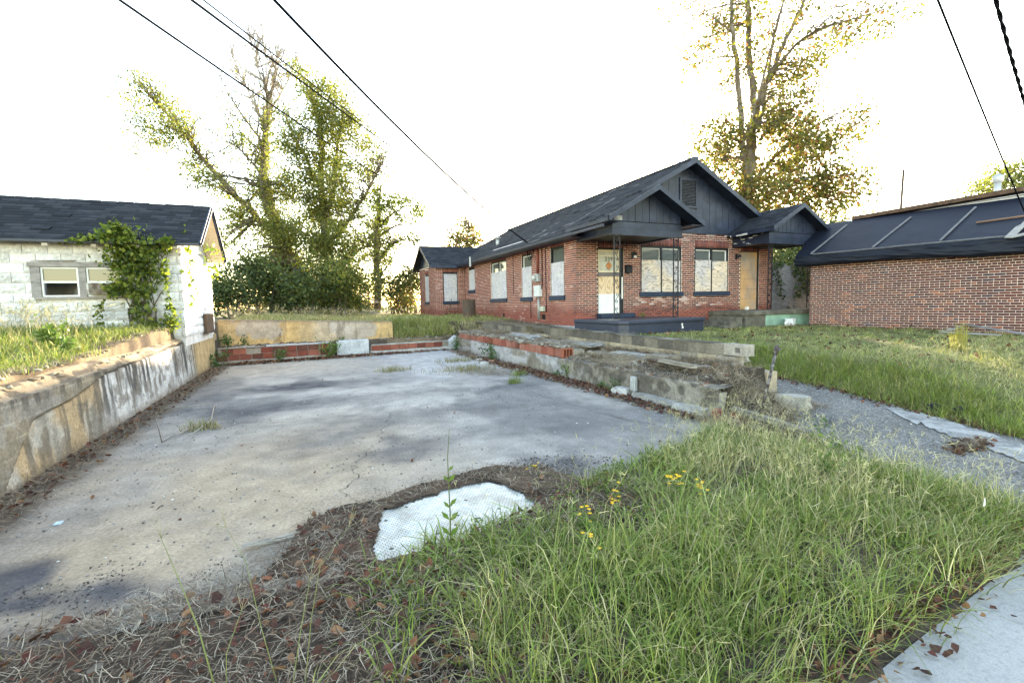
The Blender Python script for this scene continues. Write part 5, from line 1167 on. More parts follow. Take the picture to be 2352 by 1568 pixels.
mb = MB(); mb.tube([(4.93, 6.46, .12), (4.93, 6.46, -.02)], .015, 8); mb.build('conduit', m_metal, o)
# rubble
def chunk(name, c, size, rz_, col, lab, seed, cat='rubble', tilt=(0, 0)):
    rg = np.random.default_rng(seed); bm = bmesh.new(); bmesh.ops.create_cube(bm, size=1.0); bmesh.ops.subdivide_edges(bm, edges=bm.edges[:], cuts=2, use_grid_fill=True)
    for v in bm.verts:
        n = v.co.normalized(); k = rg.uniform(-.09, .07); v.co = Vector((v.co.x * size[0], v.co.y * size[1], v.co.z * size[2])) + Vector((n.x * size[0], n.y * size[1], n.z * size[2])) * k
    me = bpy.data.meshes.new(name); bm.to_mesh(me); bm.free(); ca = me.color_attributes.new('Col', 'FLOAT_COLOR', 'POINT'); ca.data.foreach_set('color', np.tile([*col, 1], len(me.vertices)).astype(np.float32)); me.materials.append(m_conc)
    o = link(name, me); o.location = c; o.rotation_euler = (tilt[0], tilt[1], rz_); return tag(o, lab, cat, 'broken pieces of the ruined wall')
q = atZ(1675, 838, .5); chunk('concrete_chunk', (q[0], q[1], .50), (.16, .62, .08), R(28), (.36, .34, .30), 'long pale slab of broken concrete tilted at the end of the block wall', 1, tilt=(R(-22), 0))
q = atZ(1600, 945, .08); chunk('concrete_chunk', (5.0 - .08, 5.15, .06), (.16, .6, .12), R(3), (.36, .35, .34), 'near lump of broken kerb at the foot of the low wall', 2)
chunk('concrete_chunk', (4.92, 5.95, .05), (.16, .9, .13), R(-2), (.27, .26, .245), 'long broken kerb below the outlet box', 3)
chunk('concrete_chunk', (4.90, 6.72, .06), (.2, .32, .16), R(15), (.42, .41, .40), 'pale lump of concrete beside the outlet box conduit', 4)
q = atZ(1815, 915, .30); o = chunk('concrete_block', (q[0] + .05, q[1], .22), (.20, .38, .24), R(12), (.30, .285, .25), 'fallen whitish block standing on the asphalt edge', 5)
mb = MB(); mb.box(-.012, .012, -.1, .1, -.12, .12); 
q = atZ(1760, 960, .16); chunk('concrete_chunk', (q[0], q[1], .15), (.10, .8, .06), R(20), (.17, .155, .13), 'dark mossy kerb running down from the leaning pipe', 6, tilt=(R(10), 0))
chunk('concrete_chunk', (5.5, 6.0, .58), (.30, .7, .05), R(5), (.24, .21, .17), 'flat broken slab lying on the ledge below the rusty pipe', 7, tilt=(R(3), R(8)))
chunk('concrete_chunk', (5.75, 9.6, .66), (.34, 1.5, .05), R(3), (.24, .23, .21), 'flat concrete slab on the ledge beside the last clay tile', 8, tilt=(0, R(-6)))
chunk('concrete_chunk', (5.7, 12.6, .68), (.30, 2.0, .05), R(-2), (.30, .29, .28), 'long pale slab on the far ledge of the ruined wall', 9, tilt=(0, R(-4)))
chunk('concrete_chunk', (5.85, 7.7, .56), (.25, 1.0, .07), R(6), (.30, .29, .27), 'narrow dark slab on the ledge before the mossy block wall', 10)
for i, (x, y) in enumerate([(4.45, 12.9), (4.6, 12.3), (4.3, 12.0), (4.62, 14.1), (4.7, 13.6)]):
    chunk('rubble_piece', (x, y, .03), [(.16, .12, .07), (.10, .2, .06), (.2, .14, .09), (.09, .09, .05), (.13, .18, .08)][i], i * .9, [(.42, .4, .37), (.34, .2, .15), (.48, .47, .45), (.30, .16, .12), (.38, .37, .35)][i], ['grey rubble piece beside the largest wall weed', 'narrow reddish rubble piece next to the low dark weed', 'biggest pale rubble piece on the far slab litter', 'smallest red rubble piece at the far foot of the low wall', 'grey rubble piece farthest along the foot of the low wall'][i], 30 + i)
# red painted brick stubs
RBK = empty('brick_stub', (4.95, 4.55, 0), 'stub of red painted bricks at the near end of the low wall', 'brick stub')
for i, (x, y, z, rz_) in enumerate([(4.78, 4.55, .12, 8), (5.0, 4.42, .10, -6), (4.85, 4.56, .03, 4), (5.08, 4.40, .02, 0)]):
    mb = MB(); mb.box(-.10, .10, -.05, .05, 0, .075, (.17, .04, .04)); o = mb.build('brick', m_brick, None, col=True); o.parent = RBK; o.matrix_parent_inverse = PINV(RBK); o.location = (x, y, z); o.rotation_euler = (0, 0, R(rz_ + 22))
# boards by the brick building
for i, (p, q, wd, lab) in enumerate([((1180, 1248), (1900, 1366), .13, 'long grey plank leaning along the foot of the brick building'), ((1300, 1330), (1560, 1270), .10, 'short dark board crossing under the long plank'), ((1230, 1345), (1700, 1372), .10, 'low grey board flat in the grass by the brick building'), ((1330, 1290), (1345, 1335), .10, 'small white board standing by the plank pile')]):
    pa = atZ(*zr_(*p), .86 if i == 0 else .74); pb = atZ(*zr_(*q), .72)
    if i == 3: pb = pa - np.array([0, 0, .16])
    mb = MB(); mb.bar(pa, pb, wd, .03, up=(0, 0, 1) if i < 3 else (1, 0, 0)); tag(mb.build('plank', m_wood if i != 3 else m_white), lab, 'plank', 'boards by the brick building')
q = atZ(2418 / 1.306, 966 / 1.306, .75); o = chunk('plastic_bag', (14.9, 11.12, .82), (.34, .24, .22), .4, (.62, .62, .64), 'crumpled white plastic bag against the mint green platform', 50, 'bag'); o['group'] = 'litter'
mb = MB(); mb.box(14.72, 14.83, 12.7, 12.8, 1.217, 1.33); tag(bevel(mb.build('paper_cup', m_white), .01), 'small white carton standing before the boarded doorway', 'carton')
# twigs and scraps on the slab
for i, (pts, lab) in enumerate([([(455, 975), (410, 995), (372, 1015), (358, 960)], 'curved pale twig on the slab near the left wall'), ([(492, 930), (485, 965), (450, 990), (420, 1010)], 'straight bare twig by the dry tuft on the slab'), ([(360, 940), (420, 935), (490, 925)], 'thin bare stick lying along the left wall litter')]):
    mb = MB(); mb.tube([atZ(x, y, .03 + .01 * k) for k, (x, y) in enumerate(pts)], [.010, .009, .007, .005][:len(pts)], 5); tag(mb.build('twig', m_barkpale, None, True), lab, 'twig', 'twigs on the slab')
c0_, c1_ = atZ(545, 1262, .02), atZ(690, 1228, .02); rgc = np.random.default_rng(3); mb = MB(); d = c1_ - c0_; pe = np.array([-d[1], d[0], 0]); pe /= np.linalg.norm(pe)
for k in range(26):
    t0 = rgc.uniform(0, .75); t1 = min(1, t0 + rgc.uniform(.15, .45)); o_ = rgc.uniform(-.04, .04); mb.bar(c0_ + d * t0 + pe * o_ + [0, 0, rgc.uniform(.0, .02)], c0_ + d * t1 + pe * (o_ * .6) + [0, 0, rgc.uniform(.0, .025)], .014, .006)
tag(mb.build('bark_scrap', m_barkpale), 'flaky grey scrap of bark on the slab left of the tiles', 'bark')
q = atZ(134, 1202, .0); mb = MB(); mb.box(q[0] - .022, q[0] + .022, q[1] - .03, q[1] + .03, .001, .008); tag(mb.build('tile_scrap', M('pale_blue_scrap', (.45, .58, .72))), 'small pale blue square scrap on the slab', 'scrap')
# junk pile far behind
DP = at(828, 690, 29.5); JP = empty('junk_pile', (DP[0], DP[1], 1.1), 'pile of dark junk and boards under the trees beyond the yard', 'junk pile')
rgj = np.random.default_rng(5)
for k in range(16):
    c_ = DP + np.array([rgj.uniform(-1.1, .9), rgj.uniform(-.4, .4), rgj.uniform(-.3, .5)]); c_[2] = max(c_[2], 1.2); dv = rgj.normal(size=3) * np.array([1, .5, .35]); dv /= np.linalg.norm(dv)
    mb = MB(); mb.bar(c_ - dv * rgj.uniform(.2, .6), c_ + dv * rgj.uniform(.2, .6), rgj.uniform(.08, .4), .05); mb.build('junk_board', [m_black, m_white, m_wood, m_black, m_rust][k % 5], JP)
mb = MB(); mb.box(DP[0] - .1, DP[0] + .9, DP[1] - .6, DP[1] + .3, .9, 1.35, (.35, .33, .28)); mb.build('concrete_base', m_conc, JP)

for i, (px, py, z, lab) in enumerate([(2146, 900, .40, 'left one of two dark valve boxes in the lawn bank'), (2206, 905, .40, 'right one of two dark valve boxes in the lawn bank')]):
    q = atZ(px, py, z); g = float(gz(q[0], q[1])); mb = MB(); mb.prism([(q[0] - .06, q[1] - .05), (q[0] + .06, q[1] - .05), (q[0] + .06, q[1] + .05), (q[0] - .06, q[1] + .05)], 2, g - .02, g + .10 - .02 * i); mb.tube([(q[0], q[1], g + .095 - .02 * i), (q[0], q[1], g + .115 - .02 * i)], .04, 10)
    tag(bevel(mb.build('valve_box', m_black), .008), lab, 'valve box', 'valve boxes in the lawn bank')
q = atZ(2262, 1155, .25); mb = MB(); mb.add([q + np.array(v) for v in ((-.02, 0, -.02), (.025, .005, -.02), (.03, .01, .025), (-.012, 0, .035))], [(0, 1, 2, 3)]); tag(mb.build('paper_scrap', m_white), 'small white paper scrap caught in the tall grass', 'scrap')
# ------------------------------------------------------------------ vegetation
def unit(v): return v / (np.linalg.norm(v, axis=-1, keepdims=True) + 1e-9)
def leaf_geo(P, size, col, rg, aspect=.55, droop=0.0, flat=0.0):
    n = len(P); a = unit(rg.normal(size=(n, 3)) - np.array([0, 0, droop])); b = rg.normal(size=(n, 3)) * np.array([1, 1, 1 - flat]); b = unit(b - a * (a * b).sum(1, keepdims=True)); c = np.cross(a, b)
    s = np.asarray(size)[:, None]
    V = np.stack([P - a * s * .5, P + b * s * aspect * .5 - a * s * .08 + c * s * .07, P + a * s * .5, P - b * s * aspect * .5 - a * s * .08 + c * s * .07], 1)
    return V.reshape(-1, 3), np.arange(n * 4).reshape(n, 4), np.repeat(col, 4, 0)
def pal_pick(pal, n, rg, wts=None):
    pal = np.array(pal); i = rg.choice(len(pal), n, p=wts); return pal[i] * rg.uniform(.75, 1.25, (n, 1))
def tree(name, label, limbs, clusters, leaf_pal, leaf_size, bark, seed, group='trees', twig=True, aspect=.55, lmat=None, base=None, wts=None, sub=(5, 9), spread=.38, cat='tree', dens=1.0, ivy=0, ivy_r=.28, fine=0, slim=1.0, tk=1.0):
    'limbs: list of [(point, radius)...]; clusters: (centre, (rx, ry, rz), leaves)'
    rg = np.random.default_rng(seed); b0 = base if base is not None else limbs[0][0][0]
    T = empty(name, (b0[0], b0[1], b0[2]), label, cat, group)
    mb = MB(); samp = []; srad = []
    for L in limbs:
        pts = [np.asarray(p[0], float) for p in L]; rad = [p[1] * slim for p in L]; k = len(pts); tt = np.linspace(0, k - 1, (k - 1) * 6 + 1)
        P = np.stack([np.interp(tt, range(k), [p[j] for p in pts]) for j in range(3)], 1); r = np.interp(tt, range(k), rad)
        # smooth the corners and roughen a little
        for _ in range(3): P[1:-1] = (P[:-2] + 2 * P[1:-1] + P[2:]) / 4
        P[1:-1] += rg.normal(size=P[1:-1].shape) * r[1:-1, None] * .25
        mb.tube(list(P), list(r), 9 if r[0] > .15 else 6); samp += list(P[2:]); srad += list(r[2:])
    samp = np.array(samp); srad = np.array(srad); VV = []; CC = []; tw = MB()
    for (c, rr, n) in clusters:
        c = np.asarray(c, float); rr = np.asarray(rr, float) if hasattr(rr, '__len__') else np.array([rr] * 3)
        ns = rg.integers(*sub) + int(n / 160); subs = c + rg.normal(size=(ns, 3)) * rr * .55
        for s_ in subs:
            d = np.linalg.norm(samp - s_, axis=1) + .6 * (samp[:, 2] > s_[2] + .3); j = int(np.argmin(d)); p = samp[j]
            if twig and d[j] < 4.5:
                mid = (p + s_) / 2 + rg.normal(size=3) * .08 * d[j] + np.array([0, 0, .06 * d[j]]); r0 = min(srad[j] * .5, .012 + .012 * d[j])
                tw.tube([p, p * .5 + mid * .5 + rg.normal(size=3) * .03, mid, s_ * .5 + mid * .5 + rg.normal(size=3) * .04, s_], [r0, r0 * .8, r0 * .6, r0 * .4, .003], 4, cap=False)
                for _ in range(2):
                    e = s_ + rg.normal(size=3) * spread; tw.tube([mid * .4 + s_ * .6, (s_ + e) / 2 + rg.normal(size=3) * .05, e], [r0 * .35, r0 * .25, .002], 3, cap=False)
            m_ = max(3, int(n * dens / ns)); P = s_ + rg.normal(size=(m_, 3)) * spread * np.array([1, 1, .8]); VV.append(P)
    if ivy:            # leaves hugging the limbs
        big = np.where((srad > .07))[0]; j = big[rg.integers(len(big), size=ivy)]; VV.append(samp[j] + rg.normal(size=(ivy, 3)) * (ivy_r * (.4 + 3 * srad[j]))[:, None])
    for _ in range(fine):       # bare forking twigs
        j = int(rg.integers(len(samp))); p = samp[j]; r0 = max(.006, min(srad[j] * .5, .03)) * tk; d = unit(np.array([rg.normal() * .8, rg.normal() * .8, abs(rg.normal()) + .35])); Lt = rg.uniform(.6, 1.9) * (1 if srad[j] < .1 else .7)
        q1 = p + d * Lt * .5 + rg.normal(size=3) * .06; q2 = p + d * Lt + rg.normal(size=3) * .12 + np.array([0, 0, .1]); tw.tube([p, q1, q2], [r0, r0 * .6, .003], 4, cap=False)
        for b_ in (q1, (q1 + q2) / 2, q1 * .5 + p * .5):
            e = b_ + unit(d + rg.normal(size=3) * .6) * Lt * rg.uniform(.3, .55); tw.tube([b_, (b_ + e) / 2 + rg.normal(size=3) * .03, e], [r0 * .5, r0 * .35, .002], 3, cap=False)
    trunk = mb.build('trunk', bark, T, True, fix=False)
    if twig and len(tw.v): tw.build('twigs', bark, T, False, fix=False)
    P = np.concatenate(VV); n = len(P); cn = fbm(P[:, 0] * .8 + P[:, 1] * .3, P[:, 2] * .8, 1, 3, seed)
    col = pal_pick(leaf_pal, n, rg, wts) * (.75 + .5 * cn)[:, None]
    v, f, cc = leaf_geo(P, rg.uniform(.6, 1.3, n) * leaf_size, col, rg, aspect, .25)
    link('crown', npmesh('crown', v, f, lmat or m_leaf, cc), T)
    return T
GREEN = [(.11, .145, .045), (.15, .175, .05), (.08, .11, .035), (.18, .19, .06), (.22, .205, .075)]
AUT = [(.12, .125, .045), (.16, .145, .05), (.10, .11, .04), (.19, .14, .055), (.22, .10, .055), (.08, .095, .04)]
# --- big ivy clad tree at the left
DT = 27.0
def L_(pts, dd=0.0): return [(at(x, y, DT + d_), r) for (x, y, d_, r) in pts]
limbs = [L_([(700, 735, 0, .45), (690, 640, 0, .40), (655, 560, .3, .30), (560, 470, .5, .24), (470, 370, 1, .17), (410, 290, 1.2, .11), (350, 225, 1.4, .06), (310, 185, 1.5, .025)]),
         L_([(690, 640, 0, .35), (655, 560, -.4, .26), (620, 500, -.5, .22), (600, 420, -.6, .18), (605, 330, -.4, .14), (615, 260, -.4, .10), (610, 190, -.3, .05), (590, 110, -.2, .02)]),
         L_([(605, 330, -.4, .09), (560, 270, -.8, .06), (520, 210, -1, .03), (500, 160, -1.1, .012)]), L_([(612, 240, -.4, .06), (640, 180, 0, .03), (650, 120, .2, .012)]), L_([(600, 400, -.6, .08), (550, 340, -1.2, .05), (480, 300, -1.6, .02)]),
         L_([(760, 735, .5, .42), (755, 640, .6, .38), (750, 540, .6, .33), (735, 430, .8, .26), (740, 330, .8, .19), (725, 250, .9, .12), (700, 190, 1, .06), (680, 150, 1, .02)]),
         L_([(750, 500, .6, .2), (770, 420, 1, .15), (775, 330, 1.2, .11), (790, 250, 1.3, .07), (800, 200, 1.4, .03)]), L_([(752, 560, .6, .2), (800, 510, .2, .14), (850, 430, -.2, .09), (870, 385, -.3, .05), (890, 350, -.4, .02)]),
         L_([(735, 430, .8, .12), (700, 360, .2, .08), (670, 300, -.2, .05), (650, 260, -.3, .02)]), L_([(740, 340, .8, .10), (780, 300, .4, .06), (830, 260, .2, .03)]), L_([(755, 620, .6, .15), (830, 570, 1.2, .09), (880, 560, 1.4, .06), (905, 555, 1.5, .02)]),
         L_([(470, 370, 1, .07), (430, 350, 1, .04), (370, 330, 1, .02), (300, 325, .9, .01)]), L_([(430, 315, 1.1, .06), (360, 280, 1.4, .03), (300, 250, 1.6, .012)])]
def clus(lst, D0, rgs):
    out = []
    for (x, y, rx, ry, n) in lst:
        d = D0 + rgs.normal() * 1.3; k = D0 / FPX; out.append((at(x, y, d), (rx * k, 1.4 * max(rx, 20) * k, ry * k), n))
    return out
rgl = np.random.default_rng(11)
cl = [(330, 190, 26, 22, 260), (300, 225, 26, 18, 190), (370, 240, 30, 25, 360), (330, 280, 30, 18, 260), (390, 300, 30, 30, 420), (420, 270, 25, 30, 260), (350, 325, 30, 12, 130), (310, 345, 30, 10, 50), (440, 380, 24, 24, 260), (470, 410, 26, 22, 300), (520, 440, 26, 22, 260), (545, 500, 36, 30, 600), (590, 530, 40, 34, 900), (510, 555, 22, 40, 260),
      (560, 330, 40, 34, 380), (600, 380, 40, 30, 450), (560, 280, 30, 26, 180), (490, 290, 26, 22, 100), (620, 440, 36, 30, 500), (580, 440, 30, 22, 330), (655, 330, 22, 22, 220), (650, 260, 22, 22, 160), (510, 230, 25, 20, 60),
      (690, 175, 26, 22, 330), (720, 220, 32, 32, 520), (770, 230, 36, 30, 560), (800, 280, 34, 34, 560), (740, 290, 36, 36, 760), (690, 330, 36, 36, 700), (780, 350, 40, 36, 820), (840, 330, 30, 30, 360), (720, 400, 40, 40, 950), (780, 420, 44, 36, 950), (840, 400, 34, 26, 420), (870, 360, 22, 18, 200), (670, 430, 34, 34, 650),
      (700, 480, 46, 40, 1500), (770, 490, 44, 40, 1300), (660, 530, 40, 40, 1200), (720, 560, 52, 44, 2200), (790, 560, 40, 40, 1300), (650, 610, 46, 44, 2000), (720, 640, 56, 46, 2600), (790, 640, 40, 46, 1700), (690, 700, 56, 36, 1900), (760, 700, 46, 36, 1500), (570, 600, 30, 36, 380), (840, 500, 26, 22, 240), (860, 560, 22, 14, 160), (610, 660, 30, 30, 600)]
tree('ivy_clad_tree', 'tall ivy clad tree with many limbs left of the house', limbs, clus(cl, DT, rgl), GREEN + [(.24, .22, .06), (.16, .18, .04)], .145, m_bark, 101, spread=.33, dens=2.4, ivy=9000, fine=420, sub=(10, 17), slim=.72, tk=1.5)
# --- pale bare limbs rising behind it
limbs = [L_([(655, 735, 1.5, .28), (645, 600, 1.8, .22), (625, 480, 2, .17), (607, 400, 2, .13), (612, 300, 2, .09), (625, 200, 2.2, .05), (640, 120, 2.2, .015)]), L_([(612, 300, 2, .06), (570, 210, 2.5, .035), (540, 150, 2.7, .015), (525, 100, 2.7, .006)]), L_([(620, 230, 2, .05), (585, 140, 2, .025), (570, 70, 2, .008)]), L_([(618, 260, 2, .05), (665, 180, 2.4, .025), (690, 110, 2.5, .008)]), L_([(628, 180, 2.2, .035), (605, 110, 2.2, .015), (600, 60, 2.2, .005)])]
tree('bare_tree', 'pale bare limbed tree standing in the ivy clad tree', limbs, clus([(560, 150, 34, 40, 26), (610, 110, 40, 30, 26), (660, 150, 30, 40, 26), (530, 190, 30, 30, 26), (590, 200, 30, 34, 40), (640, 220, 26, 30, 40)], DT + 2, rgl), GREEN, .14, m_barkpale, 103, sub=(9, 14), spread=.6, fine=260, slim=1.5, tk=2.2)
# --- slender tree to the right of it
DT = 32.0
limbs = [L_([(868, 712, 0, .26), (868, 640, 0, .22), (866, 570, 0, .19), (868, 500, 0, .15), (872, 450, 0, .07), (875, 425, 0, .02)]), L_([(868, 600, 0, .11), (900, 560, .5, .08), (930, 550, .6, .05), (965, 555, .6, .02)]), L_([(867, 530, 0, .1), (900, 490, .3, .06), (940, 470, .4, .03), (965, 475, .4, .015)]), L_([(868, 545, 0, .09), (910, 515, -.3, .06), (960, 515, -.3, .02)]), L_([(867, 600, 0, .07), (845, 570, .3, .04), (825, 560, .4, .02)]), L_([(868, 640, 0, .08), (890, 610, 0, .05), (905, 590, 0, .02)])]
tree('slender_tree', 'slender dark trunked tree between the ivy clad tree and house', limbs, clus([(870, 435, 18, 16, 260), (850, 470, 18, 18, 300), (885, 470, 20, 18, 320), (860, 510, 20, 18, 380), (920, 455, 20, 12, 260), (950, 470, 20, 12, 260), (905, 490, 22, 12, 240), (940, 500, 22, 9, 220), (965, 490, 12, 8, 90), (950, 552, 22, 9, 240), (915, 550, 18, 9, 160), (850, 555, 18, 18, 330), (880, 560, 18, 16, 280), (840, 590, 14, 12, 160), (870, 600, 16, 18, 260), (895, 590, 18, 12, 180), (865, 640, 12, 20, 200), (985, 500, 8, 5, 30)], DT, rgl), [(.09, .12, .03), (.13, .15, .035), (.06, .09, .025)], .19, m_bark, 105, spread=.27, ivy=1500, dens=1.1, fine=40)
# --- small tree behind the wing roof
DT = 40.0
limbs = [L_([(1070, 720, 0, .25), (1070, 600, 0, .18), (1072, 540, 0, .1), (1068, 500, 0, .03)]), L_([(1070, 580, 0, .1), (1095, 540, 0, .04)]), L_([(1070, 580, 0, .1), (1045, 550, 0, .04)])]
tree('small_tree', 'small autumn green tree behind the roof of the house wing', limbs, clus([(1068, 510, 12, 14, 260), (1080, 535, 18, 14, 360), (1055, 545, 18, 14, 360), (1045, 570, 18, 12, 300), (1090, 560, 18, 12, 300), (1070, 565, 20, 16, 420), (1100, 545, 10, 8, 90), (1040, 595, 16, 14, 260)], DT, rgl), AUT, .26, m_bark, 107, spread=.4)
# --- big autumn tree behind the house at the right
DT = 29.0
limbs = [L_([(1728, 745, 0, .50), (1722, 560, 0, .44), (1718, 440, 0, .40), (1722, 340, 0, .36), (1735, 240, 0, .30)]),
         L_([(1720, 470, -.3, .24), (1712, 380, -.6, .22), (1705, 320, -.8, .20), (1700, 230, -1, .17), (1690, 130, -1.1, .15), (1680, 50, -1.2, .12), (1678, -60, -1.2, .09)]),
         L_([(1735, 245, 0, .22), (1722, 150, .2, .20), (1718, 50, .2, .18), (1716, -80, .2, .13)]), L_([(1735, 250, 0, .20), (1770, 170, .4, .17), (1800, 100, .6, .14), (1840, 20, .8, .11), (1870, -60, .8, .08)]),
         L_([(1770, 172, .4, .13), (1820, 110, .2, .11), (1870, 70, 0, .09), (1940, 50, -.2, .06), (2020, 25, -.4, .035), (2090, 0, -.5, .015)]), L_([(1745, 290, 0, .12), (1760, 200, -.8, .09), (1775, 100, -1, .07), (1800, 0, -1.1, .05), (1820, -60, -1.1, .03)]),
         L_([(1712, 360, -.4, .12), (1735, 250, -1.2, .09), (1765, 130, -1.5, .07), (1790, 30, -1.6, .05)]), L_([(1720, 430, 0, .16), (1790, 350, .6, .1), (1870, 290, 1, .06), (1940, 250, 1.2, .03)]), L_([(1720, 480, 0, .16), (1800, 430, -.5, .1), (1880, 400, -.8, .06), (1960, 400, -1, .03)]),
         L_([(1715, 420, 0, .10), (1670, 370, .5, .07), (1640, 320, .8, .03)]), L_([(1715, 470, 0, .1), (1660, 430, .4, .06), (1620, 400, .6, .02)]), L_([(1690, 130, -1.1, .06), (1650, 130, -1.2, .04), (1600, 150, -1.3, .015)]), L_([(1685, 80, -1.1, .06), (1640, 40, -1.4, .04), (1580, 20, -1.5, .015)]), L_([(1720, 500, .5, .13), (1790, 470, 1, .09), (1870, 450, 1.2, .05), (1950, 450, 1.4, .02)])]
cl = [(1640, 300, 28, 26, 380), (1625, 340, 26, 24, 300), (1660, 360, 34, 30, 600), (1620, 400, 26, 24, 300), (1660, 420, 36, 30, 650), (1690, 300, 22, 30, 300), (1700, 460, 34, 30, 600), (1650, 470, 30, 20, 400),
      (1760, 270, 26, 26, 420), (1800, 260, 34, 30, 620), (1790, 320, 44, 36, 1000), (1850, 290, 36, 32, 700), (1850, 350, 46, 34, 1000), (1790, 390, 46, 36, 1000), (1900, 320, 34, 28, 480), (1940, 300, 24, 20, 220), (1975, 275, 14, 16, 90), (1980, 255, 10, 10, 40), (1880, 400, 44, 30, 850), (1930, 410, 34, 26, 480), (1820, 450, 50, 30, 1000), (1900, 460, 44, 26, 700), (1960, 450, 26, 20, 260), (1750, 440, 36, 34, 700), (1760, 490, 40, 22, 500), (1860, 490, 40, 22, 450), (1930, 480, 30, 16, 220), (1980, 425, 14, 12, 60),
      (1600, 30, 36, 20, 110), (1560, 10, 30, 14, 50), (1610, 90, 36, 30, 180), (1590, 140, 22, 16, 80), (1650, 60, 34, 34, 230), (1660, 130, 28, 30, 180), (1680, 190, 22, 30, 200), (1700, 20, 30, 30, 200), (1740, 60, 34, 40, 280), (1760, 130, 26, 36, 240), (1790, 190, 26, 30, 260), (1840, 210, 30, 26, 260), (1830, 160, 34, 30, 260), (1870, 150, 30, 24, 200), (1880, 110, 34, 24, 170), (1930, 90, 34, 22, 170), (1980, 80, 36, 22, 170), (2030, 60, 36, 22, 150), (1990, 40, 34, 18, 110), (2060, 20, 36, 18, 110), (1940, 20, 44, 20, 130), (1860, 20, 40, 24, 160), (2090, 5, 20, 10, 30),
      (1700, -40, 60, 30, 300), (1800, -40, 60, 30, 300), (1900, -40, 60, 30, 200), (1600, -40, 50, 30, 160)]
tree('autumn_tree', 'tall thinning autumn tree behind the right gable of the house', limbs, clus(cl, DT, rgl), AUT + [(.15, .145, .035), (.13, .13, .03)], .205, m_bark, 109, aspect=.75, spread=.44, dens=1.2, ivy=1000, fine=220, sub=(7, 12), slim=.85)
# --- tree beyond the pale building
DT = 42.0
limbs = [L_([(2295, 700, 0, .3), (2295, 480, 0, .2), (2300, 420, 0, .08)])]
tree('round_tree', 'round green tree top behind the pale flat roofed building', limbs, clus([(2260, 420, 26, 14, 380), (2300, 400, 26, 16, 420), (2340, 390, 26, 18, 420), (2330, 420, 28, 16, 420), (2280, 430, 28, 12, 400), (2360, 420, 26, 22, 420), (2240, 440, 16, 8, 160)], DT, rgl), GREEN, .28, m_bark, 111, spread=.5)
# --- shrubs along the back of the yard
DARK = [(.065, .095, .035), (.09, .12, .042), (.045, .07, .03), (.13, .15, .05)]
LITE = [(.10, .12, .03), (.14, .15, .04), (.06, .085, .025), (.22, .20, .06)]
def shrub(label, x, y, d, rx, ry, n, pal, seed, size=.17, kind='shrub', rzk=1.0, bz=1.0, leafs=m_bush, spread=.3):
    rg = np.random.default_rng(seed); c = at(x, y, d); k = d / FPX; base = np.array([c[0], c[1], bz])
    limbs = []
    for i in range(6):
        e = c + rg.normal(size=3) * np.array([rx * k * .5, rx * k * .4, ry * k * .4]); limbs.append([(base + rg.normal(size=3) * [.2, .2, 0], .05), ((base + e) / 2 + rg.normal(size=3) * .15, .03), (e, .008)])
    cls = []
    for i in range(max(5, int(n / 220))):
        v = rg.normal(size=3); v /= np.linalg.norm(v); q = c + v * np.array([rx * k * .8, min(rx * k, 1.8) * .7, ry * k * .75]) * rg.random() ** .4
        cls.append((q, (.5, .5, .4), n / max(5, int(n / 220))))
    return tree(kind, label, limbs, cls, pal, size, m_bark, seed, group='shrubs along the back of the yard', base=base, spread=spread, lmat=leafs, cat='shrub', twig=True, sub=(3, 6))
SHR = [('dark shrub against the corner of the white shed', 522, 668, 22, 40, 50, 2600, DARK), ('tallest dark green shrub second from the white shed', 585, 640, 23.5, 46, 72, 3000, DARK + LITE[:1]), ('dark shrub under the leaning ivy clad limb', 645, 668, 24.5, 44, 52, 2600, DARK + LITE[:1]),
       ('shrub below the middle of the ivy clad tree', 705, 672, 24, 46, 48, 2400, DARK + LITE[:2]), ('pale leaved shrub at the right foot of the ivy clad tree', 770, 648, 25, 42, 72, 3400, LITE + DARK), ('low dark shrub left of the junk pile', 812, 697, 27, 34, 26, 1500, DARK), ('loose brush behind the junk pile', 838, 672, 33, 36, 26, 1300, DARK + LITE[:3]), ('dark shrub right of the slender trunk', 905, 662, 30, 34, 36, 1900, DARK + LITE[:1]), ('dark shrub touching the house wing', 948, 650, 30.5, 32, 46, 2200, DARK + LITE[:1]), ('low brown leaved brush before the house wing shrub', 930, 692, 29.5, 46, 14, 1300, LITE + [(.2, .1, .04)]),
       ('far thicket between the shed and the ivy clad tree', 560, 695, 27, 70, 30, 1800, DARK), ('far low thicket behind the slender tree', 870, 706, 36, 80, 22, 1500, DARK + LITE[:1])]
for i, (lb, x, y, d, rx, ry, n, pal) in enumerate(SHR): shrub(lb, x, y, d, rx, ry, n, pal, 200 + i, size=.17, spread=.34)
# ivy on the board fence and tree mass behind it
rg = np.random.default_rng(77); n = 5200; P = np.stack([rg.uniform(17, 25.2, n), 16.55 - rg.random(n) * .22, 0 * rg.random(n)], 1); P[:, 2] = .75 + 3.2 * rg.random(n); kp = fbm(P[:, 0], P[:, 2] * .6, 1.1, 3, 5) + .12 * (P[:, 2] - 1.8) > .46; P = P[kp]
v, f, cc = leaf_geo(P, rg.uniform(.09, .17, len(P)), pal_pick(DARK + LITE[2:3], len(P), rg), rg, .8)
tag(link('ivy', npmesh('ivy', v, f, m_bush, cc)), 'dark ivy hanging over the grey board fence', 'ivy')
shrub('evergreen mass rising behind the board fence', 1810, 600, 26, 60, 90, 5200, DARK + LITE[:1], 240, size=.22)
shrub('evergreen mass behind the tarpaulin roof end', 1890, 560, 27, 60, 60, 3600, DARK + LITE[:2], 241, size=.22)

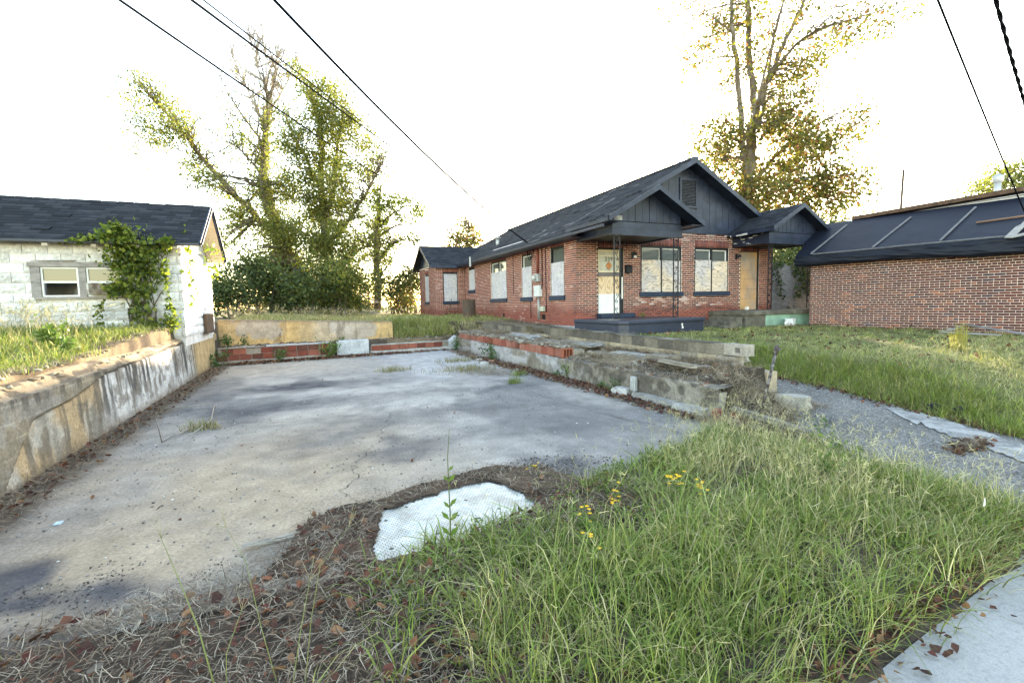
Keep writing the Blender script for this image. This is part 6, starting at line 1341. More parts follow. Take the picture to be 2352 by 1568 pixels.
# ------------------------------------------------------------------ vine on the shed
rg = np.random.default_rng(15)
VN = empty('climbing_vine', (-3.2, 12.6, 1.25), 'leafy green vine climbing the shed wall beside the window', 'vine')
mb = MB()
for i in range(16):
    x0 = -3.25 + rg.normal() * .16; x1 = rg.uniform(-3.7, -2.6); z1 = rg.uniform(2.2, 3.3)
    mb.tube([(x0, 12.62 - .1 * rg.random(), 1.15), (x0 + rg.normal() * .05, 12.66, 1.6), ((x0 + x1) / 2, 12.62, 2.0), (x1, 12.6, z1)], [.02, .015, .011, .005], 5)
mb.build('stems', m_bark, VN, True)
VC = [(-3.55, 2.75, .26, .33, 280), (-3.25, 2.7, .32, .36, 380), (-2.98, 2.78, .2, .28, 170), (-3.4, 3.1, .25, .25, 300), (-3.58, 3.32, .12, .14, 120), (-3.75, 3.2, .14, .08, 60), (-3.1, 2.35, .32, .3, 230), (-3.5, 2.3, .22, .3, 140), (-3.7, 2.05, .14, .16, 120), (-2.78, 2.95, .12, .16, 90), (-2.65, 3.05, .10, .12, 80), (-3.2, 2.0, .2, .22, 110), (-4.0, 3.12, .22, .05, 50), (-4.25, 3.02, .16, .04, 25), (-2.8, 2.45, .1, .2, 50), (-3.3, 1.65, .2, .3, 130), (-2.75, 1.7, .08, .35, 80), (-2.7, 1.35, .12, .15, 90), (-3.0, 1.35, .25, .1, 60), (-3.95, 1.55, .06, .25, 40)]
PP = np.concatenate([np.stack([x + rg.normal(size=n) * a * .6, 12.58 - np.abs(rg.normal(size=n)) * .13, z + rg.normal(size=n) * b * .6], 1) for (x, z, a, b, n) in VC])
ov = PP[:, 2] > 3.02; PP[ov, 1] = np.minimum(PP[ov, 1], 12.36 + 1.5 * (PP[ov, 2] - 3.06) + .0) - rg.random(ov.sum()) * .06
PP = np.concatenate([PP, np.stack([SX1 + .06 + .1 * rg.random(110), rg.uniform(12.7, 13.6, 110), rg.uniform(1.7, 3.5, 110)], 1), np.stack([-2.2 + .15 * rg.random(90), 14.15 + rg.uniform(-1.2, 1.5, 90), rg.uniform(2.4, 3.3, 90)], 1)])
VP = [(.13, .18, .035), (.18, .22, .045), (.08, .12, .03), (.26, .28, .06), (.06, .09, .025)]
v, f, cc = leaf_geo(PP, rg.uniform(.05, .12, len(PP)), pal_pick(VP, len(PP), rg), rg, .85, .3); link('leaves', npmesh('leaves', v, f, m_leaf, cc), VN)

# ------------------------------------------------------------------ grass
def blade_geo(P, h, wd, lean, col, rg, curl=.5, tipfade=True):
    'tapered bent blades: 2 quads and a tip'
    n = len(P); h = np.asarray(h)[:, None]; lean = np.asarray(lean); side = unit(np.stack([-lean[:, 1], lean[:, 0], 0 * lean[:, 0]], 1) + 1e-6); tw = rg.normal(size=(n, 1)) * .5
    side = unit(side * np.cos(tw) + unit(np.concatenate([lean[:, :2], np.zeros((n, 1))], 1)) * np.sin(tw)); wd = np.asarray(wd)[:, None]
    up = np.array([0, 0, 1.0]); l3 = np.concatenate([lean[:, :2], np.zeros((n, 1))], 1)
    p0 = P; p1 = P + up * h * .45 + l3 * h * .22; p2 = P + up * h * .80 + l3 * h * .62; p3 = P + up * h * (1.0 - curl * .35 * np.linalg.norm(l3, axis=1, keepdims=True)) + l3 * h * 1.15
    V = np.stack([p0 - side * wd * .5, p0 + side * wd * .5, p1 - side * wd * .45, p1 + side * wd * .45, p2 - side * wd * .3, p2 + side * wd * .3, p3], 1)
    b = (np.arange(n) * 7)[:, None]; Fq = np.concatenate([b + np.array([0, 1, 3, 2]), b + np.array([2, 3, 5, 4])]); Ft = b + np.array([4, 5, 6])
    return V.reshape(-1, 3), Fq, Ft, np.repeat(col, 7, 0)
class Heap:
    def __init__(s): s.V = []; s.Q = []; s.T = []; s.C = []; s.n = 0
    def blades(s, *a, **k):
        V, Q, T, C = blade_geo(*a, **k); s.V.append(V); s.Q.append(Q + s.n); s.T.append(T + s.n); s.C.append(C); s.n += len(V)
    def quads(s, V, F, C): s.V.append(V); s.Q.append(F + s.n); s.C.append(C); s.n += len(V)
    def build(s, name, mat, label, cat, kind='stuff'):
        F = ([np.concatenate(s.Q)] if s.Q else []) + ([np.concatenate(s.T)] if s.T else []); me = npmesh(name, np.concatenate(s.V), F, mat, np.concatenate(s.C)); return tag(link(name, me), label, cat, kind=kind)
GP = [(.125, .19, .035), (.185, .26, .05), (.06, .095, .022), (.26, .285, .08), (.35, .33, .13), (.44, .375, .21), (.52, .45, .28)]
def clumps(hp, cx, cy, per, spread, h0, h1, w0, w1, wts, rg, leanamt=.5, zoff=-.01, bias=None):
    n = len(cx); per = np.broadcast_to(per, n).astype(int); idx = np.repeat(np.arange(n), per); m_ = len(idx)
    dx = rg.normal(size=(m_, 2)) * spread; x = cx[idx] + dx[:, 0]; y = cy[idx] + dx[:, 1]; z = gz(x, y) + zoff
    ln = dx / (spread + 1e-6) * .35 * leanamt + rg.normal(size=(m_, 2)) * .45 * leanamt
    if bias is not None: ln = ln + np.array(bias)
    hs = rg.uniform(h0, h1, m_) * np.repeat(rg.uniform(.5, 1.45, n), per); pal = np.array(GP); cw = rg.choice(len(pal), m_, p=np.array(wts) / np.sum(wts)); tone = np.repeat(rg.uniform(.6, 1.35, n), per)[:, None]
    cm = np.repeat(pal[rg.choice(len(pal), n, p=np.array(wts) / np.sum(wts))], per, axis=0); mixk = rg.uniform(.1, .9, (m_, 1)); col = (pal[cw] * (1 - mixk) + cm * mixk) * tone * rg.uniform(.8, 1.2, (m_, 1)); hp.blades(np.stack([x, y, z], 1), hs, rg.uniform(w0, w1, m_), ln, col, rg)
def stalks(hp, x, y, h0, h1, rg, col=(.40, .36, .20), heads=4, w=.003, lean=.35, bias=(0, 0), hl=.07):
    n = len(x); z = gz(x, y); P = np.stack([x, y, z], 1); ln = rg.normal(size=(n, 2)) * lean + np.array(bias); hs = rg.uniform(h0, h1, n); cc = np.array(col) * rg.uniform(.7, 1.2, (n, 1))
    V, Q, T, C = blade_geo(P, hs, np.full(n, w), ln, cc, rg, curl=.2); V = V.reshape(n, 7, 3); V[:, 4] = V[:, 6] - [w / 3, 0, 0]; V[:, 5] = V[:, 6] + [w / 3, 0, 0]; tip = V[:, 6].copy()
    hp.V.append(V.reshape(-1, 3)); hp.Q.append(Q + hp.n); hp.T.append(T + hp.n); hp.C.append(C); hp.n += n * 7
    for k in range(heads):
        d = unit(np.concatenate([ln, np.full((n, 1), .5)], 1) * .6 + rg.normal(size=(n, 3)) * .8 + np.array([0, 0, .35])); e = tip + d * rg.uniform(.5, 1.2, (n, 1)) * hl; s_ = unit(np.cross(d, rg.normal(size=(n, 3)))) * w * .55
        Vh = np.stack([tip - s_, tip + s_, e + s_ * .6, e - s_ * .6], 1).reshape(-1, 3); hp.quads(Vh, np.arange(n * 4).reshape(n, 4), np.repeat(cc * 1.1, 4, 0))
rg = np.random.default_rng(55)
def scatter(n, x0, x1, y0, y1, cond): 
    x = rg.uniform(x0, x1, n); y = rg.uniform(y0, y1, n); k = cond(x, y); return x[k], y[k]
# front bank
bank = lambda x, y: (y < yF(x) + .10) & (y > yS(x) + .05 + .05 * np.sin(x * 9)) & (x < 4.55 + .35 * fbm(y, x * 0, 2, 2, 3)) 
hp = Heap()
x, y = scatter(2100, .2, 5.6, 1.25, 4.3, lambda x, y: bank(x, y) & (fbm(x, y, 2.3, 3, 66) > .49) & (((x - 2.95) / .55) ** 2 + ((y - 2.75) / .28) ** 2 > .7 * rg.random(len(x)) + .3) & (rg.random(len(x)) < .35 + .65 * sm(.3, 1.1, x)))
clumps(hp, x, y, 20, .065, .04, .15, .0045, .010, [6, 8, 2, 3, .8, .6, .5], rg, 1.4)
x, y = scatter(1700, 1.9, 5.7, 1.25, 3.6, lambda x, y: bank(x, y) & (fbm(x, y, 1.6, 3, 68) + .1 * sm(2.6, 3.8, x) > .53)); clumps(hp, x, y, 6, .06, .10, .21, .003, .0055, [1, 3, .8, 4, 5, 4, 3], rg, 1.2, bias=(.12, -.05))
x, y = scatter(900, .2, 2.6, 1.2, 2.3, lambda x, y: bank(x, y) & (fbm(x, y, 1.8, 3, 69) > .50)); clumps(hp, x, y, 6, .05, .10, .26, .0035, .0065, [4, 7, 1, 4, 3, 2, 2], rg, 1.0)
x, y = scatter(2600, .7, 5.6, 1.26, 4.2, lambda x, y: bank(x, y) & (rg.random(len(x)) < .12 + .75 * sm(2.2, 3.4, x)) & (fbm(x, y, 1.3, 3, 170) > .42)); stalks(hp, x, y, .20, .42, rg, lean=.4, bias=(.08, 0), col=(.50, .45, .27), heads=3, hl=.05)
x, y = scatter(260, 2.6, 4.6, 3.0, 4.5, lambda x, y: bank(x, y - .1)); stalks(hp, x, y, .30, .55, rg, col=(.36, .34, .22), lean=.4, w=.0018)
x, y = scatter(150, -2.0, .9, 1.3, 3.2, lambda x, y: (y < yF(x)) & (fbm(x, y, 1.5, 3, 160) > .5)); clumps(hp, x, y, 8, .03, .04, .12, .003, .006, [5, 6, 2, 3, 1, 1, 1], rg, 1.2)
x, y = scatter(420, 1.2, 4.6, 1.0, 2.2, lambda x, y: (y > yS(x) + .02) & (y < yS(x) + .30)); clumps(hp, x, y, 13, .05, .07, .22, .0035, .007, [3, 5, 1.5, 4, 3, 2.5, 2], rg, 1.3, bias=(.15, -.28))
x, y = scatter(150, .6, 4.3, 1.5, 4.0, lambda x, y: bank(x, y - .05)); clumps(hp, x, y, 24, .05, .06, .15, .007, .013, [8, 10, 1, 3, 0, 0, 0], rg, 2.0)
x, y = scatter(90, .7, 4.2, 1.5, 4.0, lambda x, y: bank(x, y)); idx_ = np.repeat(np.arange(len(x)), 26); Pw = np.stack([x[idx_] + rg.normal(size=len(idx_)) * .05, y[idx_] + rg.normal(size=len(idx_)) * .05, 0 * idx_], 1); Pw[:, 2] = gz(Pw[:, 0], Pw[:, 1]) + rg.uniform(.02, .13, len(idx_)); hp.quads(*leaf_geo(Pw, rg.uniform(.018, .042, len(idx_)), pal_pick([(.10, .16, .035), (.14, .20, .045), (.08, .12, .03)], len(idx_), rg), rg, .42))
hp.build('front_grass', m_grass, 'tall unmown grass on the bank between sidewalk and slab', 'grass')
# dead straw and litter on the bank's left part, around the tiles and along the walls
def straw_geo(x, y, rg, l0, l1, w, pal, zb=.012, tilt=.25, zf=None):
    n = len(x); a = rg.uniform(0, 2 * math.pi, n); d = np.stack([np.cos(a), np.sin(a), rg.normal(size=n) * tilt], 1); L = rg.uniform(l0, l1, n)[:, None]
    z = np.maximum(gz(x, y), np.where((x > -2.5) & (x < 5.0) & (y < 16.6), 0, -9)) + zb * rg.uniform(.5, 2.4, n)
    if zf is not None: z = zf + zb * rg.uniform(.2, 2, n)
    P = np.stack([x, y, z], 1); s_ = np.stack([-np.sin(a), np.cos(a), 0 * a], 1) * w * .5; md = P + rg.normal(size=(n, 3)) * L * .08; md[:, 2] = np.abs(md[:, 2] - z) + z
    A = P - d * L * .5; B = P + d * L * .5; A[:, 2] = np.maximum(A[:, 2], z - .005); B[:, 2] = np.maximum(B[:, 2], z - .005)
    V = np.stack([A - s_ * .5, A + s_ * .5, md + s_, md - s_, B + s_ * .4, B - s_ * .4], 1).reshape(-1, 3); b = (np.arange(n) * 6)[:, None]
    col = pal_pick(pal, n, rg); return V, np.concatenate([b + np.array([0, 1, 2, 3]), b + np.array([3, 2, 4, 5])]), np.repeat(col, 6, 0)
ST = [(.29, .235, .17), (.22, .17, .12), (.12, .09, .065), (.38, .33, .26), (.075, .055, .045), (.16, .10, .07)]
hxp = hexpoly * 1.0
hp = Heap()
lit = lambda x, y: (inpoly(x, y, litpoly) & ~inpoly(x, y, hxp)) | ((x < 1.0) & (y < yF(x) + .12) & (y > 1.25))
x, y = scatter(30000, -2.2, 2.6, 1.22, 4.35, lambda x, y: lit(x + .06 * rg.normal(size=len(x)), y + .06 * rg.normal(size=len(x))) & ~inpoly(x, y, hxp)); hp.quads(*straw_geo(x, y, rg, .04, .14, .0042, ST, .024, .4))
x, y = scatter(9000, -1.0, .1, 2.85, 3.6, lambda x, y: (y - 2.9 < .25 + .65 * sm(-.7, .0, x) + .1 * rg.normal(size=len(x)))); hp.quads(*straw_geo(x, y, rg, .04, .12, .003, [(.42, .38, .33), (.34, .30, .26), (.26, .22, .18)], .008, .1))
def along(n, pts, wd, sp=1.0):
    pts = np.array(pts, float); seg = np.linalg.norm(np.diff(pts, axis=0), axis=1); t = rg.random(n) * seg.sum(); c = np.concatenate([[0], np.cumsum(seg)]); x = np.interp(t, c, pts[:, 0]); y = np.interp(t, c, pts[:, 1]); return x + rg.normal(size=n) * wd, y + rg.normal(size=n) * wd
x, y = along(9000, [(-2.35, 3.6), (-2.3, 8), (-2.25, 12), (-2.3, 15.8)], .13); x = np.where(x < -2.48, -2.48 + np.abs(x + 2.48), x); hp.quads(*straw_geo(x, y, rg, .05, .16, .005, ST, .02, .3))
x, y = along(6500, [(-2.3, 15.85), (.6, 16.25), (2, 16.5), (4.8, 16.9)], .13); y = np.minimum(y, 16.02 + .135 * (x + 2.5)); hp.quads(*straw_geo(x, y, rg, .05, .16, .007, [(.16, .09, .07), (.22, .12, .08), (.13, .08, .06), (.28, .2, .13)], .02, .3))
x, y = along(9000, [(4.9, 4.6), (4.85, 6.5), (4.78, 8.5), (4.75, 11), (4.6, 13.5), (4.7, 16)], .12); x = np.minimum(x, 4.97); hp.quads(*straw_geo(x, y, rg, .05, .15, .005, [(.20, .12, .08), (.15, .09, .065), (.28, .2, .14), (.12, .08, .06)], .02, .3))
x, y = along(3500, [(3.6, 11.6), (3.9, 10.8), (4.1, 10.0), (3.3, 10.7)], .28); hp.quads(*straw_geo(x, y, rg, .04, .12, .005, ST[:4], .02, .3))
x, y = scatter(15000, 5.25, 6.2, 4.0, 18, lambda x, y: fbm(x, y, 1.5, 3, 99) > .38); hp.quads(*straw_geo(x, y, rg, .05, .2, .006, [(.27, .19, .11), (.20, .135, .08), (.33, .25, .16), (.13, .09, .06)], .025, .45))
x, y = scatter(6500, 5.5, 6.0, 5.6, 17, lambda x, y: fbm(x, y, 1.8, 3, 199) > .45); hp.quads(*straw_geo(x, y, rg, .05, .2, .006, [(.27, .19, .11), (.20, .135, .08), (.33, .25, .16)], .02, .45, zf=.66))
x, y = scatter(2400, 4.5, 5.9, 3.7, 5.1, lambda x, y: np.hypot((x - 5.15) / .65, (y - 4.45) / .6) < 1.0); hp.quads(*straw_geo(x, y, rg, .08, .28, .004, [(.40, .34, .25), (.32, .26, .18), (.22, .17, .12)], .05, .7))
x, y = scatter(12000, 6.4, 7.7, 8.8, 24, lambda x, y: fbm(x, y, 1.2, 3, 98) > .42); hp.quads(*straw_geo(x, y, rg, .06, .2, .007, ST[:4], .02, .4))
x, y = scatter(7000, -3.6, -2.55, 4.5, 16, lambda x, y: fbm(x, y, 1.5, 3, 97) > .42); hp.quads(*straw_geo(x, y, rg, .05, .18, .006, ST[:4], .02, .4))
q = atZ(2225, 1020, .12); x, y = q[0] + rg.normal(size=900) * .14, q[1] + rg.normal(size=900) * .05; hp.quads(*straw_geo(x, y, rg, .05, .12, .004, ST, .03, .4))
x, y = scatter(5200, 5.0, 5.3, 8.9, 16.7, lambda x, y: fbm(x, y, 2.5, 3, 95) > .42); hp.quads(*straw_geo(x, y, rg, .04, .16, .006, ST[:4], .02, .4, zf=.64))
x, y = scatter(2600, 5.0, 5.3, 4.8, 8.9, lambda x, y: fbm(x, y, 2.5, 3, 94) > .40); hp.quads(*straw_geo(x, y, rg, .04, .16, .006, ST[:4], .02, .4, zf=.43))
x, y = scatter(2600, 6.2, 6.42, 5.8, 18, lambda x, y: fbm(x, y, 2.5, 3, 93) > .5); hp.quads(*straw_geo(x, y, rg, .04, .14, .006, ST[:4], .015, .4, zf=.91))
hp.build('dry_straw', m_dry, 'matted dry straw and dead stems along the slab edges', 'straw')
# fallen leaves
hp = Heap(); LFP = [(.10, .035, .027), (.13, .055, .036), (.09, .04, .03), (.24, .13, .07), (.07, .035, .03), (.20, .08, .045)]
def dead_leaf(hp, P, size, col, rg):
    'curled lobed leaf: a fan of six triangles'
    n = len(P); yaw = rg.uniform(0, 6.28, n); tl = rg.normal(size=(n, 2)) * .45; s_ = np.asarray(size)[:, None]
    a = np.stack([np.cos(yaw), np.sin(yaw), tl[:, 0]], 1); b = np.stack([-np.sin(yaw), np.cos(yaw), tl[:, 1]], 1); up = np.array([0, 0, 1.0])
    out = [(-.5, 0, .0), (-.22, .30, .12), (.12, .34, .16), (.5, 0, .10), (.10, -.33, .15), (-.25, -.27, .10)]
    V = [P + a * s_ * (p + rg.normal(size=(n, 1)) * .06) + b * s_ * (q + rg.normal(size=(n, 1)) * .07) + up * s_ * (r + np.abs(rg.normal(size=(n, 1))) * .12) for p, q, r in out] + [P + a * s_ * rg.normal(size=(n, 1)) * .05]
    V = np.stack(V, 1).reshape(-1, 3); bb = (np.arange(n) * 7)[:, None]; T = np.concatenate([bb + np.array([k, (k + 1) % 6, 6]) for k in range(6)])
    hp.V.append(V); hp.T.append(T + hp.n); hp.C.append(np.repeat(col, 7, 0)); hp.n += len(V)
def leaves(x, y, s0, s1, zb=.012):
    z = np.maximum(gz(x, y), np.where((x > -2.5) & (x < 5.0) & (y < 16.6) & (y > yF(x)), 0, -9)); z = np.where(y < yS(x), np.maximum(z, .004), z); P = np.stack([x, y, z + zb + rg.random(len(x)) * .02], 1); dead_leaf(hp, P, rg.uniform(s0, s1, len(x)), pal_pick(LFP, len(x), rg), rg)
x, y = scatter(2600, -2.0, 2.3, 1.25, 4.3, lambda x, y: lit(x, y) & ~inpoly(x, y, hxp) & (fbm(x, y, 2.2, 3, 191) > .42)); leaves(x, y, .02, .065, .03)
x, y = scatter(240, 1.0, 5.2, 1.3, 4.0, bank); leaves(x, y, .02, .055, .02)
x = rg.uniform(1.2, 5.2, 900); y = yS(x) + .04 + np.abs(rg.normal(size=900)) * .06 * np.where(rg.random(900) < .8, 1, -1.2); leaves(x, y, .018, .05, .004)
x, y = along(900, [(-2.2, 15.8), (1.5, 16.3), (4.8, 16.8)], .15); y = np.minimum(y, 16.0 + .135 * (x + 2.5)); leaves(x, y, .05, .11)
x, y = along(1300, [(4.85, 4.8), (4.8, 8.5), (4.6, 13.5)], .12); x = np.minimum(x, 4.95); leaves(x, y, .04, .09)
x, y = along(500, [(-2.35, 4), (-2.3, 15)], .12); x = np.maximum(x, -2.46); leaves(x, y, .04, .08)
q = atZ(2225, 1020, .12); x, y = q[0] + rg.normal(size=170) * .15, q[1] + rg.normal(size=170) * .05; leaves(x, y, .04, .08)
x, y = along(420, [(6.85, 2.4), (7.15, 4.1), (7.5, 6.3)], .10); leaves(x, y, .03, .06)
x, y = scatter(60, -2.2, 4.8, 3.6, 15.5, lambda x, y: x > -9); leaves(x, y, .02, .05, .002)
x, y = scatter(300, 8, 16, 3, 11.0, lambda x, y: x > -9); leaves(x, y, .05, .1, .05)
hp.build('fallen_leaves', m_dry, 'brown fallen leaves scattered over slab edges and sidewalk', 'leaves')
# lawn
hp = Heap(); occ = lambda x, y: ((x > 7.6) & (x < 11.1) & (y > 10.6)) | ((x > 7.7) & (y > 12.95)) | ((x > 12.0) & (y > 11.35)) | ((x - bc[0]) * .98 + (y - bc[1]) * .2 > -.05) & (y < 11.6)
law = lambda x, y: (x > xB(y) + .02) & ~occ(x, y) & (rg.random(len(x)) < 1.15 - .05 * np.hypot(x, y))
x, y = scatter(15500, 6.9, 17, 1.6, 13, lambda x, y: law(x, y) & (fbm(x, y, 1.3, 3, 131) > .36)); clumps(hp, x, y, 7, .06, .03, .10, .005, .010, [2, 4, .6, 6, 6, 4, 3], rg, 1.5)
x, y = scatter(2600, 6.8, 9.0, 1.6, 7.5, lambda x, y: (x > xB(y) + .02) & (x < xB(y) + 1.0)); clumps(hp, x, y, 9, .06, .08, .22, .004, .008, [3, 5, 1, 4, 2, 1, .6], rg, 1.1, bias=(-.2, -.1))
x, y = scatter(1600, 8, 13, 2, 5, law); stalks(hp, x, y, .12, .25, rg, w=.004)
x, y = scatter(500, 6.6, 7.6, 6.5, 12.5, lambda x, y: rg.random(len(x)) < .7); clumps(hp, x, y, 8, .06, .05, .12, .005, .009, [1, 2, 1, 3, 3, 3, 3], rg, 1.1)
hp.build('lawn_grass', m_grass, 'patchy green lawn grass in front of the brick house', 'grass')
# back yard and left strip
hp = Heap()
x, y = scatter(3800, -2.4, 7.6, 17.6, 28, lambda x, y: ~((x > 6.1) & (y > 24.3)) & ((y > 17.75) | (x > 2.9))); clumps(hp, x, y, 8, .09, .06, .17, .010, .016, [2, 2, 1, 3, 4, 3, 3], rg, 1.0)
x, y = scatter(700, 2.9, 5.1, 17.1, 18.9, lambda x, y: y > 17.2 + .06 * x); clumps(hp, x, y, 9, .08, .10, .25, .008, .013, [3, 3, 2, 3, 3, 2, 2], rg, 1.0)
x, y = scatter(420, -2.4, 2.8, 17.65, 18.3, lambda x, y: y > 0); stalks(hp, x, y, .15, .5, rg, w=.006, hl=.12, col=(.42, .36, .24))
x, y = scatter(2600, -7.5, -2.95, 5.5, 12.7, lambda x, y: fbm(x, y, 1.0, 3, 141) > .36); clumps(hp, x, y, 9, .07, .08, .18, .006, .011, [4, 6, 2, 5, 4, 1, 1], rg, 1.0)
x, y = scatter(520, -7.0, -3.6, 9.5, 12.7, lambda x, y: y > 0); stalks(hp, x, y, .30, .62, rg, w=.005, hl=.12, col=(.42, .36, .22))
x, y = scatter(260, -3.4, -2.6, 5.5, 13.5, lambda x, y: fbm(x, y, 1.5, 3, 143) > .5); clumps(hp, x, y, 9, .05, .05, .12, .005, .009, [4, 6, 2, 3, 3, 1, 1], rg, 1.0)
hp.build('yard_grass', m_grass, 'dry yellow green grass behind and left of the slab', 'grass')

# ------------------------------------------------------------------ single plants
def weed(label, c, h, n, size, pal, seed, spread=.5, stem=True, name='weed', flowers=None, group='weeds around the slab', droop=.2, aspect=.55):
    rg2 = np.random.default_rng(seed); c = np.asarray(c, float); E_ = empty(name, c, label, 'plant', group); mb = MB(); tips = []
    for i in range(max(3, int(n / 25))):
        e = c + np.array([rg2.normal() * h * spread * .6, rg2.normal() * h * spread * .6, h * rg2.uniform(.55, 1.05)]); mb.tube([c + rg2.normal(size=3) * [.01, .01, 0], (c + e) / 2 + rg2.normal(size=3) * h * .05, e], [.006, .004, .0015], 4); tips.append((c, e))
    mb.build('stems', M('stem_green', (.10, .12, .04), bump=0) if 'stem_green' not in bpy.data.materials else bpy.data.materials['stem_green'], E_, True, fix=False)
    k = rg2.integers(len(tips), size=n); t = rg2.random(n) ** .7; P = np.array([tips[j][0] + (tips[j][1] - tips[j][0]) * tt for j, tt in zip(k, t)]) + rg2.normal(size=(n, 3)) * size * .8
    v, f, cc = leaf_geo(P, rg2.uniform(.6, 1.3, n) * size, pal_pick(pal, n, rg2), rg2, aspect, droop); link('leaves', npmesh('leaves', v, f, m_bush, cc), E_)
    if flowers:
        fm = MB()
        for i in range(flowers[0]):
            p = tips[i % len(tips)][1] + rg2.normal(size=3) * h * .12 + np.array([0, 0, .02])
            for a in range(6):
                d = np.array([math.cos(a * math.pi / 3), math.sin(a * math.pi / 3), .25]); s_ = np.array([-d[1], d[0], 0]); r = flowers[1]; fm.add([p, p + d * r * .6 + s_ * r * .3, p + d * r, p + d * r * .6 - s_ * r * .3], [(0, 1, 2, 3)])
        fm.build('flowers', bpy.data.materials.get('yellow_petal') or M('yellow_petal', (.75, .45, .02), bump=0, var=.15), E_, fix=False)['kind'] = 'stuff'
    return E_
WG = [(.045, .10, .03), (.06, .13, .035), (.08, .15, .04), (.035, .075, .025)]; WB_ = [(.10, .17, .04), (.14, .20, .05), (.08, .13, .03)]
for i, (c, h, n, s_, lab) in enumerate([((4.93, 13.2, 0), .58, 260, .07, 'largest dark green weed, below the far clay tiles of the low wall'), ((4.85, 12.75, 0), .25, 110, .06, 'low dark weed beside the largest wall weed'), ((4.93, 8.72, .08), .24, 90, .05, 'bright green weed growing from the low wall left of the outlet box'), ((4.9, 9.1, 0), .15, 60, .045, 'small bluish weed at the foot of the low wall'), ((4.92, 6.98, .0), .33, 150, .045, 'dark green weed right beside the outlet box'), ((4.9, 7.45, 0), .14, 60, .04, 'tiny weed in the litter left of the outlet box'), ((4.8, 16.3, 0), .5, 160, .07, 'dark weed in the far right corner of the slab'),
                                       ((-.85, 15.95, 0), .38, 170, .07, 'dark weed before the middle of the clay tile wall'), ((.62, 16.2, 0), .62, 300, .08, 'tall bright weed left of the concrete pier'), ((-2.35, 15.3, 0), .5, 200, .07, 'dark weed at the corner of the left wall and clay tiles'), ((-2.25, 16.7, .46), .4, 130, .08, 'leafy weed on the ledge at the left end of the stucco wall'), ((-1.85, 16.7, .46), .25, 90, .07, 'small weed on the ledge above the clay tiles'), ((1.05, 17.0, .46), .2, 90, .06, 'bright low weed behind the concrete pier'), ((-3.45, 9.2, 1.08), .35, 240, .09, 'bright leafy weed on the sunlit bank before the shed'), ((-3.1, 8.6, 1.05), .22, 120, .07, 'low leafy weed on the edge of the left wall'), ((10.15, 12.8, 1.09), .12, 40, .06, 'tiny weed on the navy porch platform')]):
    weed(lab, c, h, n, s_, WB_ if i in (2, 8, 12, 13, 14, 15) else WG, 300 + i)
for i, (px, py, h, lab, z) in enumerate([(1228, 1065, .16, 'yellow flowers on the dark mound behind the tiles', .02), (1575, 1150, .20, 'largest cluster of yellow flowers in the bank grass', .12), (1425, 1175, .16, 'small yellow flowers left of the largest cluster', .10), (1355, 1220, .16, 'yellow flowers in the grass right of the tiles', .08), (1365, 1275, .14, 'lowest pair of yellow flowers in the grass', .08)]):
    q = atZ(px, py + 12, z + .02); q[2] = gz(q[0], q[1]) + .0; weed(lab, q, h, 60, .035, WB_, 340 + i, name='yellow_flower_plant', flowers=([7, 26, 9, 7, 4][i], .016), group='yellow flowering weeds', spread=.4)
for i, (px, py, h, lab) in enumerate([(1905, 1090, .30, 'broad leaved green weed in the bank grass before the asphalt'), (1960, 1050, .26, 'pale leaved weed on the bank near the fallen block'), (1900, 1010, .34, 'leafy weed at the foot of the fallen block')]):
    q = atZ(px, py, .15); weed(lab, (q[0], q[1], gz(q[0], q[1])), h, 130, .05, WB_, 350 + i, name='leafy_weed', aspect=.4)
# tall single weed stalk before the tiles
q = atZ(1035, 1265, .03); d0 = np.dot(q - CAMP, FWD)
TS = empty('tall_weed', q, 'tall single weed stalk standing before the white tiles', 'plant'); pts = [q, at(1034, 1180, d0), at(1031, 1120, d0 + .02), at(1028, 1050, d0 + .02), at(1032, 985, d0 + .03)]
mb = MB(); mb.tube(pts, [.005, .0045, .004, .003, .0015], 6); mb.build('stem', bpy.data.materials['stem_green'], TS, True)
lv = []
for (px, py, sgn, L) in [(1037, 1225, 1, .09), (1030, 1222, -1, .08), (1040, 1190, 1, .085), (1028, 1188, -1, .08), (1040, 1155, 1, .07), (1028, 1160, -1, .06), (1030, 1100, 1, .07), (1026, 1098, -1, .05), (1030, 1075, 1, .05)]:
    p = at(1033 if py > 1120 else 1030, py + 6, d0); dr = unit(RIGHT * sgn * .8 + np.array([0, 0, .9])); s_ = np.cross(dr, FWD) * L * .2; mb = MB(); mb.add([p, p + dr * L * .5 + s_, p + dr * L, p + dr * L * .5 - s_], [(0, 1, 2, 3)], (.09, .15, .03)); mb.build('leaf', m_bush, TS, fix=False, col=True)
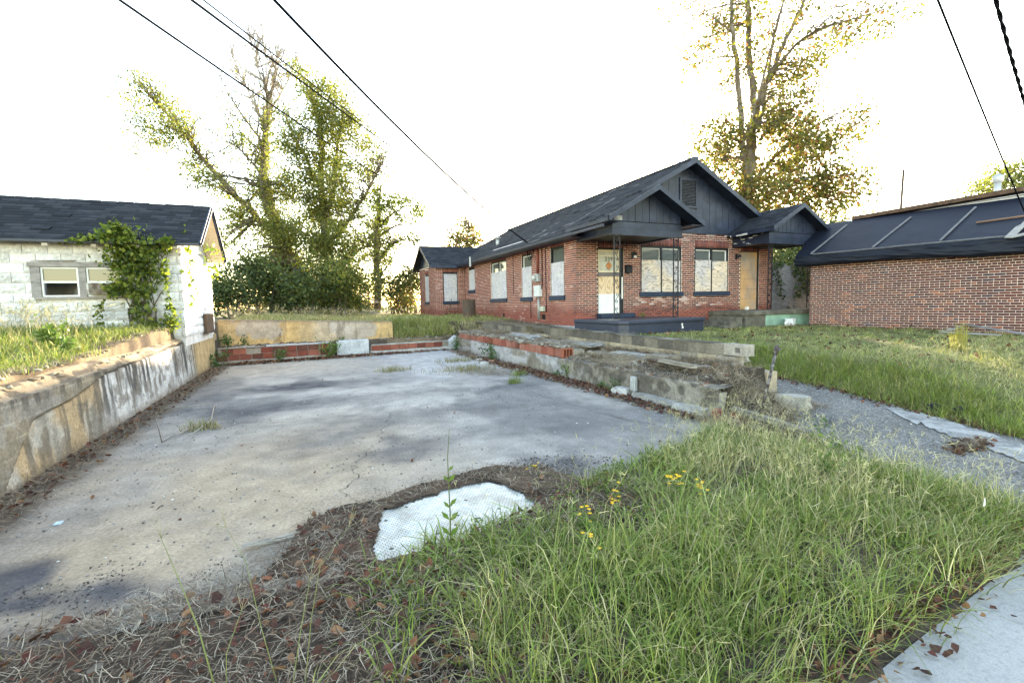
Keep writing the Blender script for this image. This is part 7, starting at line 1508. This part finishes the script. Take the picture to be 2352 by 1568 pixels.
# foreground grass stalks at the lower left
for i, (pts, r) in enumerate([([(500, 1600), (455, 1440), (415, 1340), (370, 1235)], .0035), ([(640, 1580), (600, 1440), (565, 1290), (520, 1210)], .002), ([(700, 1580), (715, 1420), (735, 1300), (800, 1210)], .002), ([(520, 1590), (520, 1500), (555, 1400)], .0022), ([(670, 1590), (690, 1450), (712, 1330)], .0022)]):
    b_ = atZ(pts[0][0], min(pts[0][1], 1640), .03); dd = np.dot(b_ - CAMP, FWD); P = [at(x, y, dd + .05 * k) for k, (x, y) in enumerate(pts)]; mb = MB(); mb.tube(P, [r, r * .85, r * .6, r * .35][:len(P)], 5, (.22, .25, .09))
    for k in range(4): mb.tube([P[-1], P[-1] + unit(unit(P[-1] - P[-2]) + np.random.default_rng(i * 9 + k).normal(size=3) * .45) * .10], [.0012, .0006], 4, (.36, .33, .2))
    tag(mb.build('grass_stalk', m_grass, None, True, fix=False, col=True), ['thickest green grass stalk leaning at the lower left', 'thin grass stalk right of the thickest leaning stalk', 'thin stalk bending right towards the tiles', 'short stalk at the foot of the thickest leaning stalk', 'thin upright stalk between the leaning ones'][i], 'grass stalk', 'grass stalks at the lower left')
# tall dry tuft by the planks
q = atZ(2205, 795, .66); hp = Heap(); nn = 90; hp.blades(np.stack([q[0] + rg.normal(size=nn) * .05, q[1] + rg.normal(size=nn) * .05, np.full(nn, gz(q[0], q[1]))], 1), rg.uniform(.25, .58, nn), np.full(nn, .010), rg.normal(size=(nn, 2)) * .16, np.array([.38, .34, .10]) * rg.uniform(.7, 1.2, (nn, 1)), rg); o = hp.build('dry_tuft', m_grass, 'tall yellow tuft of grass before the plank pile', 'plant'); o['kind'] = 'thing'
for i, (px, py, lab) in enumerate([(1182, 880, 'bright green tuft near the right wall litter'), (902, 852, 'flat dry tuft in the middle of the slab'), (1075, 850, 'largest grass patch on the far slab'), (1050, 830, 'low grass patch at the far right of the slab'), (470, 985, 'dry tuft with red leaves near the left twigs'), (1192, 862, 'thin green tuft against the low wall litter')]):
    q = atZ(px, py, 0); hp = Heap(); nn = [140, 260, 520, 300, 160, 120][i]; sp = [.07, .22, .40, .3, .14, .08][i]; dry = i in (1, 2, 3, 4); cp = np.array([(.26, .22, .12), (.34, .29, .18), (.16, .18, .06)] if dry else GP[:4]); hp.blades(np.stack([q[0] + rg.normal(size=nn) * sp, q[1] + rg.normal(size=nn) * sp * .6, np.zeros(nn)], 1), rg.uniform(.06, .18, nn), np.full(nn, .007), rg.normal(size=(nn, 2)) * .6, cp[rg.integers(len(cp), size=nn)] * rg.uniform(.7, 1.2, (nn, 1)), rg); o = hp.build('grass_tuft', m_grass, lab, 'plant'); o['kind'] = 'thing'; o['group'] = 'grass tufts on the slab'; o['kind'] = 'stuff' if i in (1, 2, 3) else 'thing'
# pale chips on the slab
hp = Heap(); x = rg.uniform(-2, 4.6, 170); y = rg.uniform(4.0, 15, 170); n = len(x); P = np.stack([x, y, np.full(n, .006)], 1); v, f, cc = leaf_geo(P, rg.uniform(.015, .05, n), pal_pick([(.6, .6, .6), (.5, .48, .46), (.08, .07, .06)], n, rg), rg, .7); v[:, 2] = .004 + .006 * rg.random(len(v)); hp.quads(v, f, cc); hp.build('chips', m_conc, 'tiny pale chips of plaster strewn over the slab', 'chips')

# rubble: broken mortar, tile and block bits on the ledge, the wall tops and at their feet
def bits(x, y, z, s0, s1, pal):
    n = len(x); rg3 = np.random.default_rng(len(x)); sz = rg3.uniform(s0, s1, (n, 1, 1)) * rg3.uniform(.5, 1.3, (n, 1, 3)) * np.array([1, 1, .55])
    cb = np.array([(a, b, c) for c in (-.5, .5) for b in (-.5, .5) for a in (-.5, .5)])[None] + rg3.normal(size=(n, 8, 3)) * .13
    a = rg3.uniform(0, 6.28, n); ca, sa = np.cos(a)[:, None], np.sin(a)[:, None]; V = cb * sz; V = np.stack([V[..., 0] * ca - V[..., 1] * sa, V[..., 0] * sa + V[..., 1] * ca, V[..., 2] + V[..., 0] * rg3.normal(size=(n, 1)) * .25], -1) + np.stack([x, y, z], 1)[:, None]
    b = (np.arange(n) * 8)[:, None]; F = np.concatenate([b + np.array(q) for q in ((0, 2, 3, 1), (4, 5, 7, 6), (0, 1, 5, 4), (2, 6, 7, 3), (0, 4, 6, 2), (1, 3, 7, 5))])
    return V.reshape(-1, 3), F, np.repeat(pal_pick(pal, n, rg3), 8, 0)
hp = Heap(); RP = [(.26, .235, .20), (.21, .18, .145), (.30, .275, .24), (.20, .11, .08), (.15, .125, .10)]
x, y = scatter(1100, 5.28, 6.2, 4.6, 17.5, lambda x, y: fbm(x, y, 1.6, 3, 151) > .52); hp.quads(*bits(x, y, gz(x, y) + .008, .02, .10, RP))
x, y = scatter(420, 5.0, 5.3, 9.0, 16.7, lambda x, y: y > 0); hp.quads(*bits(x, y, np.full(len(x), .645), .03, .12, RP))
x, y = scatter(160, 5.0, 5.3, 4.8, 8.9, lambda x, y: y > 0); hp.quads(*bits(x, y, np.full(len(x), .425), .02, .09, RP))
x, y = along(420, [(4.85, 4.8), (4.75, 9), (4.6, 13), (4.7, 16.2)], .12); x = np.minimum(x, 4.93); hp.quads(*bits(x, y, np.full(len(x), .012), .02, .08, RP))
x, y = along(260, [(-2.3, 15.75), (1, 16.2), (4.7, 16.8)], .10); y = np.minimum(y, 15.95 + .135 * (x + 2.5)); hp.quads(*bits(x, y, np.full(len(x), .015), .02, .09, RP))
x, y = scatter(260, -2.4, 4.6, 16.4, 17.4, lambda x, y: (y > 16.4 + .135 * (x + 2.5)) & (y < 17.2 + .07 * x)); hp.quads(*bits(x, y, gz(x, y) + .01, .03, .12, RP))
x, y = along(140, [(-2.75, 5), (-2.8, 15)], .12); hp.quads(*bits(x, y, np.maximum(gz(x, y), .9) + .012, .01, .05, [(.30, .24, .16), (.22, .18, .13), (.3, .26, .2)]))
hp.build('rubble', m_conc, 'small broken bits of mortar and tile along the ruined walls', 'rubble')
# grit and dirt crumbs on slab, asphalt and bank
hp = Heap(); GR = [(.32, .31, .30), (.26, .25, .24), (.16, .15, .14), (.42, .41, .40), (.22, .18, .15)]
x, y = scatter(3600, -2.4, 4.9, 3.0, 9.5, lambda x, y: (y > yF(x)) & (rg.random(len(x)) < .25 + .75 * sm(.42, .6, fbm(x, y, 1.1, 4, 181)))); hp.quads(*bits(x, y, np.full(len(x), .004), .004, .014, GR))
x, y = scatter(4200, -2.3, 0, 2.9, 4.3, lambda x, y: (y < 3.75 + .35 * (fbm(x, y, 3, 3, 182) - .5) - .5 * sm(-1.2, -.2, x)) & (fbm(x, y, 3.5, 3, 183) > .40)); hp.quads(*bits(x, y, np.full(len(x), .003), .002, .009, [(.07, .065, .065), (.11, .10, .095), (.05, .045, .045), (.22, .20, .18)]))
x, y = scatter(1800, .9, 2.9, 3.4, 4.6, lambda x, y: (np.hypot((x - 2.0) / .75, (y - 4.02) / .42) < .6 + .8 * fbm(x, y, 3, 3, 184)) & ~inpoly(x, y, hxp)); hp.quads(*bits(x, y, np.full(len(x), .005), .003, .014, [(.06, .055, .055), (.09, .08, .07), (.16, .13, .11)]))
x, y = scatter(7000, 4.7, 7.6, 1.3, 7.0, lambda x, y: (x < xB(y) + .1) & (x > 4.7 + .3 * sm(3, 4.4, y))); hp.quads(*bits(x, y, gz(x, y) + .02, .004, .014, GR))
hp.build('grit', m_conc, 'grit and dirt crumbs over the slab and asphalt', 'grit')
